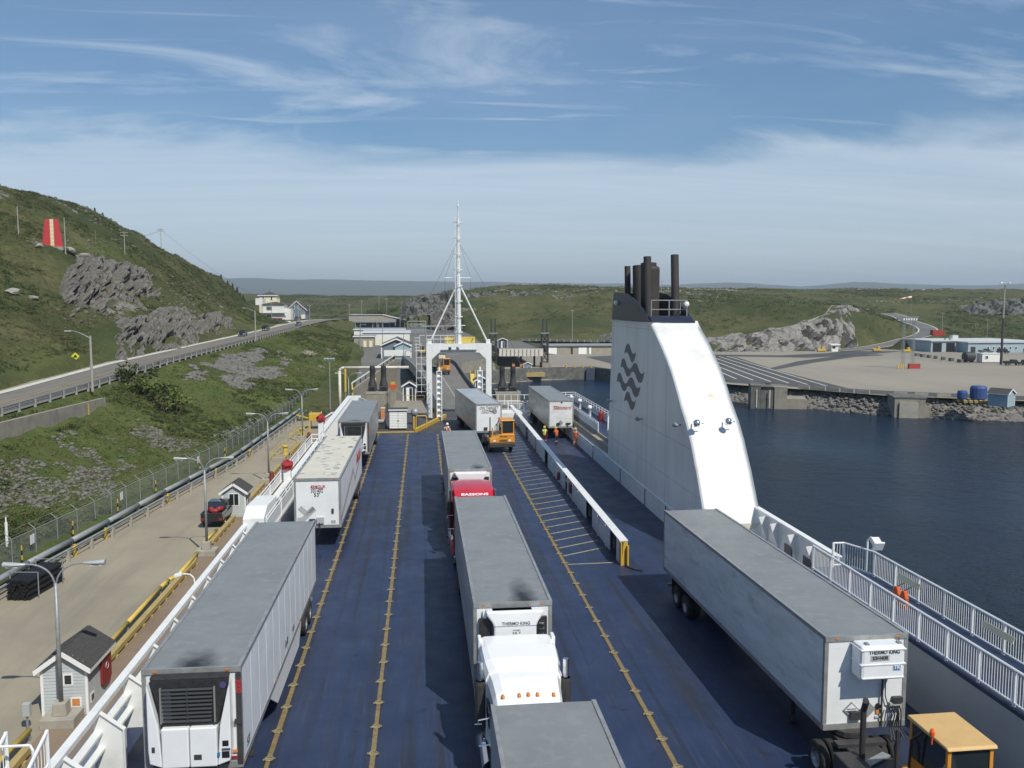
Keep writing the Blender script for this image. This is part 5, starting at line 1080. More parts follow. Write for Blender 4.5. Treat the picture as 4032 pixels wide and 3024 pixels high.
# terminal tractors: front towards -Y, cab on the +X side
def yard_tractor(label, loc, rz, roof='orange_tractor', group=None, lettered=True):
    t_ = thing('yard_tractor', label, 'tractor', loc, rz, group); o_ = 'orange_tractor'
    q = MB(); q.b(-.5,.5,-.9,5.0,.75,1.0); q.lathe([(0,0),(.5,0),(.5,.16),(0,.2)],14,(0,4.1,1.05)); q.b(-.75,.75,3.2,3.5,1.0,1.1); q.build('chassis','dark_steel',t_)
    MB().b(-1.22,1.22,-1.15,-.75,.55,.92).build('bumper','dark_steel',t_,bevel=.04)
    fr = MB().prism([(-1.18,.95),(1.2,.95),(1.2,1.72),(-.15,1.72),(-.5,1.45),(-1.18,1.36)],'y',-1.0,.9).build('engine_cowl',o_,t_,bevel=.05)
    for i in range(6): MB().b(-.2+i*.12,-.14+i*.12,-1.02,-.995,1.48,1.66).build('grille_slot','black',fr)
    for i in range(7): MB().b(-.24+i*.11,-.17+i*.11,-1.02,-.995,1.06,1.26).build('grille_slot','black',fr)
    for x in (-.72,.72): MB().b(x-.13,x+.13,-1.03,-.995,1.08,1.24).build('headlight','lens',fr)
    if lettered: text('OTTAWA',.11,'txt_red',fr,(.82,-1.01,1.6),FRONT,bold=.003)
    cb = MB()
    for x, y in ((.02,-.72),(1.14,-.72),(.02,.82),(1.14,.82)): cb.b(x-.045,x+.045,y-.045,y+.045,1.72,2.98)
    cb.b(-.02,1.18,.79,.86,1.7,2.1); cb.b(-.02,.05,-.7,.8,1.7,2.0); cb.b(1.11,1.18,-.7,.8,1.7,2.0); cb.b(-.02,1.18,-.76,-.70,1.7,1.82)
    cb.build('cab_frame',o_,t_)
    MB().prism([(-.86,2.98),(.94,2.98),(.9,3.10),(-.80,3.06)],'x',-.09,1.25).build('cab_roof',roof,t_,bevel=.03)
    MB().b(.06,1.10,-.735,-.725,1.84,2.94).build('windshield','glass',t_); MB().b(.0,.01,-.66,.76,2.02,2.94).build('side_window','glass',t_); MB().b(1.15,1.16,-.66,.76,2.02,2.94).build('side_window','glass',t_); MB().b(.08,1.08,.82,.83,2.12,2.94).build('rear_window','glass',t_)
    MB().b(.3,.85,.2,.75,1.72,2.3).build('seat','black',t_)
    MB().t((-1.02,-.2,1.0),(-1.02,-.2,2.0),.13,10).t((-1.02,-.2,2.0),(-1.02,-.2,3.3),.055,8).build('exhaust_stack','dark_steel',t_); MB().b(-.86,-.74,-.3,-.2,1.36,2.3).build('stack_guard',o_,t_)
    MB().path([(-.18,.6,1.7),(-.2,.5,2.6),(-.1,.2,2.95)],.035,6).path([(-.3,.9,1.2),(-.35,1.0,2.2),(-.15,1.1,2.5),(-.1,1.3,1.4)],.03,6).build('air_hose','black',t_)
    MB().t((-.16,-.3,2.9),(-.16,-.3,3.15),.02,6).lathe([(.06,0),(.07,.1),(.03,.18),(0,.19)],8,(-.16,-.3,3.13)).build('beacon','orange_beacon',t_)
    MB().path([(-.1,-.75,2.6),(-.25,-.95,2.6)],.02,5).rb((-.27,-.97,2.5),(.16,.05,.3)).build('mirror','dark_steel',t_)
    for s in (-1,1): wheel(t_, s*.98, .0, .5, .28, steel=True)
    axle(t_, 3.7, 2.45, .5); MB().b(-1.22,-.55,.95,2.6,.6,1.25).build('fuel_tank','dark_steel',t_,bevel=.05)
    for z in (.45,.75): MB().b(1.1,1.3,.1,.6,z,z+.05).build('step','dark_steel',t_)
    return t_
YO = yard_tractor('orange yard tractor hauling the olive-lettered trailer', (7.25,81.9,0), .089)
YR = yard_tractor('yard tractor with sun-faded tan cab roof under the hazard-diamond reefer', (12.75,20.15,0), .022, roof='orange_faded', lettered=False)
MB().path([(-.55,2.25,1.0),(-.55,2.25,2.6),(-.6,2.05,2.95),(-.7,1.9,3.05)],.085,8).build('exhaust_pipe','dark_steel',YR)
MB().rb((-.4,1.6,1.05),(.9,.5,.05)).rb((-.2,2.3,1.05),(1.4,.25,.05),0,0,.5).build('fender_plate','galv',YR)
YP = yard_tractor('orange yard tractor driving down the shore ramp with a covered load', (3.85,164,.75), .02, lettered=False)
YB = trailer('dark grimy trailer on the shore ramp behind an orange tractor', (3.2,168.2,.78), -.03, side='concrete_dark', roof='dark_steel', front='concrete_dark', H=3.9, seams=False)
q = MB().b(-.8,.4,.95,2.0,3.0,3.6).build('load_pack','tr_cream',YP); 
# a small orange-yellow loader further up the ramp
lo = thing('wheel_loader','small yellow loader with black wheels on the terminal approach','loader',(-.2,268,-1.7))
MB().b(-.9,.9,0,3,.7,1.6).build('body','yellow_paint',lo,bevel=.1); MB().b(-.6,.6,.6,1.8,1.6,2.9).build('cab','glass',lo,bevel=.05); MB().b(-.7,.7,.5,1.9,2.9,3.).build('cab_roof','yellow_paint',lo); MB().b(-1.2,1.2,-1.2,-.4,.3,1.).build('bucket','dark_steel',lo)
for s in (-1,1):
    for y in (.4,2.5): wheel(lo, s*.95, y, .6, .4)
# generic car
def car(label, loc, rz, m, kind='suv', group=None, name='parked_car', wheels=True):
    t_ = thing(name, label, 'car', loc, rz, group); L_, W_ = 4.7, 1.85
    H_ = {'suv':1.75,'sedan':1.45,'pickup':1.85,'van':1.95}[kind]
    lower = [(-2.35,.45),(-2.3,.85),(-1.2,1.0),(2.2,1.02),(2.35,.8),(2.33,.4)] if kind != 'pickup' else [(-2.75,.5),(-2.7,1.0),(-1.5,1.1),(2.7,1.1),(2.75,.6)]
    MB().prism(lower,'x',-W_/2,W_/2).build('body',m,t_,bevel=.08)
    up_ = {'suv':[(-1.25,1.0),(-.55,H_-.05),(1.9,H_),(2.25,1.0)],'sedan':[(-1.1,1.0),(-.3,H_-.02),(1.1,H_),(1.95,1.0)],'pickup':[(-1.5,1.1),(-.8,H_),(.5,H_),(.7,1.1)],'van':[(-1.6,1.),(-1.,H_-.05),(2.1,H_),(2.25,1.)]}[kind]
    MB().prism(up_,'x',-W_/2+.12,W_/2-.12).build('cabin','glass',t_,bevel=.06)
    (a0,_),(a1,_h),(a2,_h2),(a3,_z) = up_
    MB().b(-W_/2+.14,W_/2-.14,a1+.05,a2-.05,H_-.05,H_+.015).build('roof',m,t_,bevel=.02)
    for s in (-1,1):
        MB().b(s*.72-.14,s*.72+.14,lower[0][0]-.03,lower[0][0]+.02,.65,.82).build('headlight','lens',t_); MB().b(s*.74-.12,s*.74+.12,lower[-1][0]-.02,lower[-1][0]+.03,.72,.92).build('tail_light','red',t_)
        for y in ((-1.45,1.45) if kind != 'pickup' else (-1.75,1.65)): wheel(t_, s*(W_/2-.12), y, .35 if kind != 'pickup' else .4, .24)
    if kind == 'pickup': MB().b(-W_/2+.1,W_/2-.1,.8,2.65,1.1,1.12).build('load_bed','black',t_); MB().b(-W_/2+.02,-W_/2+.1,.75,2.72,1.1,1.35).b(W_/2-.1,W_/2-.02,.75,2.72,1.1,1.35).b(-W_/2+.1,W_/2-.1,2.62,2.72,.7,1.35).build('bed_side',m,t_)
    return t_
zrd = lambda y: interp(y, ZR_Y, ZR_Z)+.005
def rc(label, x, y, m, kind='suv', rz=0.): return car(label, (x, y, zrd(y)), rz, m, kind)
rc('black SUV driving down the hill road near the lone road lamp', -51.3, 258, 'car_black', 'suv')
rc('black pickup with pale tailgate going up the hill road towards the houses', -51.6, 297, 'car_black', 'pickup', math.pi)
rc('dark blue sedan on the hill road past the white house', -47, 341, 'car_blue', 'sedan')
pk = car('dark pickup loaded with red drums beside the gabled quay hut', (-18.15,78.7,QUAY), math.pi, 'car_black', 'pickup')
# turn it: tailgate towards the camera
pk.rotation_euler = (0,0,math.pi)
for i, (x, y) in enumerate(((-.4,1.25),(.3,1.4),(-.1,2.0))):
    o = thing('fuel_drum','red drum lying in the bed of the dark pickup','drum',(-18.15-x,78.7-y,QUAY+1.14),random.uniform(0,3),'red drums in the pickup bed'); MB().lathe([(0,-.32),(.22,-.32),(.23,-.1),(.23,.1),(.22,.32),(0,.32)],12,(0,0,.23),'x').build('drum_shell','red',o,smooth=True); MB().lathe([(.235,-.02),(.245,0),(.235,.02)],12,(0,0,.23),'x').build('drum_band','maroon',o)
# ================================================================ QUAY SIDE
# double-arm lamps along the quay
def quay_lamp(label, x, y, h=7.3):
    t_ = thing('quay_lamp', label, 'street lamp', (x, y, QUAY), 0, 'double-arm lamps along the quay')
    MB().b(-.75,.75,-.65,.65,0,.45).prism([(-.32,.45),(.32,.45),(.28,1.05),(-.28,1.05)],'y',-.3,.3).build('concrete_footing','concrete_light',t_,bevel=.03)
    MB().t((0,0,.95),(0,0,h-.7),.105,12,.075).build('pole','galv',t_,smooth=True)
    for s in (-1,1):
        pts = [(0,0,h-.75)]+[(s*(.05+1.1*(1-math.cos(a))),0,h-.75+.95*math.sin(a)) for a in np.linspace(.15,math.pi/2,8)]+[(s*1.35,0,h+.22)]
        MB().path(pts,.042,8).build('arm','galv',t_)
        hd = MB(); rows = []
        for u in np.linspace(0,1,8):
            wd = .05+.13*math.sin(min(1,u*1.7)*math.pi/2)*(1 if u < .85 else .75); z = h+.20+.03*u
            rows.append([(s*(1.25+.95*u),wd*math.cos(a),z+(.10 if math.sin(a) > 0 else .13)*math.sin(a)*(.5+.6*u)) for a in np.linspace(0,2*math.pi,11)])
        hd.grid(rows); hd.add(rows[-1][:-1],[tuple(range(10))]); hd.build('lamp_head','lamp_grey',t_,smooth=True)
        MB().rb((s*1.82,0,h+.10),(.5,.2,.03)).build('lens','lens',t_)
    return t_
quay_lamp('double-arm lamp standing in front of the vinyl hut with the red life ring board', -16.65, 40.6)
quay_lamp('double-arm lamp beside the dark pickup and twin-window hut', -16.65, 68.0)
quay_lamp('double-arm lamp between the yellow mooring railings', -16.65, 95.5)
quay_lamp('double-arm lamp by the yellow-railed gangway frame', -16.65, 122.5)
quay_lamp('double-arm lamp at the quay end by the concrete abutment', -12.3, 147, 7.6)
# huts
def hut(label, x, y, rz=0, wall='siding_grey', w_=2.05, d=3.0, h=2.35, pitch=.72, name='quay_hut', windows=(), roof='shingle', courses=True, group=None, z=QUAY, door=None):
    t_ = thing(name, label, 'hut', (x, y, z), rz, group); hw = w_/2; ov = .22
    MB().prism([(-hw,.0),(hw,.0),(hw,h),(0,h+pitch),(-hw,h)],'y',0,d).build('wall',wall,t_)
    if courses:
        zz = .12
        while zz < h+pitch*.7:
            ww = hw if zz < h else hw*(1-(zz-h)/pitch)
            MB().prism([(-.018,zz),(.0,zz),(.0,zz+.14)],'x',-ww,ww).build('siding_board',wall,t_)
            if zz < h:
                for s in (-1,1): MB().prism([(s*(hw+.018),zz),(s*hw,zz),(s*hw,zz+.14)],'y',0.,d).build('siding_board',wall,t_)
            zz += .155
    for s in (-1,1):
        n_ = Vector((s*pitch, 0, hw)).normalized(); a = Vector((0,0,h+pitch+.02)); b_ = Vector((s*(hw+ov),0,h-pitch*ov/hw+.02))
        MB().add([tuple(a+Vector((0,-ov,0))),tuple(b_+Vector((0,-ov,0))),tuple(b_+Vector((0,d+ov,0))),tuple(a+Vector((0,d+ov,0))),tuple(a+n_*.07+Vector((0,-ov,0))),tuple(b_+n_*.07+Vector((0,-ov,0))),tuple(b_+n_*.07+Vector((0,d+ov,0))),tuple(a+n_*.07+Vector((0,d+ov,0)))],[(0,1,2,3),(7,6,5,4),(0,4,5,1),(2,6,7,3),(1,5,6,2),(0,3,7,4)]).build('roof_slope',roof,t_)
        a2 = a+Vector((0,-ov-.03,0)); b2 = b_+Vector((0,-ov-.03,0)); dz = Vector((0,0,-.17))
        MB().add([tuple(a2+n_*.07),tuple(b2+n_*.07),tuple(b2+dz),tuple(a2+dz),tuple(a2+n_*.07+Vector((0,.028,0))),tuple(b2+n_*.07+Vector((0,.028,0))),tuple(b2+dz+Vector((0,.028,0))),tuple(a2+dz+Vector((0,.028,0)))],[(0,1,2,3),(7,6,5,4),(0,4,5,1),(2,6,7,3),(1,5,6,2),(0,3,7,4)]).build('barge_board','trim_white',t_)
        MB().b(min(s*(hw+.03),s*(hw-.09)),max(s*(hw+.03),s*(hw-.09)),-.03,.06,0,h).build('corner_board','trim_white',t_)
        MB().b(min(s*(hw+ov),s*(hw+ov+.03)),max(s*(hw+ov),s*(hw+ov+.03)),-ov,d+ov,h-pitch*ov/hw-.12,h-pitch*ov/hw+.05).build('fascia','trim_white',t_)
    for wd in windows:
        face, cx, cz, ww, wh, panes = wd[:6]; gm = wd[6] if len(wd) > 6 else 'glass'
        def box(a0,a1,z0_,z1_,p0,p1): return (MB().b(a0,a1,-p1,-p0,z0_,z1_) if face == 'f' else MB().b(hw+p0,hw+p1,a0,a1,z0_,z1_))
        f_ = box(cx-ww/2-.07,cx+ww/2+.07,cz-wh/2-.07,cz+wh/2+.07,.0,.035).build('window','trim_white',t_)
        for i in range(panes): 
            a = cx-ww/2+ww*i/panes+(.025 if i else 0); box(a,cx-ww/2+ww*(i+1)/panes-(.025 if i < panes-1 else 0),cz-wh/2,cz+wh/2,.036,.042).build('pane',gm,f_)
    if door:
        cx, dw, dh = door; f_ = MB().b(cx-dw/2-.08,cx+dw/2+.08,-.05,.0,0,dh+.08).build('door_frame','trim_white',t_); MB().b(cx-dw/2,cx,-.06,-.051,.02,dh).build('door','trim_white',f_); MB().b(cx,cx+dw/2,-.058,-.051,.02,dh).build('doorway','black',f_)
    return t_
H1 = hut('grey vinyl-sided gable hut with a red life-ring board on its side', -16.8, 41.4, windows=[('f',.18,1.72,.30,.42,1),('f',.5,.62,.34,.34,1,'placard_orange'),('r',.5,.62,.3,.3,1),('r',1.9,1.8,.35,.42,1)])
q = MB().prism([(1.55,.75),(1.85,.55),(2.55,.55),(2.8,.75),(2.8,2.0),(2.55,2.2),(1.85,2.2),(1.55,2.0)],'x',1.07,1.16).build('life_ring_board','red',H1); MB().lathe([(.10,-.01),(.17,-.01),(.17,.01)],14,(1.17,2.2,1.45),'x').build('life_ring_print','txt_white',q)
hut('grey vinyl-sided gable hut with a twin white-framed window beside the pickup', -17.1, 80.0, d=2.3, windows=[('f',.02,1.62,.78,1.02,2),('r',1.2,1.55,.6,.9,1)])
hut('small pale hut with white trim by the capstan frame at the quay end', -13.7, 134, wall='siding_pale', w_=2.2, d=5, h=2.2, windows=[('f',.2,1.35,.7,.9,1)])
# box post by the first hut
o = thing('meter_post','grey electrical box on a post before the gable hut','box',(-17.9,40.0,QUAY)); MB().b(-.16,.16,-.12,.12,.7,1.3).build('cabinet','lamp_grey',o,bevel=.02); MB().t((0,0,0),(0,0,.7),.05,6).build('post','galv',o)
# timber curb, its yellow pipe rail
ys_q = [16,26,36,39.3]
def curb(y0, y1, label):
    o = thing('timber_curb', label, 'curb', (-16.9, y0, QUAY), 0, 'timber curbs along the quay edge')
    MB().b(-.17,.17,0,y1-y0,.14,.46).build('beam','timber',o,bevel=.03)
    y = .3
    while y < y1-y0: MB().b(-.14,.26,y-.12,y+.12,0,.14).build('chock','timber',o); y += 1.55
    return o
curb(18,37.6,'yellow timber curb running under the gangway stair'); curb(46.3,65.3,'long yellow timber curb with striped tape between hut and lamp'); curb(70.6,78.9,'weathered timber curb between lamp footing and twin-window hut'); curb(84.0,93.6,'weathered timber curb between twin-window hut and red fire post'); curb(97.6,104,'pale timber curb beside the red fire post'); curb(113,121,'pale timber curb by the brown fendering')
def pipe_rail(label, pts):
    o = thing('pipe_rail', label, 'pipe', (0,0,0)); MB().path(pts,.13,10).build('pipe','yellow_bright',o,smooth=True)
    for p in pts[1:-1:1]+[pts[0],pts[-1]]: MB().t((p[0],p[1],QUAY),(p[0],p[1],p[2]),.06,6).build('support','galv',o)
pipe_rail('bright yellow pipe with a kink beside the long timber curb', [(-17.35,45.5,QUAY+.55),(-17.4,52,QUAY+.55),(-17.4,58.5,QUAY+.55),(-17.35,60.2,QUAY+.5),(-17.0,61.2,QUAY+.5),(-16.95,66.3,QUAY+.62)])
pipe_rail('bright yellow pipe behind the white gangway stair', [(-17.6,24,QUAY+.5),(-17.5,32,QUAY+.5),(-17.4,39,QUAY+.5)])
pipe_rail('short yellow pipe against the second lamp footing', [(-17.3,69.6,QUAY+.5),(-17.2,73.6,QUAY+.5)])
# fire post, mooring gear
for lab, x, y in (('dark red fire post beside the third double-arm lamp',-15.9,92.8),('dark red fender post by the brown apron edge',-15.6,121)):
    o = thing('fire_post',lab,'post',(x,y,QUAY)); MB().lathe([(.30,0),(.30,.1),(.24,.15),(.24,1.5),(.16,1.7),(0,1.75)],12).build('post','maroon',o,smooth=True); MB().t((-.4,0,1.1),(.4,0,1.1),.08,8).build('outlets','maroon',o)
for lab, y0, y1 in (('yellow safety railing around the mooring bollards',108,117.5),('yellow gangway frame with orange panel behind it',124.5,133)):
    o = thing('safety_railing',lab,'railing',(-17.8,y0,QUAY)); q = MB()
    for z in (.55,1.1): q.path([(-.9,0,z),(.9,0,z),(.9,y1-y0,z),(-.9,y1-y0,z),(-.9,0,z)],.03,5)
    q.build('rails','yellow_bright',o)
    for x in (-.9,.9):
        for y in np.linspace(0,y1-y0,5): MB().t((x,y,0),(x,y,1.12),.035,6).build('post','yellow_bright',o)
    MB().lathe([(.35,0),(.3,.2),(.3,.9),(.45,1.),(.45,1.15),(0,1.2)],12,(.1,(y1-y0)*.6,0)).build('bollard','yellow_bright',o)
o = thing('gangway_tower','yellow steel gangway tower standing on the quay','tower',(-16.6,137,QUAY)); q = MB()
for x in (-.8,.8):
    for y in (-1,1): q.b(x-.06,x+.06,y-.06,y+.06,0,2.6)
q.build('frame','yellow_bright',o); MB().b(-.9,.9,-1.1,1.1,1.3,2.4).build('housing','yellow_paint',o,bevel=.05); MB().rb((-1.9,.5,1.8),(2.2,.2,.2),0,.3).build('boom','yellow_paint',o)
o = thing('barrier_board','orange slatted barrier board next to the yellow gangway frame','barrier',(-14.6,131,QUAY))
for i in range(4): MB().b(-.35+i*.2,-.22+i*.2,-.03,.03,.2,1.7).build('slat','placard_orange',o)
MB().b(-.4,.5,-.05,.05,0,.2).build('foot','dark_steel',o)
# white tubing under tarps, junk
# --- security fence, pipeline, guardrail along the toe of the bank
fy = list(np.arange(25, 176, 3.0)); FX = lambda y: interp(y,[40,63,74,86,108,175],[-30.6,-29.2,-27.9,-26.7,-24.0,-21.9])
fe_ = thing('security_fence','tall chain-link security fence with slanted barbed-wire arms along the bank','fence',(0,0,0))
for i, y in enumerate(fy):
    x = FX(y); MB().t((x,y,QUAY),(x,y,QUAY+2.6),.04,6).t((x,y,QUAY+2.6),(x-.45,y,QUAY+3.05),.03,5).build('post','galv',fe_)
    if i: x0 = FX(fy[i-1]); MB().add([(x0,fy[i-1],QUAY+.05),(x,y,QUAY+.05),(x,y,QUAY+2.6),(x0,fy[i-1],QUAY+2.6)],[(0,1,2,3)]).build('chain_link','chain_link',fe_)
q = MB().path([(FX(y),y,QUAY+2.6) for y in fy],.03,5)
for k in (.15,.45): q.path([(FX(y)-k,y,QUAY+2.6+k) for y in fy],.012,4)
q.build('top_rail','galv',fe_)
for y in (66.5, 81, 99.5): MB().b(FX(y)+.03,FX(y)+.05,y-.35,y+.35,QUAY+1.6,QUAY+2.3).build('sign_plate','txt_white',fe_)
pl = thing('pipeline','thick grey pipeline on short posts beside the quay road','pipeline',(0,0,0)); py = list(np.arange(22, 172, 6.)); PXx = lambda y: FX(y)+1.0
MB().path([(PXx(y),y,QUAY+.85) for y in py],.22,12).build('pipe','pipe_grey',pl,smooth=True)
for y in py: MB().b(PXx(y)-.1,PXx(y)+.1,y-.08,y+.08,QUAY,QUAY+.7).build('support','galv',pl)
p2 = thing('pipeline','slimmer grey pipe running against the guardrail','pipeline',(0,0,0)); MB().path([(PXx(y)+.55,y,QUAY+.55) for y in py],.10,8).build('pipe','pipe_grey',p2)
for y in py: MB().b(PXx(y)+.5,PXx(y)+.6,y-.05,y+.05,QUAY,QUAY+.5).build('support','galv',p2)
def guardrail(label, pts, h=.75, step=3.8, double=False, blocks='concrete_light', side=1, zbase=None):
    g = thing('guardrail', label, 'guardrail', (0,0,0)); q = MB()
    for z in ((h,) if not double else (h,h-.28)):
        for i in range(len(pts)-1):
            a, c = Vector(pts[i]), Vector(pts[i+1]); d = (c-a).normalized(); n_ = Vector((-d.y,d.x,0))*.04*side
            q.add([a+n_+Vector((0,0,z-.13)),c+n_+Vector((0,0,z-.13)),c-n_+Vector((0,0,z-.04)),a-n_+Vector((0,0,z-.04)),a+n_+Vector((0,0,z+.02)),c+n_+Vector((0,0,z+.02)),c-n_+Vector((0,0,z+.1)),a-n_+Vector((0,0,z+.1))],[(0,1,2,3),(3,2,5,4),(4,5,6,7)])
    q.build('rail','galv',g,recalc=False)
    acc = 0.
    for i in range(len(pts)-1):
        a, c = Vector(pts[i]), Vector(pts[i+1]); ln_ = (c-a).length; n_ = max(1,round(ln_/step))
        for j in range(n_): p = a+(c-a)*j/n_; MB().b(p.x-.12,p.x+.12,p.y-.12,p.y+.12,p.z-.3,p.z+h+.05).build('post',blocks,g)
    return g
guardrail('galvanised guardrail on stubby posts between the quay road and the pipeline', [(PXx(y)+1.25,y,QUAY) for y in np.arange(25,168,7.)], .8, 3.6)
gl = guardrail('double-rail guardrail with pale posts above the grassy bank', [(-43.9,y,zrd(y)) for y in np.arange(36,330,8.)], .75, 4., True, 'pole_concrete')
# yellow hydrant caps on the pipeline side
for y in (60.5, 68.6, 73.5, 86.5, 99.5, 112.5):
    o = thing('valve_marker','yellow capped valve stand behind the quay guardrail','valve',(PXx(y)+.95,y,QUAY),0,'yellow valve stands along the pipeline'); MB().lathe([(.13,0),(.13,.5),(.2,.55),(.2,.72),(.12,.8),(.12,.92),(0,.95)],10).build('stand','yellow_paint',o); MB().lathe([(.21,.60),(.23,.63),(.21,.66)],10).build('band','black',o)
for y in (64.2, 71.2, 79.0, 87.2, 98.6, 106.5):
    o = thing('striped_post','black and yellow striped marker post in front of the chain-link fence','post',(FX(y)+.55,y,QUAY),0,'striped marker posts along the fence')
    for k in range(6): MB().t((0,0,k*.35),(0,0,k*.35+.35),.055,6).build('stripe','yellow_paint' if k % 2 else 'black',o)
o = thing('marker_post','short white post standing in the grass behind the chain-link fence','post',(-30.3,66,hz(-30.3,66)-.1)); MB().t((0,0,0),(0,0,1.9),.10,8).build('post','trim_white',o); MB().t((0,0,1.9),(0,0,2.3),.05,6).build('cap','trim_white',o)
# pile of black pipes
o = thing('pipe_stack','stack of black pipes held by steel stakes beside the guardrail','pipe stack',(-25.9,60.4,QUAY),-.12)
for r_ in range(7):
    for c_ in range(7-(r_ % 2)):
        MB().t((-.78+.22*c_+.11*(r_ % 2),-2.1+random.uniform(-.1,.1),.11+.19*r_),(-.78+.22*c_+.11*(r_ % 2),2.1+random.uniform(-.1,.1),.11+.19*r_),.105,8).build('pipe','black',o)
for y in (-1.5,1.5):
    for x in (-.95,.9): MB().t((x,y,0),(x,y,1.75),.04,6).build('stake','galv',o)
    MB().t((-.95,y,1.72),(.9,y,1.72),.03,6).build('strap_bar','galv',o)
# ferry's side lamp that leans over the quay
o = MB().path([(-9.9,38.2,1.8),(-9.95,38.2,2.1),(-10.1,38.2,2.25),(-10.4,38.2,2.28)],.03,6).build('lamp_bracket','white_rail',fer); MB().rb((-10.6,38.2,2.24),(.32,.28,.16),0,-.3).build('lamp_head','white_paint',fer,bevel=.04)
# ================================================================ HILLSIDE THINGS
def pole(label, x, y, h, m='pole_wood', arms=1, z=None, group=None, name='utility_pole', r=.14):
    z = hz(x, y)-.3 if z is None else z
    t_ = thing(name, label, 'utility pole', (x, y, z), 0, group); MB().t((0,0,0),(0,0,h+.3),r,8,r*.65).build('pole',m,t_)
    for k in range(arms):
        MB().b(-1.1,1.1,-.06,.06,h-.2-k*.8,h-.06-k*.8).build('crossarm',m,t_)
        for x_ in (-.95,-.4,.4,.95): MB().lathe([(.04,0),(.06,.05),(.05,.2),(0,.22)],6,(x_,0,h-.06-k*.8)).build('insulator','galv',t_)
    return t_, Vector((x, y, z+h))
mk = thing('range_marker','red daymark board with cream centre stripe on the hillside ledge','marker',(-85.2,215,hz(-85.2,215)-.2))
zt = 6.3; 
for i in range(7):
    z0_, z1_ = .35+i*zt/7, .35+(i+1)*zt/7-.04; w0 = 2.35-.95*i/7; w1 = 2.35-.95*(i+1)/7
    MB().prism([(-w0,z0_),(-.42,z0_),(-.42,z1_),(-w1,z1_)],'y',-.05,.05).build('red_slat','beacon_red',mk); MB().prism([(.42,z0_),(w0,z0_),(w1,z1_),(.42,z1_)],'y',-.05,.05).build('red_slat','beacon_red',mk); MB().b(-.40,.40,-.06,.05,z0_,z1_).build('cream_slat','beacon_cream',mk)
for x in (-1.9,-.6,.6,1.9): MB().t((x*.9,.25,-.3),(x*.62,.15,zt+.3),.08,6).build('frame_post','pole_wood',mk)
MB().b(-2.3,2.3,-.4,.5,-.5,.3).build('plinth','concrete_light',mk)
lp = []
lp.append(pole('weathered bare pole left of the red daymark', -92.6, 215, 6.4, 'pole_concrete', 0)[1])
lp.append(pole('tall pole touching the right edge of the red daymark', -82.0, 214, 8.4, 'pole_concrete', 0)[1])
lp.append(pole('weathered pole with crossarm on the hill shoulder above the bright grass', -86.5, 269, 6.9, 'pole_concrete', 2)[1])
pole('short thin post on the slope between daymark and hill-shoulder pole', -90, 256, 3.6, 'pole_wood', 0, r=.09)
lp.append(pole('faint pole on the skyline where the wires bend down the hill', -98.5, 348, 8.2, 'pole_concrete', 2)[1])
lp.append(pole('pole at the hill foot behind the houses', -76.5, 432, 8.5, 'pole_wood', 1)[1])
def wires(name, a, b_, n=3, sag=1.2, label=None, off=.55):
    o = thing('power_line', label, 'wire', (0,0,0))
    for k in range(n):
        dx_ = (k-(n-1)/2)*off; pts = []
        for j in range(13):
            s_ = j/12; p = a*(1-s_)+b_*s_; pts.append((p.x+dx_, p.y, p.z-4*sag*s_*(1-s_)))
        MB().path(pts,.022,3).build('wire','wire',o)
wires('w', lp[2], lp[3], 3, 1.6, 'power lines sagging between the two hill shoulder poles'); wires('w', lp[3], lp[4], 2, 2.0, 'power lines dropping down the back of the hill')
def road_lamp(label, x, y, h=8.2, m='pole_concrete', arm=(-2.4,0)):
    z = zrd(y)-.2; t_ = thing('road_lamp', label, 'street lamp', (x, y, z)); MB().t((0,0,0),(0,0,h),.20,10,.13).build('pole',m,t_)
    MB().path([(0,0,h-.35)]+[(arm[0]*s_,arm[1]*s_,h-.35+1.0*math.sin(s_*1.5)) for s_ in np.linspace(.1,1,7)],.05,6).build('arm','galv',t_)
    MB().rb((arm[0]-.35,0,h+.62),(.85,.26,.16)).build('lamp_head','lamp_grey',t_,bevel=.05)
road_lamp('concrete road lamp behind the guardrail above the retaining wall', -43.2, 119.5, 7.3); road_lamp('concrete road lamp beside the black SUV on the hill road', -43.2, 233.5, 8.0)
sg = thing('warning_sign','yellow diamond warning sign with black symbol at the road verge','sign',(-55.9,148,zrd(148)-.1)); MB().b(-.06,.06,-.06,.06,0,2.5).build('post','pole_wood',sg); MB().rb((0,-.08,2.1),(.92,.03,.92),0,math.pi/4).build('plate','sign_yellow',sg); MB().rb((0,-.10,2.1),(.84,.02,.84),0,math.pi/4).build('border','black',sg) if False else None
MB().prism([(-.28,1.9),(.28,1.9),(.18,2.2),(0,2.4),(-.18,2.2)],'y',-.115,-.097).build('symbol','black',sg)
rw = thing('retaining_wall','stained concrete retaining wall below the hill road guardrail','wall',(0,0,0))
seg = [(60,1.75,-.6),(75,2.4,.2),(87,2.6,.5),(101,2.35,.1),(108,2.2,.2),(115.5,2.05,.5)]
for i in range(len(seg)-1):
    (a,t0,b0),(c,t1,b1) = seg[i],seg[i+1]; MB().add([(-40.2,a+.02,b0-2.5),(-40.2,c-.02,b1-2.5),(-40.2,c-.02,t1),(-40.2,a+.02,t0),(-40.7,a+.02,b0-2.5),(-40.7,c-.02,b1-2.5),(-40.7,c-.02,t1),(-40.7,a+.02,t0)],[(0,1,2,3),(7,6,5,4),(3,2,6,7),(0,3,7,4),(1,5,6,2)]).build('wall_panel','concrete',rw)
MB().b(-40.15,-40.0,109.3,109.6,-.6,2.0).build('rust_stake','timber',rw)
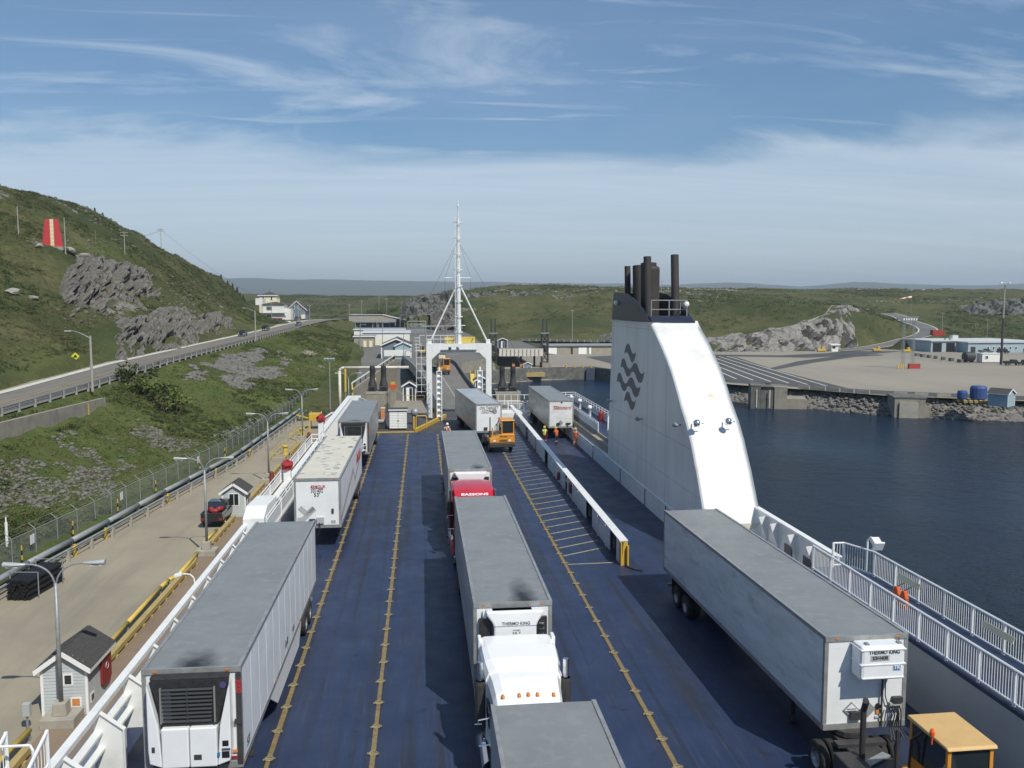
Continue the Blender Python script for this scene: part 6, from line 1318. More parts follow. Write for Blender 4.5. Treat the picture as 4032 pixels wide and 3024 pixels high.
# ================================================================ SHORE RAMP AND TERMINAL
RL = [(2.3,113.2),(1.4,130),(.4,150),(-1.2,172),(-2.6,192),(-4.2,225),(-5.6,262)]; RRt = [(8.2,113.2),(8.,130),(7.4,150),(7.1,172),(6.9,192),(6.,225),(4.4,262)]
ZRA = [(113,.05),(130,.35),(150,.7),(172,.85),(192,.75),(225,-.5),(262,-1.9)]
zra = lambda y: interp(y,[p[0] for p in ZRA],[p[1] for p in ZRA])
rp = thing('shore_ramp','grey vehicle ramp curving from the ferry stern up to the terminal','ramp',(0,0,0))
Lp = [tuple(p) for p in dense([(x,y,zra(y)) for x,y in RL],5)]; Rp = [tuple(p) for p in dense([(x,y,zra(y)) for x,y in RRt],5)]
strip(Lp, Rp).build('roadway','ramp_asphalt',rp)
for P, s, nm in ((Lp,-1,'parapet'),(Rp,1,'parapet')):
    q = MB()
    for i in range(len(P)-1):
        a, c = P[i], P[i+1]; w_ = .25*s
        q.add([(a[0],a[1],a[2]-1.1),(c[0],c[1],c[2]-1.1),(c[0],c[1],c[2]+.75),(a[0],a[1],a[2]+.75),(a[0]+w_,a[1],a[2]-1.1),(c[0]+w_,c[1],c[2]-1.1),(c[0]+w_,c[1],c[2]+.75),(a[0]+w_,a[1],a[2]+.75)],[(0,1,2,3),(7,6,5,4),(3,2,6,7),(0,4,5,1)])
    q.build(nm,'concrete_dark' if s > 0 else 'galv',rp)
q = MB().path([(p[0]-.12,p[1],p[2]+1.1) for p in Lp],.05,5).build('handrail','galv',rp)
for y in (158,185,215): MB().b(-2,6.4,y-.6,y+.6,-14,zra(y)-.9).build('pier','concrete_dark',rp)
strip([(p[0]*.52+r_[0]*.48,p[1],p[2]+.02) for p, r_ in zip(Lp,Rp)],[(p[0]*.505+r_[0]*.495,p[1],p[2]+.02) for p, r_ in zip(Lp,Rp)]).build('lane_line','line_white',rp)
fp = thing('ramp_flap','dark hinged steel flap where the ferry meets the shore ramp','ramp',(0,0,0)); MB().add([(2.4,108.6,.02),(8.1,108.6,.02),(8.1,113.3,.09),(2.4,113.3,.09),(2.4,108.6,-.06),(8.1,108.6,-.06),(8.1,113.3,.0),(2.4,113.3,.0)],[(0,1,2,3),(7,6,5,4),(0,4,5,1),(2,6,7,3)]).build('plate','deck_worn',fp)
# pier slab between slip and ramp, abutment blocks, walls of the terminal
st(MB().prism([(-9.1,150),(9.6,150),(10.1,247),(36,265),(53.5,268.8),(53.5,272),(36,268.6),(8,252),(7.4,153),(-9.1,153)],'z',-13,-5.6).build('slip_wall','concrete_dark'))
for i, (x0,x1,y0,y1,z1,lab) in enumerate(((-8.1,-4.9,126,131,1.4,'tall concrete mooring block carrying the left pair of black fender arms'),(10.6,14.2,127,132,1.1,'concrete block rising from the water under the right pair of black fender arms'))):
    o = thing('mooring_dolphin',lab,'dolphin',((x0+x1)/2,y0,-12)); MB().b(-(x1-x0)/2,(x1-x0)/2,0,y1-y0,0,z1+12).build('block','concrete',o,bevel=.06)
    MB().b(-(x1-x0)/2-.05,(x1-x0)/2+.05,-.05,.4,z1+11.7,z1+12.03).build('coping','concrete_light',o)
    for dx_ in (-.75,.85):
        MB().prism([(dx_-.6,z1+12.),(dx_+.6,z1+12.),(dx_+.6,z1+12.75),(dx_-.6,z1+12.75)],'y',.5,2.2).build('fender_base','dark_steel',o,bevel=.05); MB().b(dx_-.35,dx_+.35,.44,.5,z1+12.1,z1+12.6).build('fender_recess','black',o)
        MB().lathe([(.62,0),(.6,.3),(.40,.9),(.36,2.1),(.42,2.2),(.36,2.9)],12,(dx_,1.4,z1+12.75)).build('fender_arm','dark_steel',o,smooth=True)
# concrete apron below blue booth
o = thing('linkspan_apron','stained concrete apron in front of the navy booth','apron',(0,0,0)); MB().b(-4.4,1.2,116,139,-12,-1.3).build('slab','concrete',o); MB().b(-4.5,1.3,115.6,116,-3.5,-1.35).build('beam','dark_steel',o)
for x in (-3.8,-2.3,-.8,.7): MB().t((x,115.7,-12),(x,115.7,-1.4),.25,8).build('pile','dark_steel',o)
def booth(label, x, y, z, w_=2.0, d=2.4, h=2.4, wall='siding_navy', door=True, group=None):
    return hut(label, x, y, wall=wall, w_=w_, d=d, h=h, pitch=.62, name='control_booth', z=z, courses=False, door=(.0,.85,2.0) if door else None, windows=() if door else [('f',.3,1.4,.6,.7,2)], group=group)
booth('navy control booth with white-framed door beside the left gantry leg', -2.15, 138.8, -1.3); 
o = thing('stair_handrail','yellow handrail descending from the navy booth','handrail',(-2,135.8,-1.3)); MB().path([(-2.3,0,2.2),(-.9,0,1.1),(2.2,0,1.1)],.04,6).path([(-.9,0,.55),(2.2,0,.55)],.03,6).build('rail','timber',o)
for x in (-2.3,-.9,.6,2.2): MB().t((x,0,0),(x,0,1.1),.035,6).build('post','timber',o)
o = thing('utility_cart','orange-red tool bin with yellow lid above the handrail','bin',(-5.0,146.8,-.2)); MB().prism([(-.5,0),(.5,0),(.65,.8),(-.65,.8)],'y',-.4,.4).build('bin','hivis_orange',o); MB().b(-.35,.35,-.3,.3,.8,1.2).build('lid','yellow_paint',o); MB().b(-.6,.6,-.5,.5,-5.,0).build('pedestal','concrete',o)
# pipe portal with yellow posts
o = thing('pipe_portal','white overhead pipe spanning the yard on yellow posts','pipe',(0,0,QUAY)); MB().path([(-12.9,138,1.2),(-12.9,138,8.9),(-12.7,138,9.25),(-12.2,138,9.35),(-2.2,138,9.35)],.22,10).build('pipe','pipe_white',o,smooth=True)
for x, z0_ in ((-12.0,5.6),(-7.4,4.2)): MB().lathe([(.16,z0_),(.16,z0_+3.4),(.05,z0_+3.6)],8,(x,137.6,0)).build('sleeve','yellow_bright',o); MB().t((x,137.6,0),(x,137.6,z0_),.08,8).build('post','galv',o)
# conveyor-like sloped handrail wall
o = thing('ramp_wall','sloping wall with pale rail rising towards the gabled building','wall',(0,0,0))
MB().add([(-12,150,-5.3),(-6.2,205,-4),(-6.2,205,1.4),(-12,150,-.4),(-11.7,150,-5.3),(-5.9,205,-4),(-5.9,205,1.4),(-11.7,150,-.4)],[(0,1,2,3),(7,6,5,4),(3,2,6,7),(0,3,7,4)]).build('wall','beige_wall',o); MB().path([(-12,150,.55),(-6.2,205,2.3)],.16,8).build('rail','pipe_white',o)
for s_ in np.linspace(.05,.95,10): x = -12+5.8*s_; y = 150+55*s_; z = -.4+1.8*s_; MB().t((x,y,z),(x,y,z+1.1),.09,6).build('post','dark_steel',o)
MB().path([(-12,150,.5),(-11.9,149.5,-.5),(-11.8,149.3,-4)],.13,8).build('drain','yellow_bright',o)
# gabled toll building with twin porch
o = thing('toll_building','low building with twin white-trimmed gables beside the ramp','building',(-7.5,262,-2.2))
MB().prism([(-4.6,0),(4.0,0),(4.0,4.1),(-.3,5.9),(-4.6,4.1)],'y',0,14).build('main_wall','siding_slate',o)
for s, xa in ((-1,-4.9),(1,4.3)): MB().add([(-.3,-.6,5.95),(xa,-.6,4.0),(xa,14.5,4.0),(-.3,14.5,5.95),(-.3,-.6,6.1),(xa,-.6,4.15),(xa,14.5,4.15),(-.3,14.5,6.1)],[(0,1,2,3),(7,6,5,4),(0,4,5,1),(1,5,6,2)]).build('roof_slope','shingle',o); MB().add([(-.3,-.64,6.12),(xa,-.64,4.17),(xa,-.64,3.8),(-.3,-.64,5.7)],[(0,1,2,3)]).build('barge_board','trim_white',o)
MB().prism([(-.6,0),(4.1,0),(4.1,3.9),(1.8,5.0),(-.6,3.9)],'y',-2,0).build('porch_wall','siding_blue',o)
for s, xa in ((-1,-.9),(1,4.4)): MB().add([(1.8,-2.4,5.05),(xa,-2.4,3.8),(xa,.2,3.8),(1.8,.2,5.05),(1.8,-2.4,5.2),(xa,-2.4,3.95),(xa,.2,3.95),(1.8,.2,5.2)],[(0,1,2,3),(7,6,5,4),(0,4,5,1),(1,5,6,2)]).build('porch_roof','shingle',o); MB().add([(1.8,-2.44,5.22),(xa,-2.44,3.97),(xa,-2.44,3.65),(1.8,-2.44,4.85)],[(0,1,2,3)]).build('barge_board','trim_white',o)
MB().b(-3.8,3.9,-2.3,-2.05,.9,2.7).build('screen_wall','siding_white',o); MB().b(-4.75,-4.45,-.1,.2,0,4.1).b(3.95,4.2,-2.1,-1.9,0,3.9).build('corner_board','trim_white',o)
# white flat-roofed sheds stacked behind
for lab, x, y, w_, d, h, wm, rm in (('long white service shed with pale roof behind the gabled building',-13.2,322,17,12,4.6,'siding_white','roof_pale'),('second white shed with grey roof further behind',-17,352,20,12,4.4,'siding_white','roof_grey'),('beige lean-to shed beside the white service sheds',-20.5,312,7,8,3.6,'beige_wall','roof_grey')):
    z = tz(y)-.1; o = thing('service_shed',lab,'shed',(x,y,z)); MB().b(-w_/2,w_/2,0,d,0,h).build('wall',wm,o); MB().rb((0,d/2,h+.25),(w_+.8,d+.8,.18),.03).build('roof',rm,o); MB().b(-w_/2-.42,w_/2+.42,-.42,-.38,h+.0,h+.3).build('fascia','trim_white',o)
    for k in range(3): MB().b(-w_/2+1.2+k*w_/3.4,-w_/2+2.3+k*w_/3.4,-.06,.0,.1,2.3).build('door','siding_cream' if k else 'siding_slate',o)
# passenger terminal: wide low hall with flat gable
o = thing('terminal_hall','wide beige terminal hall with low pitched parapet and dark front of painted shade','building',(-26,505,.3)); MB().prism([(-15.5,0),(15.5,0),(15.5,4.6),(3,7.6),(-15.5,7.6)],'y',0,25).build('parapet_wall','beige_wall',o)
MB().add([(-16,-.5,7.65),(3.2,-.5,7.65),(3.2,26,7.65),(-16,26,7.65),(16,-.5,4.65),(16,26,4.65)],[(0,1,2,3),(1,4,5,2)]).build('roof','roof_pale',o); MB().b(-14.5,14,-.25,-.05,0,3.4).build('painted_shade_front','siding_navy',o); MB().b(-16,24,-3.,.2,3.4,4.3).build('canopy','roof_grey',o)  # the navy panel paints the shade lying under the canopy
for x in (-12.5,-2,1,3.4): MB().b(x-.5,x+.5,-.35,-.28,.2,2.6).build('doorway','trim_white',o)
for x in np.arange(-15,24,4.5): MB().b(x-.15,x+.15,-2.9,-2.6,0,3.4).build('column','dark_steel',o)
MB().b(10.5,13.6,-3.3,-3.1,.3,2.9).build('poster','siding_blue',o)
o = thing('overhead_gate','overhead steel portal on yellow-grey legs in front of the terminal hall','gate',(-2.5,395,tz(395))); MB().path([(-4,0,0),(-4,0,6.2),(4,0,6.2),(4,0,0)],.2,8).build('portal','pole_concrete',o); MB().b(-3.6,3.6,-.1,.1,1.0,5.4).build('wire_panel','chain_link',o)
for lab, x, y, w_, d, m_ in (('row of low canopy beams over parked vehicles in the terminal yard',8,430,16,6,'roof_grey'),('pale low roofed kiosk in the terminal yard',20,440,9,5,'siding_white')):
    o = thing('yard_canopy',lab,'canopy',(x,y,tz(y))); MB().b(-w_/2,w_/2,0,d,2.8,3.2).build('roof',m_,o)
    for x_ in np.linspace(-w_/2+.4,w_/2-.4,5): MB().b(x_-.12,x_+.12,.3,.6,0,2.8).build('column','galv',o)
# poles and lamps of the terminal
for lab, x, y, h in (('pole with floodlight cluster beside the chain-link fence end',-15.9,152,9.6),('slim lamp pole among the white service sheds',-13.5,300,9.),('slim lamp pole in front of the gabled building',-5.2,243,8.6),('tall dark pole right of the gabled building',-2.1,254,10.5),('lamp pole beside the terminal portal',-9.5,380,9.5),('lamp pole at the left edge of the terminal yard',-24,345,9.5),('lamp pole by the beige lean-to shed',-21,300,8.4),('lamp pole behind the yard canopy',4,415,10)):
    z = tz(y)-.3 if y > 150 else QUAY; o = thing('lamp_pole',lab,'lamp post',(x,y,z)); MB().t((0,0,0),(0,0,h),.13,8,.09).build('pole','galv',o)
    if 'cluster' in lab:
        for k in (-.7,-.25,.25,.7): MB().rb((k,-.15,h+.2),(.36,.3,.42),.5).build('floodlight','lamp_grey',o)
        MB().b(-.9,.9,-.06,.06,h-.1,h+.02).build('crossbar','galv',o)
    else: MB().path([(0,0,h-.1),(.5,0,h+.25),(1.5,0,h+.3)],.05,6).rb((1.7,0,h+.28),(.6,.22,.12)).build('lamp_head','lamp_grey',o)
lastp = []
for i, (lab, x, y, h) in enumerate((('roadside utility pole beyond the grey gable house',-40.8,500,11),('utility pole on the crest where the hill road turns',-38,560,12.5),('pair utility pole right of the road crest',-31,640,11.5),('utility pole at the road bend above the terminal',-24,600,11),('utility pole beside the white house drive',-57,415,9.5),('thin pole in front of the white apartment house',-66,395,8.),('utility pole in the grass short of the terminal hall',-33,440,8.5),('utility pole near the stone terrace road',-22,430,8),('roadside lamp pole by the dark sedan',-43.2,345,9.))):
    lastp.append(pole(lab, x, y, h, 'pole_concrete', 2 if i < 4 else 1)[1])
wires('w', lastp[0], lastp[1], 3, 1., 'power lines between the road crest utility poles')
# ---- houses at the bend
def win(o, x, y, z, w_, h, m='glass', cols=1):
    f = MB().b(x-w_/2-.12,x+w_/2+.12,y-.08,y,z-.12,z+h+.12).build('window','trim_white',o)
    for i in range(cols): a = x-w_/2+w_*i/cols; MB().b(a+.05,a+w_/cols-.05,y-.11,y-.082,z,z+h).build('pane',m,f)
ho = thing('cream_house','tall cream hip-roofed house with two small upper windows','house',(-75.3,442,6.2)); MB().b(-4.3,4.3,0,9,0,12.2).build('wall','siding_cream',ho); MB().add([(-4.9,-.6,12.2),(4.9,-.6,12.2),(4.9,9.6,12.2),(-4.9,9.6,12.2),(-.6,4.5,13.7),(.6,4.5,13.7)],[(0,1,5,4),(1,2,5),(2,3,4,5),(3,0,4),(3,2,1,0)]).build('roof','shingle',ho); MB().b(-4.95,4.95,-.66,-.6,11.9,12.25).build('fascia','trim_white',ho)
for x in (-2.3,1.7): win(ho,x,0,9.8,.8,1.6)
MB().b(-4.9,-4.3,2,6,5,8.4).build('annex','siding_cream',ho); MB().t((0,4.5,13.6),(0,4.5,14.6),.12,6).build('chimney','dark_steel',ho); MB().b(4.3,6.2,1,8,0,8.4).build('side_wing','siding_cream',ho)
hw_ = thing('white_house','white stepped apartment house with balconies and railing at the road bend','house',(-70.6,424,6.2)); MB().b(-4.4,5.8,0,10,0,7.6).build('wall','siding_white',hw_); MB().add([(-5,-.6,7.6),(6.4,-.6,7.6),(6.4,10.6,7.6),(-5,10.6,7.6),(-.5,5,8.9),(1.5,5,8.9)],[(0,1,5,4),(1,2,5),(2,3,4,5),(3,0,4),(3,2,1,0)]).build('roof','shingle',hw_); MB().b(-5.4,6.8,-1.4,.0,3.5,3.75).build('balcony_roof','roof_grey',hw_)
for z in (1.,5.): win(hw_,-1.2,0,z,2.6,1.7,cols=4)
MB().b(-8.4,-4.4,-1,8,0,3.4).build('side_wing','siding_white',hw_); MB().b(-8.8,-4.2,-1.6,8.4,3.4,3.6).build('wing_roof','roof_grey',hw_); MB().b(-8.,-4.8,3,12,7.4,10.6).build('rear_block','siding_white',hw_); MB().b(-7,5,-2.2,-2.1,.2,1.3).build('deck_rail','maroon',hw_); MB().b(5.8,8.6,1,9,0,5.6).build('east_wing','siding_white',hw_)
hg = thing('gable_house','slate blue gable house with white trim and two bright windows','house',(-62.4,446,6.)); MB().prism([(-4.2,0),(4.6,0),(4.6,5.4),(.2,9.3),(-4.2,5.4)],'y',0,10).build('wall','siding_slate',hg)
for s, xa in ((-1,-5.0),(1,5.4)): zb = 5.4-.7; MB().add([(.2,-.6,9.4),(xa,-.6,zb),(xa,10.5,zb),(.2,10.5,9.4),(.2,-.6,9.65),(xa,-.6,zb+.25),(xa,10.5,zb+.25),(.2,10.5,9.65)],[(0,1,2,3),(7,6,5,4),(0,4,5,1),(1,5,6,2)]).build('roof_slope','shingle',hg); MB().add([(.2,-.64,9.7),(xa,-.64,zb+.3),(xa,-.64,zb-.1),(.2,-.64,9.25)],[(0,1,2,3)]).build('barge_board','trim_white',hg)
for x in (-1.6,1.6): win(hg,x,0,5.6,1.4,1.5,'glass_sky',2)
win(hg,-2,0,2,2,1.4,cols=2); MB().b(2.6,4.4,-2.4,0,0,2.8).build('porch','siding_cream',hg)
for i, (lab, x, y, m_, k) in enumerate((('pale car parked in front of the white apartment house',-60.5,402,'car_white','sedan'),('grey car parked by the slate gable house',-57.8,420,'car_grey','suv'),('dark car parked at the road bend drive',-57.5,436,'car_black','sedan'))): car(lab,(x,y,hz(x,y)+.05),.6,m_,k)
# ---- second linkspan with lattice towers across the slip
ls = thing('linkspan_bridge','upper roadway bridge of the second linkspan between lattice towers','bridge',(0,0,0)); MB().b(23.6,36.8,268,330,-1.6,.2).build('deck','terminal_asphalt',ls); MB().b(23.4,37.,267.6,268,-2.0,.3).build('edge_beam','pipe_white',ls)
for x in np.arange(24.4,36.8,1.25): MB().b(x-.08,x+.08,267.5,267.6,-1.9,.1).build('stiffener','dark_steel',ls)
MB().b(23.6,36.6,262,268,-7.6,-6.7).build('lower_deck','concrete',ls); MB().b(23.4,36.8,261.6,262,-7.9,-6.6).build('lower_beam','timber',ls)
for x in (28,30.4,34.6): MB().b(x-.3,x+.3,270,270.6,-12,-1.6).build('column','dark_steel',ls)
for x in (28,30.4): MB().b(x-.4,x+.4,269.5,270,-5.4,-4.2).build('orange_fender','placard_orange',ls)
for z in (.75,1.2): MB().path([(36.7,268,z),(36.7,330,z)],.05,5).build('bridge_rail','galv',ls)
def lattice(label, x, y, w_, z0_, z1_):
    o = thing('lattice_tower',label,'tower',(x,y,z0_)); h = z1_-z0_
    for a in (-1,1):
        for b_ in (-1,1): MB().b(a*w_/2-.16,a*w_/2+.16,b_*w_/2-.16,b_*w_/2+.16,0,h).build('leg','dark_steel',o)
    n = 5
    for k in range(n):
        z = h*k/n; dz = h/n
        for b_ in (-1,1): MB().t((-w_/2,b_*w_/2,z),(w_/2,b_*w_/2,z+dz),.09,5).t((w_/2,b_*w_/2,z),(-w_/2,b_*w_/2,z+dz),.09,5).t((-w_/2,b_*w_/2,z+dz),(w_/2,b_*w_/2,z+dz),.1,5).build('brace','dark_steel',o)
    MB().b(-w_/2-.3,w_/2+.3,-w_/2-.3,w_/2+.3,h,h+.35).build('cap','galv',o)
    for a in (-.6,.6): MB().b(a-.22,a+.22,-.3,.3,h+.35,h+4.6).build('hydraulic_mast','dark_steel',o)
lattice('dark lattice hoist tower on the left of the second linkspan', 21.7, 270, 1.9, -9.6, 4.8); lattice('dark lattice hoist tower on the right of the second linkspan', 37.8, 270, 1.9, -9.6, 4.8)
o = thing('tower_footing','concrete footing in the water beneath the right hoist tower','footing',(37.9,267,-13)); MB().prism([(-1.6,0),(1.9,0),(1.4,8.8),(-1.2,8.8)],'y',0,6).build('block','concrete',o)
booth('navy and white control booth at the head of the second linkspan', 25.1, 275, .2, 3.0, 3.0, 2.5)
booth('dark shed on the lower deck of the second linkspan', 31.9, 265.2, -6.7, 2.5, 2.5, 2.4, wall='siding_slate', door=False)
booth('navy booth half hidden behind the right gantry leg', 9.4, 139, -.6, 2.2, 3, 2.4, door=False)
o = thing('booth_plinth','concrete plinth under the booth behind the right gantry leg','plinth',(9.4,138.5,-12)); MB().b(-1.6,1.6,0,4,0,11.4).build('block','concrete',o)
o = thing('access_stair','yellow steel access stair right of the shore ramp','stair',(9.6,166,-5.3)); MB().rb((0,0,3.6),(1.0,6.5,.12),.75).build('flight','yellow_bright',o)
for s in (-.5,.5): MB().t((s,-2.4,2.2),(s,2.4,6.6),.05,6).t((s,-2.4,1.2),(s,-2.4,2.2),.05,6).t((s,2.4,-.1),(s,2.4,6.6),.07,6).build('handrail','yellow_bright',o)
MB().b(-.6,.6,-3.2,-2,-.1,1.2).build('landing','yellow_paint',o)
# ---- wharf warehouse with white doors
wb = thing('wharf_warehouse','long low warehouse with white roller doors along the far wharf','warehouse',(48,337.5,YARD)); MB().b(0,29,0,12,0,3.2).build('wall','beige_wall',wb); MB().b(-.4,29.4,-.6,13,3.2,3.6).build('roof','roof_grey',wb)
for x, w_, m_ in ((2.2,3.6,'trim_white'),(6.6,2.6,'beige_wall'),(14.2,3.2,'trim_white'),(17.2,.8,'trim_white')):
    f = MB().b(x-w_/2-.12,x+w_/2+.12,-.06,.0,0,2.72).build('door_frame','roof_grey',wb); MB().b(x-w_/2,x+w_/2,-.1,-.06,.05,2.6).build('roller_door',m_,f)
MB().b(9.8,10.3,-.5,0,0,3.4).build('buttress','dark_steel',wb)
st(strip([(x,y,z) for x,y,z in ((40,352,-.6),(60,352,-1.2),(80,356,-1.4),(100,366,-1.4))],[(x,y,z) for x,y,z in ((40,358,-.6),(60,358,-1.2),(80,362,-1.4),(100,372,-1.4))]).build('bench_road','terminal_asphalt'))
guardrail('pale guardrail along the bench road above the warehouse', [(40,351.6,-.6),(60,351.6,-1.2),(80,355.6,-1.4),(100,365.6,-1.4)], .8, 3.)
o = thing('wharf_wall','dark sheet-pile wharf face with blue fender by the slip','wharf',(53.2,266.8,-13))
MB().prism([(-14,-.8),(0,0),(9,-25),(9.6,-24.6),(.6,.8),(-14,.2)],'z',0,7.4).build('face','concrete_dark',o); MB().b(-3.0,-.4,-1.2,-.6,3,7.2).build('fender','siding_navy',o)
for k in range(5): MB().rb((4.4+k*.9,-10-2.6*k,8.0),(1.4,.2,.7),0,0,-1.2).build('barrier_block','trim_white',o)
for k in range(4): MB().lathe([(.3,0),(.25,.6),(.4,.7),(0,.9)],8,(-9+k*2.6,.9,7.4)).build('mooring_bollard','yellow_paint',o)
# ---- right shore: dolphins, barriers
d1 = thing('concrete_dolphin','broad streaked concrete dolphin with recessed bays on the far shore','dolphin',(76.4,186.6,-13),-.30)
for x0, x1, y0, z1 in ((-3.9,-1.7,0,8.9),(-1.7,1.2,.5,8.6),(1.2,4.0,.2,8.5),(4.0,8.3,1.0,6.0)): MB().b(x0,x1-.06,y0,8,0,z1).build('bay','concrete_dark' if x0 < 1 else 'concrete',d1,bevel=.05)
for x in (-2.6,.2): MB().b(x-.1,x+.1,-.15,.0,4,8.).build('fender_strip','pipe_white',d1)
MB().b(-4.0,4.1,-.1,.3,8.9,9.1).build('coping','concrete',d1); MB().rb((0,3,9.0),(1,1,.6)).build('bollard','rust_steel',d1)
d2 = thing('concrete_dolphin','square concrete dolphin with a pale front panel on the riprap shore','dolphin',(99.1,168.9,-13),-.33); MB().b(-2.9,3.0,0,8,0,7.7).build('block','concrete',d2,bevel=.05); MB().b(-2.0,1.6,-.4,0,.5,6.9).build('front_panel','concrete_light',d2); MB().b(-3.1,3.2,-.1,8,7.7,7.95).build('coping','concrete_dark',d2); MB().prism([(3.0,0),(4.6,0),(3.9,5.8),(3.0,6.4)],'y',1,6).build('wing','concrete',d2)
for x in (-1,.2,1.2): MB().t((x,2,7.9),(x,2,8.7),.04,5).build('rail_post','galv',d2)
SH = dense([(75.5,206.2,YARD),(88.5,191,YARD),(99.5,177.2,YARD),(120.5,165.2,YARD),(162,144.5,YARD),(262,100,YARD)],5)
for i in range(2, len(SH)-3):
    p, q_ = SH[i], SH[i+1]; d_ = (q_-p); 
    if d_.length > 30: continue
    n_ = max(1,int(d_.length/3.6))
    for j in range(n_):
        c = p+d_*(j+.5)/n_
        if random.random() < .15: continue
        o = tag(MB().rb((0,0,.32),(2.6,.5,.64)).rb((0,0,.75),(2.6,.26,.25)).build('concrete_barrier','concrete_light',loc=(c.x,c.y,c.z),rot=(0,0,math.atan2(d_.y,d_.x))),'low concrete barrier block along the far shore road edge','barrier','barrier blocks along the far shore road')
# shed, blue drums
sh2 = hut('pale blue boat shed with brown roof on the riprap shore', 111.4, 155.2, .55, wall='siding_blue', w_=3.0, d=3.6, h=2.5, pitch=.8, courses=False, name='shore_shed', z=YARD)
for lab, x, y, r_, h in (('large blue tarpaulin-covered reel on a yellow stand beside the boat shed',110.2,163.4,1.55,3.3),('smaller blue covered reel next to the large one',107.4,164.3,.95,2.3)):
    o = thing('covered_reel',lab,'reel',(x,y,YARD)); MB().lathe([(r_*.7,.45),(r_,.7),(r_,h-.5),(r_*.85,h-.1),(0,h)],14).build('tarpaulin','tarp_blue',o); MB().b(-r_,r_,-.2,.2,0,.45).b(-.2,.2,-r_,r_,0,.4).build('stand','yellow_paint',o)
o = thing('timber_pallet','pale timber cribbing under the shore reels','pallet',(109,161.6,YARD),-.4)
for k in range(6): MB().b(-2.6+k*.95,-2.0+k*.95,-.8,.8,0,.5).build('timber','timber',o)
# ---- yard: light tower, high mast, workshop, blocks, containers
lt = thing('light_tower','twin-legged lattice light tower with red base in the gravel yard','light tower',(146.6,252,YARD))
for x in (-1.6,1.6):
    q = MB()
    for a in (-.35,.35):
        for b_ in (-.35,.35): q.t((x+a,b_,0),(x+a*.8,b_*.8,15.6),.06,5)
    for k in range(16):
        z = k*.97; q.t((x-.35,-.35,z),(x+.35,-.35,z+.97),.035,4).t((x+.35,-.35,z),(x-.35,-.35,z+.97),.035,4)
    q.build('lattice_leg','galv',lt)
q = MB().b(-2.6,2.6,-.5,.5,14.2,14.4)
for k in range(7): q.rb((-2.4+k*.8,-.5,15.5),(.5,.3,.5),.4)
q.build('lamp_rack','galv',lt)
for k in range(6): MB().b(-2.3+k*.8,-1.9+k*.8,-.75,-.6,14.6,15.3).build('floodlight','lens',lt)
MB().b(-.3,3.2,-1.6,-.6,0,1.5).build('red_barrier','container_red',lt); 
for x in (-3.4,-2.6,-2.0): MB().b(x-.15,x+.15,-1,-.7,0,1.5).build('yellow_post','yellow_bright',lt)
hm = thing('high_mast_light','tall dark high-mast floodlight beside the site cabin','light mast',(186,265,YARD)); MB().t((0,0,0),(0,0,26.3),.38,10,.16).build('mast','pole_concrete',hm); MB().t((0,0,0),(0,0,15),.42,10,.30).build('mast_sleeve','dark_steel',hm)
for k in range(6): a = k*math.pi/3; MB().rb((1.3*math.cos(a),1.0*math.sin(a),26.2),(.8,.6,.4),.2,0,a).build('floodlight','lens',hm)
MB().lathe([(1.0,26.0),(1.1,26.0),(1.1,26.1),(1.0,26.1)],10).build('head_ring','galv',hm)
wsx = thing('workshop','pale blue flat-roofed workshop with two dark garage doorways','workshop',(206.4,338,YARD),.0)
MB().b(0,40,0,22,0,4.4).build('wall','siding_blue',wsx); MB().b(-.5,40.5,-.6,22.5,4.4,4.75).build('roof','roof_pale',wsx); MB().b(11.5,13.2,-7,0,0,4.0).b(13.2,40,-7,0,0,3.9).build('front_wing','siding_blue',wsx); MB().b(11.2,40.4,-7.5,0,4.0,4.3).build('wing_roof','roof_pale',wsx)
for x0, x1 in ((.8,4.6),(6.6,10.2)): MB().b(x0,x1,-.12,.0,.05,3.7).build('doorway','black',wsx)
MB().b(12.6,14.6,-7.1,-7.0,0.05,2.4).build('doorway','dark_steel',wsx)
for k in range(6): win(wsx,20+k*2.4,-7.0,1.3,.8,1.1)
MB().b(13,15.5,6,8,4.75,6.6).build('roof_vent','roof_pale',wsx)
for k in range(2): MB().rb((9+k*2.2,4,5.1),(1.2,1.2,.8)).build('roof_unit','lamp_grey',wsx)
cb = thing('site_cabin','small white site cabin next to the high-mast light','cabin',(188,274,YARD)); MB().b(-2.4,4.2,0,3,0.2,3.0).build('wall','siding_white',cb); MB().b(-2.6,4.4,-.2,3.2,3.0,3.15).build('roof','trim_white',cb); win(cb,-.9,0,1.3,1.0,1.0,cols=2); MB().b(-2.3,4.1,.1,2.9,0,.2).build('skid','dark_steel',cb)
o = thing('storage_tank','dark green storage tank left of the white site cabin','tank',(182.4,276.5,YARD)); MB().lathe([(0,-1.8),(1.4,-1.7),(1.6,-1.3),(1.6,1.3),(1.4,1.7),(0,1.8)],14,(0,0,1.9),'x').build('shell','navy_stain',o); MB().b(-1.2,-.9,-1,1,0,.8).b(.9,1.2,-1,1,0,.8).build('cradle','dark_steel',o)
for lab, x, y, m_, k in (('dark pickup parked left of the high-mast light foot',187.5,261.5,'car_black','pickup'),('black SUV parked right of the dark yard pickup',193.,261.5,'car_black','suv'),('dark truck parked against the workshop wing',222.5,326.5,'car_grey','pickup'),('black van parked at the workshop windows',229.5,326.,'car_black','van'),('pale van parked at the far end of the workshop wing',240,325,'car_white','van')): car(lab,(x,y,YARD+.02),math.pi/2,m_,k)
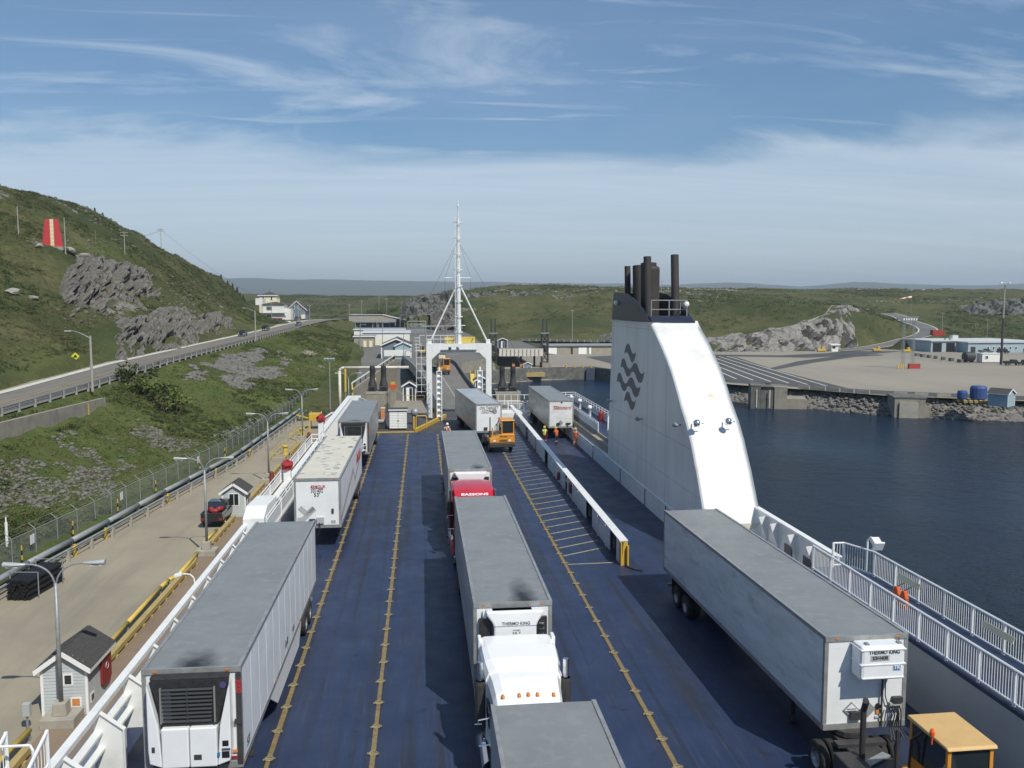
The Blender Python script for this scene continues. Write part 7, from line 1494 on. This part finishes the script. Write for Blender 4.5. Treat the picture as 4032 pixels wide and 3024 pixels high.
for i, (x, y) in enumerate(((185.3,312.2),(184.1,306.5),(183.2,301),(182.4,295.6),(181.2,289),(180.4,283),(179.1,276))):
    o = tag(MB().rb((0,0,.55),(1.7,1.2,1.1),0,0,.3*i).build('ballast_block','concrete_dark',loc=(x,y,YARD),bevel=.08),'dark concrete block in the line of blocks across the gravel yard','block','row of blocks in the gravel yard')
for lab, x, y in (('rust red shipping container behind the left end of the workshop',248,400),('rust red shipping container behind the middle of the workshop',270,404)):
    o = thing('shipping_container',lab,'container',(x,y,hz(x,y)-.2)); MB().b(-3,3,0,2.4,0,2.9).build('shell','container_red',o)
    for k in range(14): MB().b(-2.9+k*.43,-2.75+k*.43,-.05,.0,.15,2.75).build('rib','container_red',o)
ki = thing('gate_kiosk','white gate kiosk with dark window under the pale cliff','kiosk',(169.4,346,YARD)); MB().b(-1.4,1.4,0,3,0,2.6).build('wall','siding_white',ki); MB().b(-2.1,2.1,-.6,3.4,2.6,3.1).build('roof','trim_white',ki); MB().b(-1.1,.2,-.05,0,1.2,2.1).build('window','glass',ki)
for lab, x, y in (('yellow machinery skid right of the gate kiosk',187,345),('yellow loader attachment lying near the yard entrance',196,338),('orange barrier left of the gate kiosk',163.5,346)):
    o = thing('yard_equipment',lab,'equipment',(x,y,YARD)); MB().b(-1.7,1.7,-.6,.6,.25,1.1).build('body','yellow_paint',o,bevel=.1); MB().b(.2,1.2,-.5,.5,1.1,2.0).build('head','yellow_paint',o,bevel=.1); MB().b(-1.5,1.5,-.5,.5,0,.25).build('skid','dark_steel',o)
ws = thing('windsock','orange and white windsock on a thin mast beyond the yard','windsock',(245,420,hz(245,420)-.2)); MB().t((0,0,0),(0,0,18),.09,6,.05).build('mast','galv',ws)
for k in range(4): MB().t((-.1-k*1.6,0,17.6-k*.25),(-1.7-k*1.6,0,17.35-k*.25),.55-.08*k,10,.47-.08*k,cap=False).build('sock_band','placard_orange' if k % 2 else 'txt_white',ws)
for i, (lab, x, y, h) in enumerate((('utility pole on the slope behind the workshop roof',262,420,9),('utility pole near the red containers',300,440,9),('utility pole right of the containers on the yard rim',322,420,8),('lamp pole beside the warehouse bench road',62,360,13),('utility pole on the middle distance hillside',130,470,9))): pole(lab,x,y,h,'pole_concrete',1)
# gull over the slip
gm_ = MB().add([(0,0,0),(.35,-.08,.08),(.75,.06,.02),(.38,.14,.08)],[(0,1,2,3)]).add([(0,0,0),(-.35,-.08,.10),(-.75,.06,.05),(-.38,.14,.09)],[(0,1,2,3)]).lathe([(0,-.3),(.06,-.2),(.09,0),(.04,.22),(0,.3)],8,(0,.03,0),'y')
tag(gm_.build('gull','gull',loc=(46.5,205,-1.6),rot=(0,0,.4)),'white gull gliding over the slip water','gull')
# ================================================================ PEOPLE
def person(label, loc, rz, joints, cols, helmet=None, vest=None, name='person'):
    """joints: name -> (x,y,z,r); one continuous skinned body, coloured by nearest limb"""
    J = joints; names = list(J); idx = {n: i for i, n in enumerate(names)}
    bones = [('pelvis','waist'),('waist','chest'),('chest','neck'),('neck','head'),('head','crown')]
    for s in 'LR':
        bones += [('chest','sh'+s),('sh'+s,'el'+s),('el'+s,'wr'+s),('wr'+s,'hd'+s),('pelvis','hip'+s),('hip'+s,'kn'+s),('kn'+s,'an'+s),('an'+s,'to'+s)]
        for k in range(5):
            n_ = 'f%d%s' % (k, s)
            hx, hy, hz_, _ = J['hd'+s]; wx_, wy, wz, _ = J['wr'+s]; d = Vector((hx-wx_,hy-wy,hz_-wz)).normalized(); sd = d.cross(Vector((0,1,0))).normalized() if abs(d.y) < .9 else Vector((1,0,0))
            off = sd*((k-2)*.02) if k < 4 else sd*-.05; ln_ = (.075,.085,.08,.065,.05)[k]
            p = Vector((hx,hy,hz_))+off+(d*(ln_ if k < 4 else .01)) + Vector((0,-.015,0)); J[n_] = (*p, .009)
    names = list(J); idx = {n: i for i, n in enumerate(names)}
    for s in 'LR':
        for k in range(5): bones.append(('hd'+s,'f%d%s' % (k, s)))
    me = bpy.data.meshes.new('body'); me.from_pydata([J[n][:3] for n in names], [(idx[a],idx[b_]) for a,b_ in bones], [])
    o = bpy.data.objects.new('tmp', me); COL.objects.link(o); md = o.modifiers.new('skin','SKIN')
    for i, n in enumerate(names): me.skin_vertices[0].data[i].radius = (J[n][3],)*2
    me.skin_vertices[0].data[idx['pelvis']].use_root = True; md.use_smooth_shade = True; sb = o.modifiers.new('sub','SUBSURF'); sb.levels = 1; sb.render_levels = 1
    dg = bpy.context.evaluated_depsgraph_get(); m2 = bpy.data.meshes.new_from_object(o.evaluated_get(dg)); bpy.data.objects.remove(o)
    m2.materials.clear(); ml = []
    for c in cols.values():
        if c not in ml: ml.append(c)
    for c in ml: m2.materials.append(M(c))
    part = lambda a, b_: 'skin' if a in ('neck','head') else ('hand' if b_[0] == 'f' and b_[1:2].isdigit() or a[:2] == 'wr' else ('shoe' if a[:2] == 'an' else ('leg' if a[:3] == 'hip' or a[:2] == 'kn' or b_[:3] == 'hip' else ('arm' if a[:2] in ('sh','el') else 'torso'))))
    B = [(Vector(J[a][:3]), Vector(J[b_][:3]), part(a, b_), (J[a][3]+J[b_][3])/2) for a, b_ in bones]
    for p in m2.polygons:
        c = p.center; best = None
        for a, b_, k, r in B:
            d = b_-a; t_ = max(0,min(1,(c-a).dot(d)/max(d.length_squared,1e-9))); q = (c-(a+d*t_)).length/max(r,.03)
            if best is None or q < best[0]: best = (q, k, t_, c.z)
        k = best[1]; mm = cols[k]
        if 'band' in cols and ((k == 'torso' and abs(c.z-1.12) < .035) or (k == 'leg' and abs(c.z-.42) < .035) or (k == 'torso' and abs(abs(c.x)-.10) < .022 and c.z > 1.1)): mm = cols['band']
        p.material_index = ml.index(mm); p.use_smooth = True
    t_ = thing(name, label, 'person', loc, rz); put('body', m2, t_)
    hx, hy, hz_, hr = J['head']
    if helmet:
        h = MB().lathe([(.135,.0),(.135,.06),(.11,.13),(.06,.17),(0,.18)],14,(hx,hy,hz_+.02)); h.lathe([(.13,.0),(.165,-.01),(.165,.01),(.13,.02)],14,(hx,hy-.015,hz_+.02)); h.build('hard_hat',helmet,t_,smooth=True)
    # face
    MB().lathe([(0,-.02),(.018,0),(0,.03)],6,(hx,hy-.105,hz_-.02)).build('nose','skin',t_)
    for s in (-1,1):
        MB().lathe([(0,-.012),(.012,0),(0,.012)],6,(hx+s*.035,hy-.098,hz_+.015)).build('eye','black',t_)
        MB().lathe([(0,-.03),(.015,0),(0,.03)],6,(hx+s*.105,hy+.01,hz_-.01)).build('ear','skin',t_)
    MB().rb((hx,hy-.10,hz_-.06),(.045,.01,.01)).build('mouth','maroon',t_)
    return t_
def stand(armL=None, armR=None, stepL=0., stepR=0., lean=0.):
    j = {'pelvis':(0,0,.95,.155),'waist':(0,.0,1.1,.145),'chest':(0,-lean*.5,1.36,.165),'neck':(0,-lean*.8,1.53,.06),'head':(0,-lean-.01,1.655,.098),'crown':(0,-lean,1.75,.075)}
    for s, k, st_ in (('L',-1,stepL),('R',1,stepR)):
        j['hip'+s] = (k*.10,0,.90,.115); j['kn'+s] = (k*.115,-st_*.5-.02,.50,.075); j['an'+s] = (k*.12,-st_+.02,.085,.05); j['to'+s] = (k*.13,-st_-.14,.045,.04)
        j['sh'+s] = (k*.20,-lean*.5,1.42,.075); a = (armL if s == 'L' else armR) or ((.27,.02,1.15),(.29,-.10,.92),(.29,-.13,.84))
        j['el'+s] = (k*a[0][0],a[0][1],a[0][2],.052); j['wr'+s] = (k*a[1][0],a[1][1],a[1][2],.034); j['hd'+s] = (k*a[2][0],a[2][1],a[2][2],.036)
    return j
up = ((.30,-.12,1.22),(.16,-.26,1.42),(.10,-.24,1.50)); fwd = ((.28,-.08,1.16),(.14,-.30,1.14),(.08,-.36,1.14))
person('worker in white helmet and orange-white vest raising a hand by the ramp', (2.43,88.9,0), .1, stand(up, None, .1, 0), {'skin':'skin','hand':'skin','arm':'cloth_white','torso':'hivis_orange','leg':'cloth_white','shoe':'black','band':'cloth_white'}, 'trim_white')
oc = {'skin':'skin','hand':'skin','arm':'hivis_orange','torso':'hivis_orange','leg':'hivis_orange','shoe':'black','band':'reflective'}
person('worker in orange coveralls and yellow helmet standing against the casing wall', (14.85,84.1,0), 2.6, stand(fwd, fwd, .05, -.1), dict(oc), 'hivis_yellow')
person('worker in yellow vest and helmet beside the centre wall', (12.0,85.6,0), 2.9, stand(None, fwd, .0, .15), {**oc,'torso':'hivis_yellow','leg':'maroon','arm':'maroon'}, 'hivis_yellow')
person('worker in orange vest bending before the red-lettered trailer', (13.1,84.9,0), -2.7, stand(fwd, fwd, .1, -.1, .16), {**oc,'leg':'cloth_dark','arm':'cloth_dark'}, 'hivis_yellow')
lj = thing('life_jackets','orange life jackets hanging inside the forward gallery railing','life jacket',(17.7,30.0,2.36))
for k in (0,.5): MB().prism([(-.18,.25),(.18,.25),(.2,.7),(.08,.95),(-.08,.95),(-.2,.7)],'x',-.08,.08).build('jacket','hivis_orange',lj,loc=(0,k,0),bevel=.04); MB().b(-.09,.09,k-.18,k+.18,.42,.48).build('belt','reflective',lj); MB().t((0,k,.95),(.3,k,1.08),.02,5).build('strap','black',lj)
# ================================================================ ROCKS
def rock_mesh(seed, sub=2, flat_=.7):
    rs = np.random.RandomState(seed); bm = bmesh.new(); bmesh.ops.create_icosphere(bm, subdivisions=sub, radius=1.)
    pl_ = [(Vector(rs.randn(3)).normalized(), rs.uniform(.5,.9)) for _ in range(9)]
    for v in bm.verts:
        p = v.co.copy(); 
        for n_, d in pl_:
            k = p.dot(n_)
            if k > d: p -= n_*(k-d)
        p *= 1+rs.uniform(-.05,.05); p.z *= flat_; v.co = p
    me = bpy.data.meshes.new('boulder'); bm.to_mesh(me); bm.free(); return me
RM = [rock_mesh(40+i, 1, .55+.06*i) for i in range(7)]
def rm_np(me): return np.array([v.co[:] for v in me.vertices]), np.array([p.vertices[:] for p in me.polygons])
RN = [rm_np(m_) for m_ in RM]
def mass_mesh(name, V, F, m, kind='stuff', smooth=False):
    me = bpy.data.meshes.new(name); nv, k = F.shape
    me.vertices.add(len(V)); me.vertices.foreach_set('co', np.ascontiguousarray(V, np.float32).ravel()); me.loops.add(F.size); me.loops.foreach_set('vertex_index', F.ravel().astype(np.int32))
    me.polygons.add(nv); me.polygons.foreach_set('loop_start', np.arange(0, F.size, k, dtype=np.int32)); me.polygons.foreach_set('loop_total', np.full(nv, k, np.int32)); me.update(); me.validate()
    if smooth: me.polygons.foreach_set('use_smooth', np.ones(nv, bool))
    me.materials.append(M(m)); return put(name, me, kind=kind)
def rocks_stuff(name, P, S, m, label=None, flatz=1.):
    rs = np.random.RandomState(3); VV, FF, o = [], [], 0
    for p, s_ in zip(P, S):
        V, F = RN[rs.randint(len(RN))]; a = rs.uniform(0,6.28); tl = rs.uniform(-.5,.5); c, n_ = math.cos(a), math.sin(a)
        Rz = np.array([[c,-n_,0],[n_,c,0],[0,0,1]]); ct, stt = math.cos(tl), math.sin(tl); Rx = np.array([[1,0,0],[0,ct,-stt],[0,stt,ct]])
        W_ = (V*[1,rs.uniform(.6,1.),flatz]*s_)@(Rz@Rx).T+p; VV.append(W_); FF.append(F+o); o += len(V)
    ob = mass_mesh(name, np.concatenate(VV), np.concatenate(FF), m)
    if label: ob['label'] = label; ob['category'] = 'rocks'
    return ob
rs = np.random.RandomState(8)
def scatter(areas):
    P = []; S = []
    for cx, cy, rx, ry, ang, n, s0, s1 in areas:
        u = rs.randn(n)*.5; v = rs.randn(n)*.5; x = cx+u*rx*math.cos(ang)-v*ry*math.sin(ang); y = cy+u*rx*math.sin(ang)+v*ry*math.cos(ang); z = terrain(x[None,:], y[None,:])[0]
        s_ = s0+(s1-s0)*rs.rand(n)**3; P += list(np.stack([x,y,z-s_*.05],-1)); S += list(s_)
    return P, S
def field(x0, x1, y0, y1, n, s0, s1, blobs, seed):
    """stones packed where overlapping blobs and noise leave the bank bare"""
    x = rs.uniform(x0,x1,n*6); y = rs.uniform(y0,y1,n*6); w_ = np.zeros(len(x))
    for cx, cy, rx, ry in blobs: w_ = np.maximum(w_, 1.2-np.hypot((x-cx)/rx,(y-cy)/ry))
    k = w_+.9*fbm(x/3.5+seed, y/6., 4) > .42; x, y = x[k][:n], y[k][:n]; z = terrain(x[None,:], y[None,:])[0]; s_ = s0+(s1-s0)*rs.rand(len(x))**2.2
    return list(np.stack([x,y,z+s_*.05],-1)), list(s_)
P, S = field(-43,-28,145,225,3400,.22,1.0,[(-38,184,4.6,30),(-34,172,4.4,20),(-39,206,3.4,16),(-32,160,2.6,10)],1)
rocks_stuff('rubble', P, S, 'boulder', 'grey rubble spilling down the bank below the hill road', .7)
P, S = field(-38.5,-29,64,100,1700,.10,.42,[(-34.2,77,3.2,10),(-31.6,86,2.2,10),(-36.4,82,2.2,6)],5)
rocks_stuff('rubble', P, S, 'boulder', 'loose grey stones in the grass behind the chain-link fence', .7)
P, S = field(-36,-23,98,140,900,.12,.5,[(-30.5,108,2.2,5),(-33.6,111.5,1.6,4),(-29,111,1.4,4),(-27,127,1.4,7),(-25.8,132,1.2,5)],9)
rocks_stuff('rubble', P, S, 'boulder', 'scattered pale stones on the lower bank past the retaining wall', .7)
P, S = scatter([(70,690,30,9,.1,130,.7,2.2),(120,698,30,7,0,110,.7,2.2),(165,640,40,7,.1,150,.6,2.),(235,690,50,8,0,140,.7,2.2),(100,560,30,6,.1,110,.5,1.6),(150,520,30,8,.2,120,.5,1.6),(180,470,20,7,.1,90,.4,1.4),(270,800,70,9,0,140,.8,2.4),(420,760,50,7,0,110,.8,2.4),(60,600,26,7,0,90,.5,1.8),(380,600,60,10,0,120,.6,1.8),(130,445,30,8,0,80,.4,1.2)])
rocks_stuff('outcrop_stones', P, S, 'rock_pale', 'pale weathered outcrops scattered over the far hills')
P, S = scatter([(-100,290,12,30,0,60,.3,1.0),(-85,245,8,25,0,60,.25,.9),(-75,300,8,25,0,90,.3,1.0),(-70,270,6,20,0,80,.3,.9),(-66,190,5,20,0,60,.25,.8),(-108,300,4,30,0,40,.4,1.1)])
rocks_stuff('outcrop_stones', P, S, 'rock', 'grey stones poking through the hill heath above the road')
# shore riprap: the big ones each a thing, the rest one mass
SHL = dense([(73.,203.5,0),(86,187.5,0),(97.3,173.5,0),(118.3,161.5,0),(160,140.5,0),(262,95.5,0)],8)
big = []; P = []; S = []
for i in range(len(SHL)-1):
    a, c = SHL[i], SHL[i+1]; d_ = c-a; n_ = Vector((-d_.y,d_.x,0)).normalized()
    if n_.y < 0: n_ = -n_
    for k in range(int(d_.length*14)):
        t_ = rs.rand(); o_ = rs.uniform(-1.2,5.2); p = a+d_*t_+n_*o_; z = WATER-.2+max(0,o_)*.68; s_ = rs.uniform(.3,.75)*(1.3 if rs.rand() < .2 else 1)
        big.append((s_*( .0+1), (p.x,p.y,z), s_))
big.sort(key=lambda q: -q[0]/math.hypot(*q[1][:2]))
for q in big[:200]:
    wet = q[1][2] < WATER+.5
    o = put('boulder', RM[rs.randint(len(RM))], loc=q[1], rot=(rs.uniform(-.5,.5),rs.uniform(-.5,.5),rs.uniform(0,6))); o.scale = (q[2]*1.15,q[2]*rs.uniform(.7,1.),q[2]); tag(o,'pale angular boulder in the riprap along the far shore','boulder','riprap boulders along the far shore')
for m_ in RM: m_.materials.append(M('boulder'))
rocks_stuff('riprap', [q[1] for q in big[200:]], [q[2] for q in big[200:]], 'boulder', 'smaller riprap stones along the far waterline')
wl = [((p.x+rs.uniform(-.6,.6)),(p.y+rs.uniform(-.8,.2)),WATER-.1) for p in SHL for _ in range(7)]
rocks_stuff('riprap', [(x,y,z) for x,y,z in wl], [rs.uniform(.3,.6) for _ in wl], 'boulder_wet', 'dark wet stones at the far waterline')
def bm_pale(k):
    m_ = rock_mesh(k,2,.6); m_.materials.append(M('boulder_pale')); return m_
for i, (x, y, s_) in enumerate(((-77.5,176,1.3),(-75.5,180,.9),(-83,219,1.7),(-81.5,223,1.6),(-86.5,211,1.0),(-79,172,.8))):
    tag(put('boulder', bm_pale(70+i), loc=(x,y,hz(x,y)+.2*s_), rot=(.2*i,.1*i,i)),'pale weathered boulder beside the upper cliff','boulder','boulders beside the upper cliff').scale = (s_*1.4,s_,s_)
for o in COL.objects:
    if o.name.startswith('boulder') and o.type == 'MESH' and not o.data.materials: o.data.materials.append(M('boulder'))
# ================================================================ PLANTS
def clumps(name, X, Y, size, m, nleaf=26, label=None, zoff=0., tall=.7, cat='shrubs', leaf=.62):
    n = len(X); Z = terrain(X[None,:], Y[None,:])[0]; r = np.random.RandomState(len(name)+n)
    C_ = np.repeat(np.stack([X,Y,Z+zoff],-1), nleaf, 0); Sz = np.repeat(size, nleaf); N_ = len(C_)
    d = r.randn(N_,3); d /= np.linalg.norm(d,axis=1)[:,None]; rad = r.rand(N_)**.45; d[:,2] = np.abs(d[:,2])
    c = C_+d*(rad*Sz)[:,None]*np.array([1,1,tall]); a = r.randn(N_,3); a /= np.linalg.norm(a,axis=1)[:,None]; b_ = np.cross(a,r.randn(N_,3)); b_ /= np.linalg.norm(b_,axis=1)[:,None]
    ls = (.16+.22*r.rand(N_))*np.clip(Sz,.4,1.4)*leaf; V = np.stack([c-a*ls[:,None], c+b_*ls[:,None]*.75, c+a*ls[:,None], c-b_*ls[:,None]*.75],1).reshape(-1,3); F = np.arange(len(V)).reshape(-1,4)
    o = mass_mesh(name, V, F, m)
    if label: o['label'] = label; o['category'] = cat
    return o
r = np.random.RandomState(21)
def hillpts(n, x0, x1, y0, y1, thr, sc_, seed):
    x = r.uniform(x0,x1,n*3); y = r.uniform(y0,y1,n*3); k = fbm(x/sc_+seed, y/sc_, 4) > thr; x, y = x[k][:n], y[k][:n]; return x, y
def notcliff(x, y):
    bad = ((x > -81)&(x < -70)&(y > 186)&(y < 262))|((x > -63.5)&(x < -54)&(y > 168)&(y < 296))|(x > -57.5); return x[~bad], y[~bad]
for nm, n, thr, sc_, m_, s0, s1, sd in (('heath_shrubs',14000,.0,20,'leaf_dark',.3,1.0,3),('heath_shrubs',11000,-.1,13,'leaf_mid',.25,.75,8),('heath_shrubs',6500,.08,16,'leaf_brown',.25,.65,12)):
    x, y = hillpts(n,-135,-56,110,400,thr,sc_,sd); x, y = notcliff(x,y); clumps(nm,x,y,s0+(s1-s0)*r.rand(len(x))**2,m_,22,{'leaf_dark':'dark low shrubs covering the hill above the road','leaf_mid':'olive heath clumps on the hill above the road','leaf_brown':'brown heath patches on the hill above the road'}[m_])
for n, m_, thr, s0, s1, sc_, nl, lab in ((9000,'grass_blade',-.6,.16,.40,9,16,'rough green grass tufts on the bank below the hill road'),(2600,'leaf_bright',.10,.16,.42,9,18,'bright green weeds on the bank below the hill road'),(4600,'leaf_dark',.04,.25,.75,11,26,'dark low bushes on the bank below the hill road'),(2600,'leaf_mid',.0,.18,.5,8,20,'olive growth on the bank below the hill road'),(1800,'leaf_brown',.14,.16,.45,8,18,'dry brown growth on the bank below the hill road')):
    x = r.uniform(-43.2,-20,n*5); y = 60+(380-60)*r.rand(n*5)**1.5; k = (fbm(x/sc_+thr*90+n, y/sc_*.7, 4) > thr)&(x < np.interp(y,TOE_Y,TOE_X)-1.0)&~((x > -41.3)&(x < -39.6)&(y < 117)); x, y = x[k][:n], y[k][:n]; clumps('bank_growth',x,y,s0+(s1-s0)*r.rand(len(x))**2,m_,nl,lab,cat='grass',leaf=.6)
for n, m_, x0, x1, y0, y1, s0, s1, lab in ((3800,'leaf_dark',10,420,375,760,.8,2.6,'dark spruce scrub on the far hills'),(3000,'leaf_mid',10,460,380,900,.8,2.2,'olive heath scrub on the far hills'),(1500,'leaf_dark',-60,10,470,700,.8,2.4,'dark scrub behind the terminal hall'),(2200,'leaf_dark',-170,20,560,1250,1.2,3.4,'dark scrub over the valley floor beyond the road bend'),(1600,'leaf_mid',-170,20,540,1250,1.,3.,'olive scrub over the valley floor beyond the road bend'),(1200,'leaf_dark',210,480,395,560,.8,2.4,'dark scrub behind the workshop')):
    x = r.uniform(x0,x1,n*3); y = r.uniform(y0,y1,n*3); xx, yy = x, y; sy_ = sdpoly(xx,yy,YARD_POLY) > 6; d_, _z = poly_near(xx,yy,ROADUP); tm = sdpoly(xx,yy,TERM_POLY) > 5; k = (fbm(xx/40, yy/40, 4) > -.02)&sy_&(d_ > 9)&tm&(np.abs(xx+49.6) > 9); x, y = xx[k][:n], yy[k][:n]; clumps('far_scrub',x,y,s0+(s1-s0)*r.rand(len(x))**2,m_,18,lab,tall=.8)
# individual bushes on the bank, spruces on the hill foot
def bush(label, x, y, s_, m_, n=420):
    z = hz(x,y); t_ = thing('shrub',label,'shrub',(x,y,z-.1)); V = []; rr_ = np.random.RandomState(int(abs(x)*10+y))
    cs = rr_.randn(9,3)*[.5,.5,.3]*s_+[0,0,.75*s_]
    for i in range(n):
        c = cs[rr_.randint(9)]+rr_.randn(3)*.22*s_; a = rr_.randn(3); a /= np.linalg.norm(a); b_ = np.cross(a,rr_.randn(3)); b_ /= np.linalg.norm(b_); l_ = rr_.uniform(.07,.16)*s_; V += [c-a*l_,c+b_*l_*.7,c+a*l_,c-b_*l_*.7]
    mb = MB(); mb.v = [tuple(p) for p in V]; mb.f = [tuple(range(i,i+4)) for i in range(0,len(V),4)]; mb.build('foliage',m_,t_,recalc=False)
    q = MB()
    for c in cs: q.t((0,0,0),tuple(c),.05*s_,5,.015*s_)
    q.build('stems','bark',t_)
bush('broad dark green shrub against the guardrail above the retaining wall end',-42.2,132,2.1,'leaf_dark'); bush('bright green shrub just below the guardrail',-40.2,129.4,1.6,'leaf_bright'); bush('dark shrub halfway down the bank',-37.4,127.6,1.7,'leaf_dark'); bush('bright leafy shrub low on the bank',-34.4,126.4,1.9,'leaf_bright'); bush('yellow-green shrub between the two guardrail bushes',-39.2,134.5,1.3,'grass_blade'); bush('dark spreading shrub by the stone patch',-36.2,124.5,1.3,'leaf_mid')
def spruce(label, x, y, h, group=None):
    z = hz(x,y); t_ = thing('spruce_tree',label,'tree',(x,y,z-.2),0,group); MB().t((0,0,0),(0,0,h),.14,6,.02).build('trunk','bark',t_); rr_ = np.random.RandomState(int(abs(x)*7+y)); V = []
    for i in range(int(h*95)):
        u = rr_.rand()**.8; zz = h*(.08+.92*u); R0 = (1-u)*h*.24+.1; a = rr_.uniform(0,6.28); rad = R0*rr_.rand()**.5*rr_.uniform(.6,1.1); c = np.array([rad*math.cos(a),rad*math.sin(a),zz-rad*.35]); ax = np.array([math.cos(a),math.sin(a),-.4]); b_ = np.cross(ax,rr_.randn(3)); b_ /= np.linalg.norm(b_); l_ = rr_.uniform(.16,.34); V += [c-ax*l_,c+b_*l_*.45,c+ax*l_,c-b_*l_*.45]
    mb = MB(); mb.v = [tuple(p) for p in V]; mb.f = [tuple(range(i,i+4)) for i in range(0,len(V),4)]; mb.build('crown','leaf_dark',t_,recalc=False)
for x, y, h in ((-82,384,2.2),(-80.5,386,2.6),(-79,388,3.),(-78,389,2.4),(-77,390,2.8),(-84,381,2.),(-76.5,391,2.2)): spruce('small dark spruce on the hill end above the houses',x,y,h,'spruces on the hill end')
for x, y, h in ((-14,498,6),(-8,502,7.5),(-2,498,6.5),(4,503,8),(-20,506,6),(10,499,6.5),(-26,535,7)): spruce('dark spruce at the cliff foot behind the terminal hall',x,y,h,'spruces behind the terminal hall')
for x, y, h in ((-112,319,1.5),(-109,326,1.2),(-110.5,322,1.7)): spruce('stunted spruce on the hill skyline',x,y,h,'spruces on the hill skyline')
# ================================================================ HAZE
HZ = [(-9000,-3000),(9000,-3000),(9000,12500),(-9000,12500)]
hm_ = bpy.data.materials.new('haze'); hm_.use_nodes = True; t = hm_.node_tree; t.nodes.clear(); ou = nd(t,'ShaderNodeOutputMaterial'); pv = nd(t,'ShaderNodeVolumePrincipled'); pv.inputs['Color'].default_value = (.70,.82,.96,1); pv.inputs['Density'].default_value = .00013; pv.inputs['Anisotropy'].default_value = .1; t.links.new(pv.outputs[0],ou.inputs['Volume']); MATS['haze'] = hm_
hb = MB().b(-13000,13000,-13000,13000,-16,360).build('haze','haze'); hb['kind'] = 'stuff'
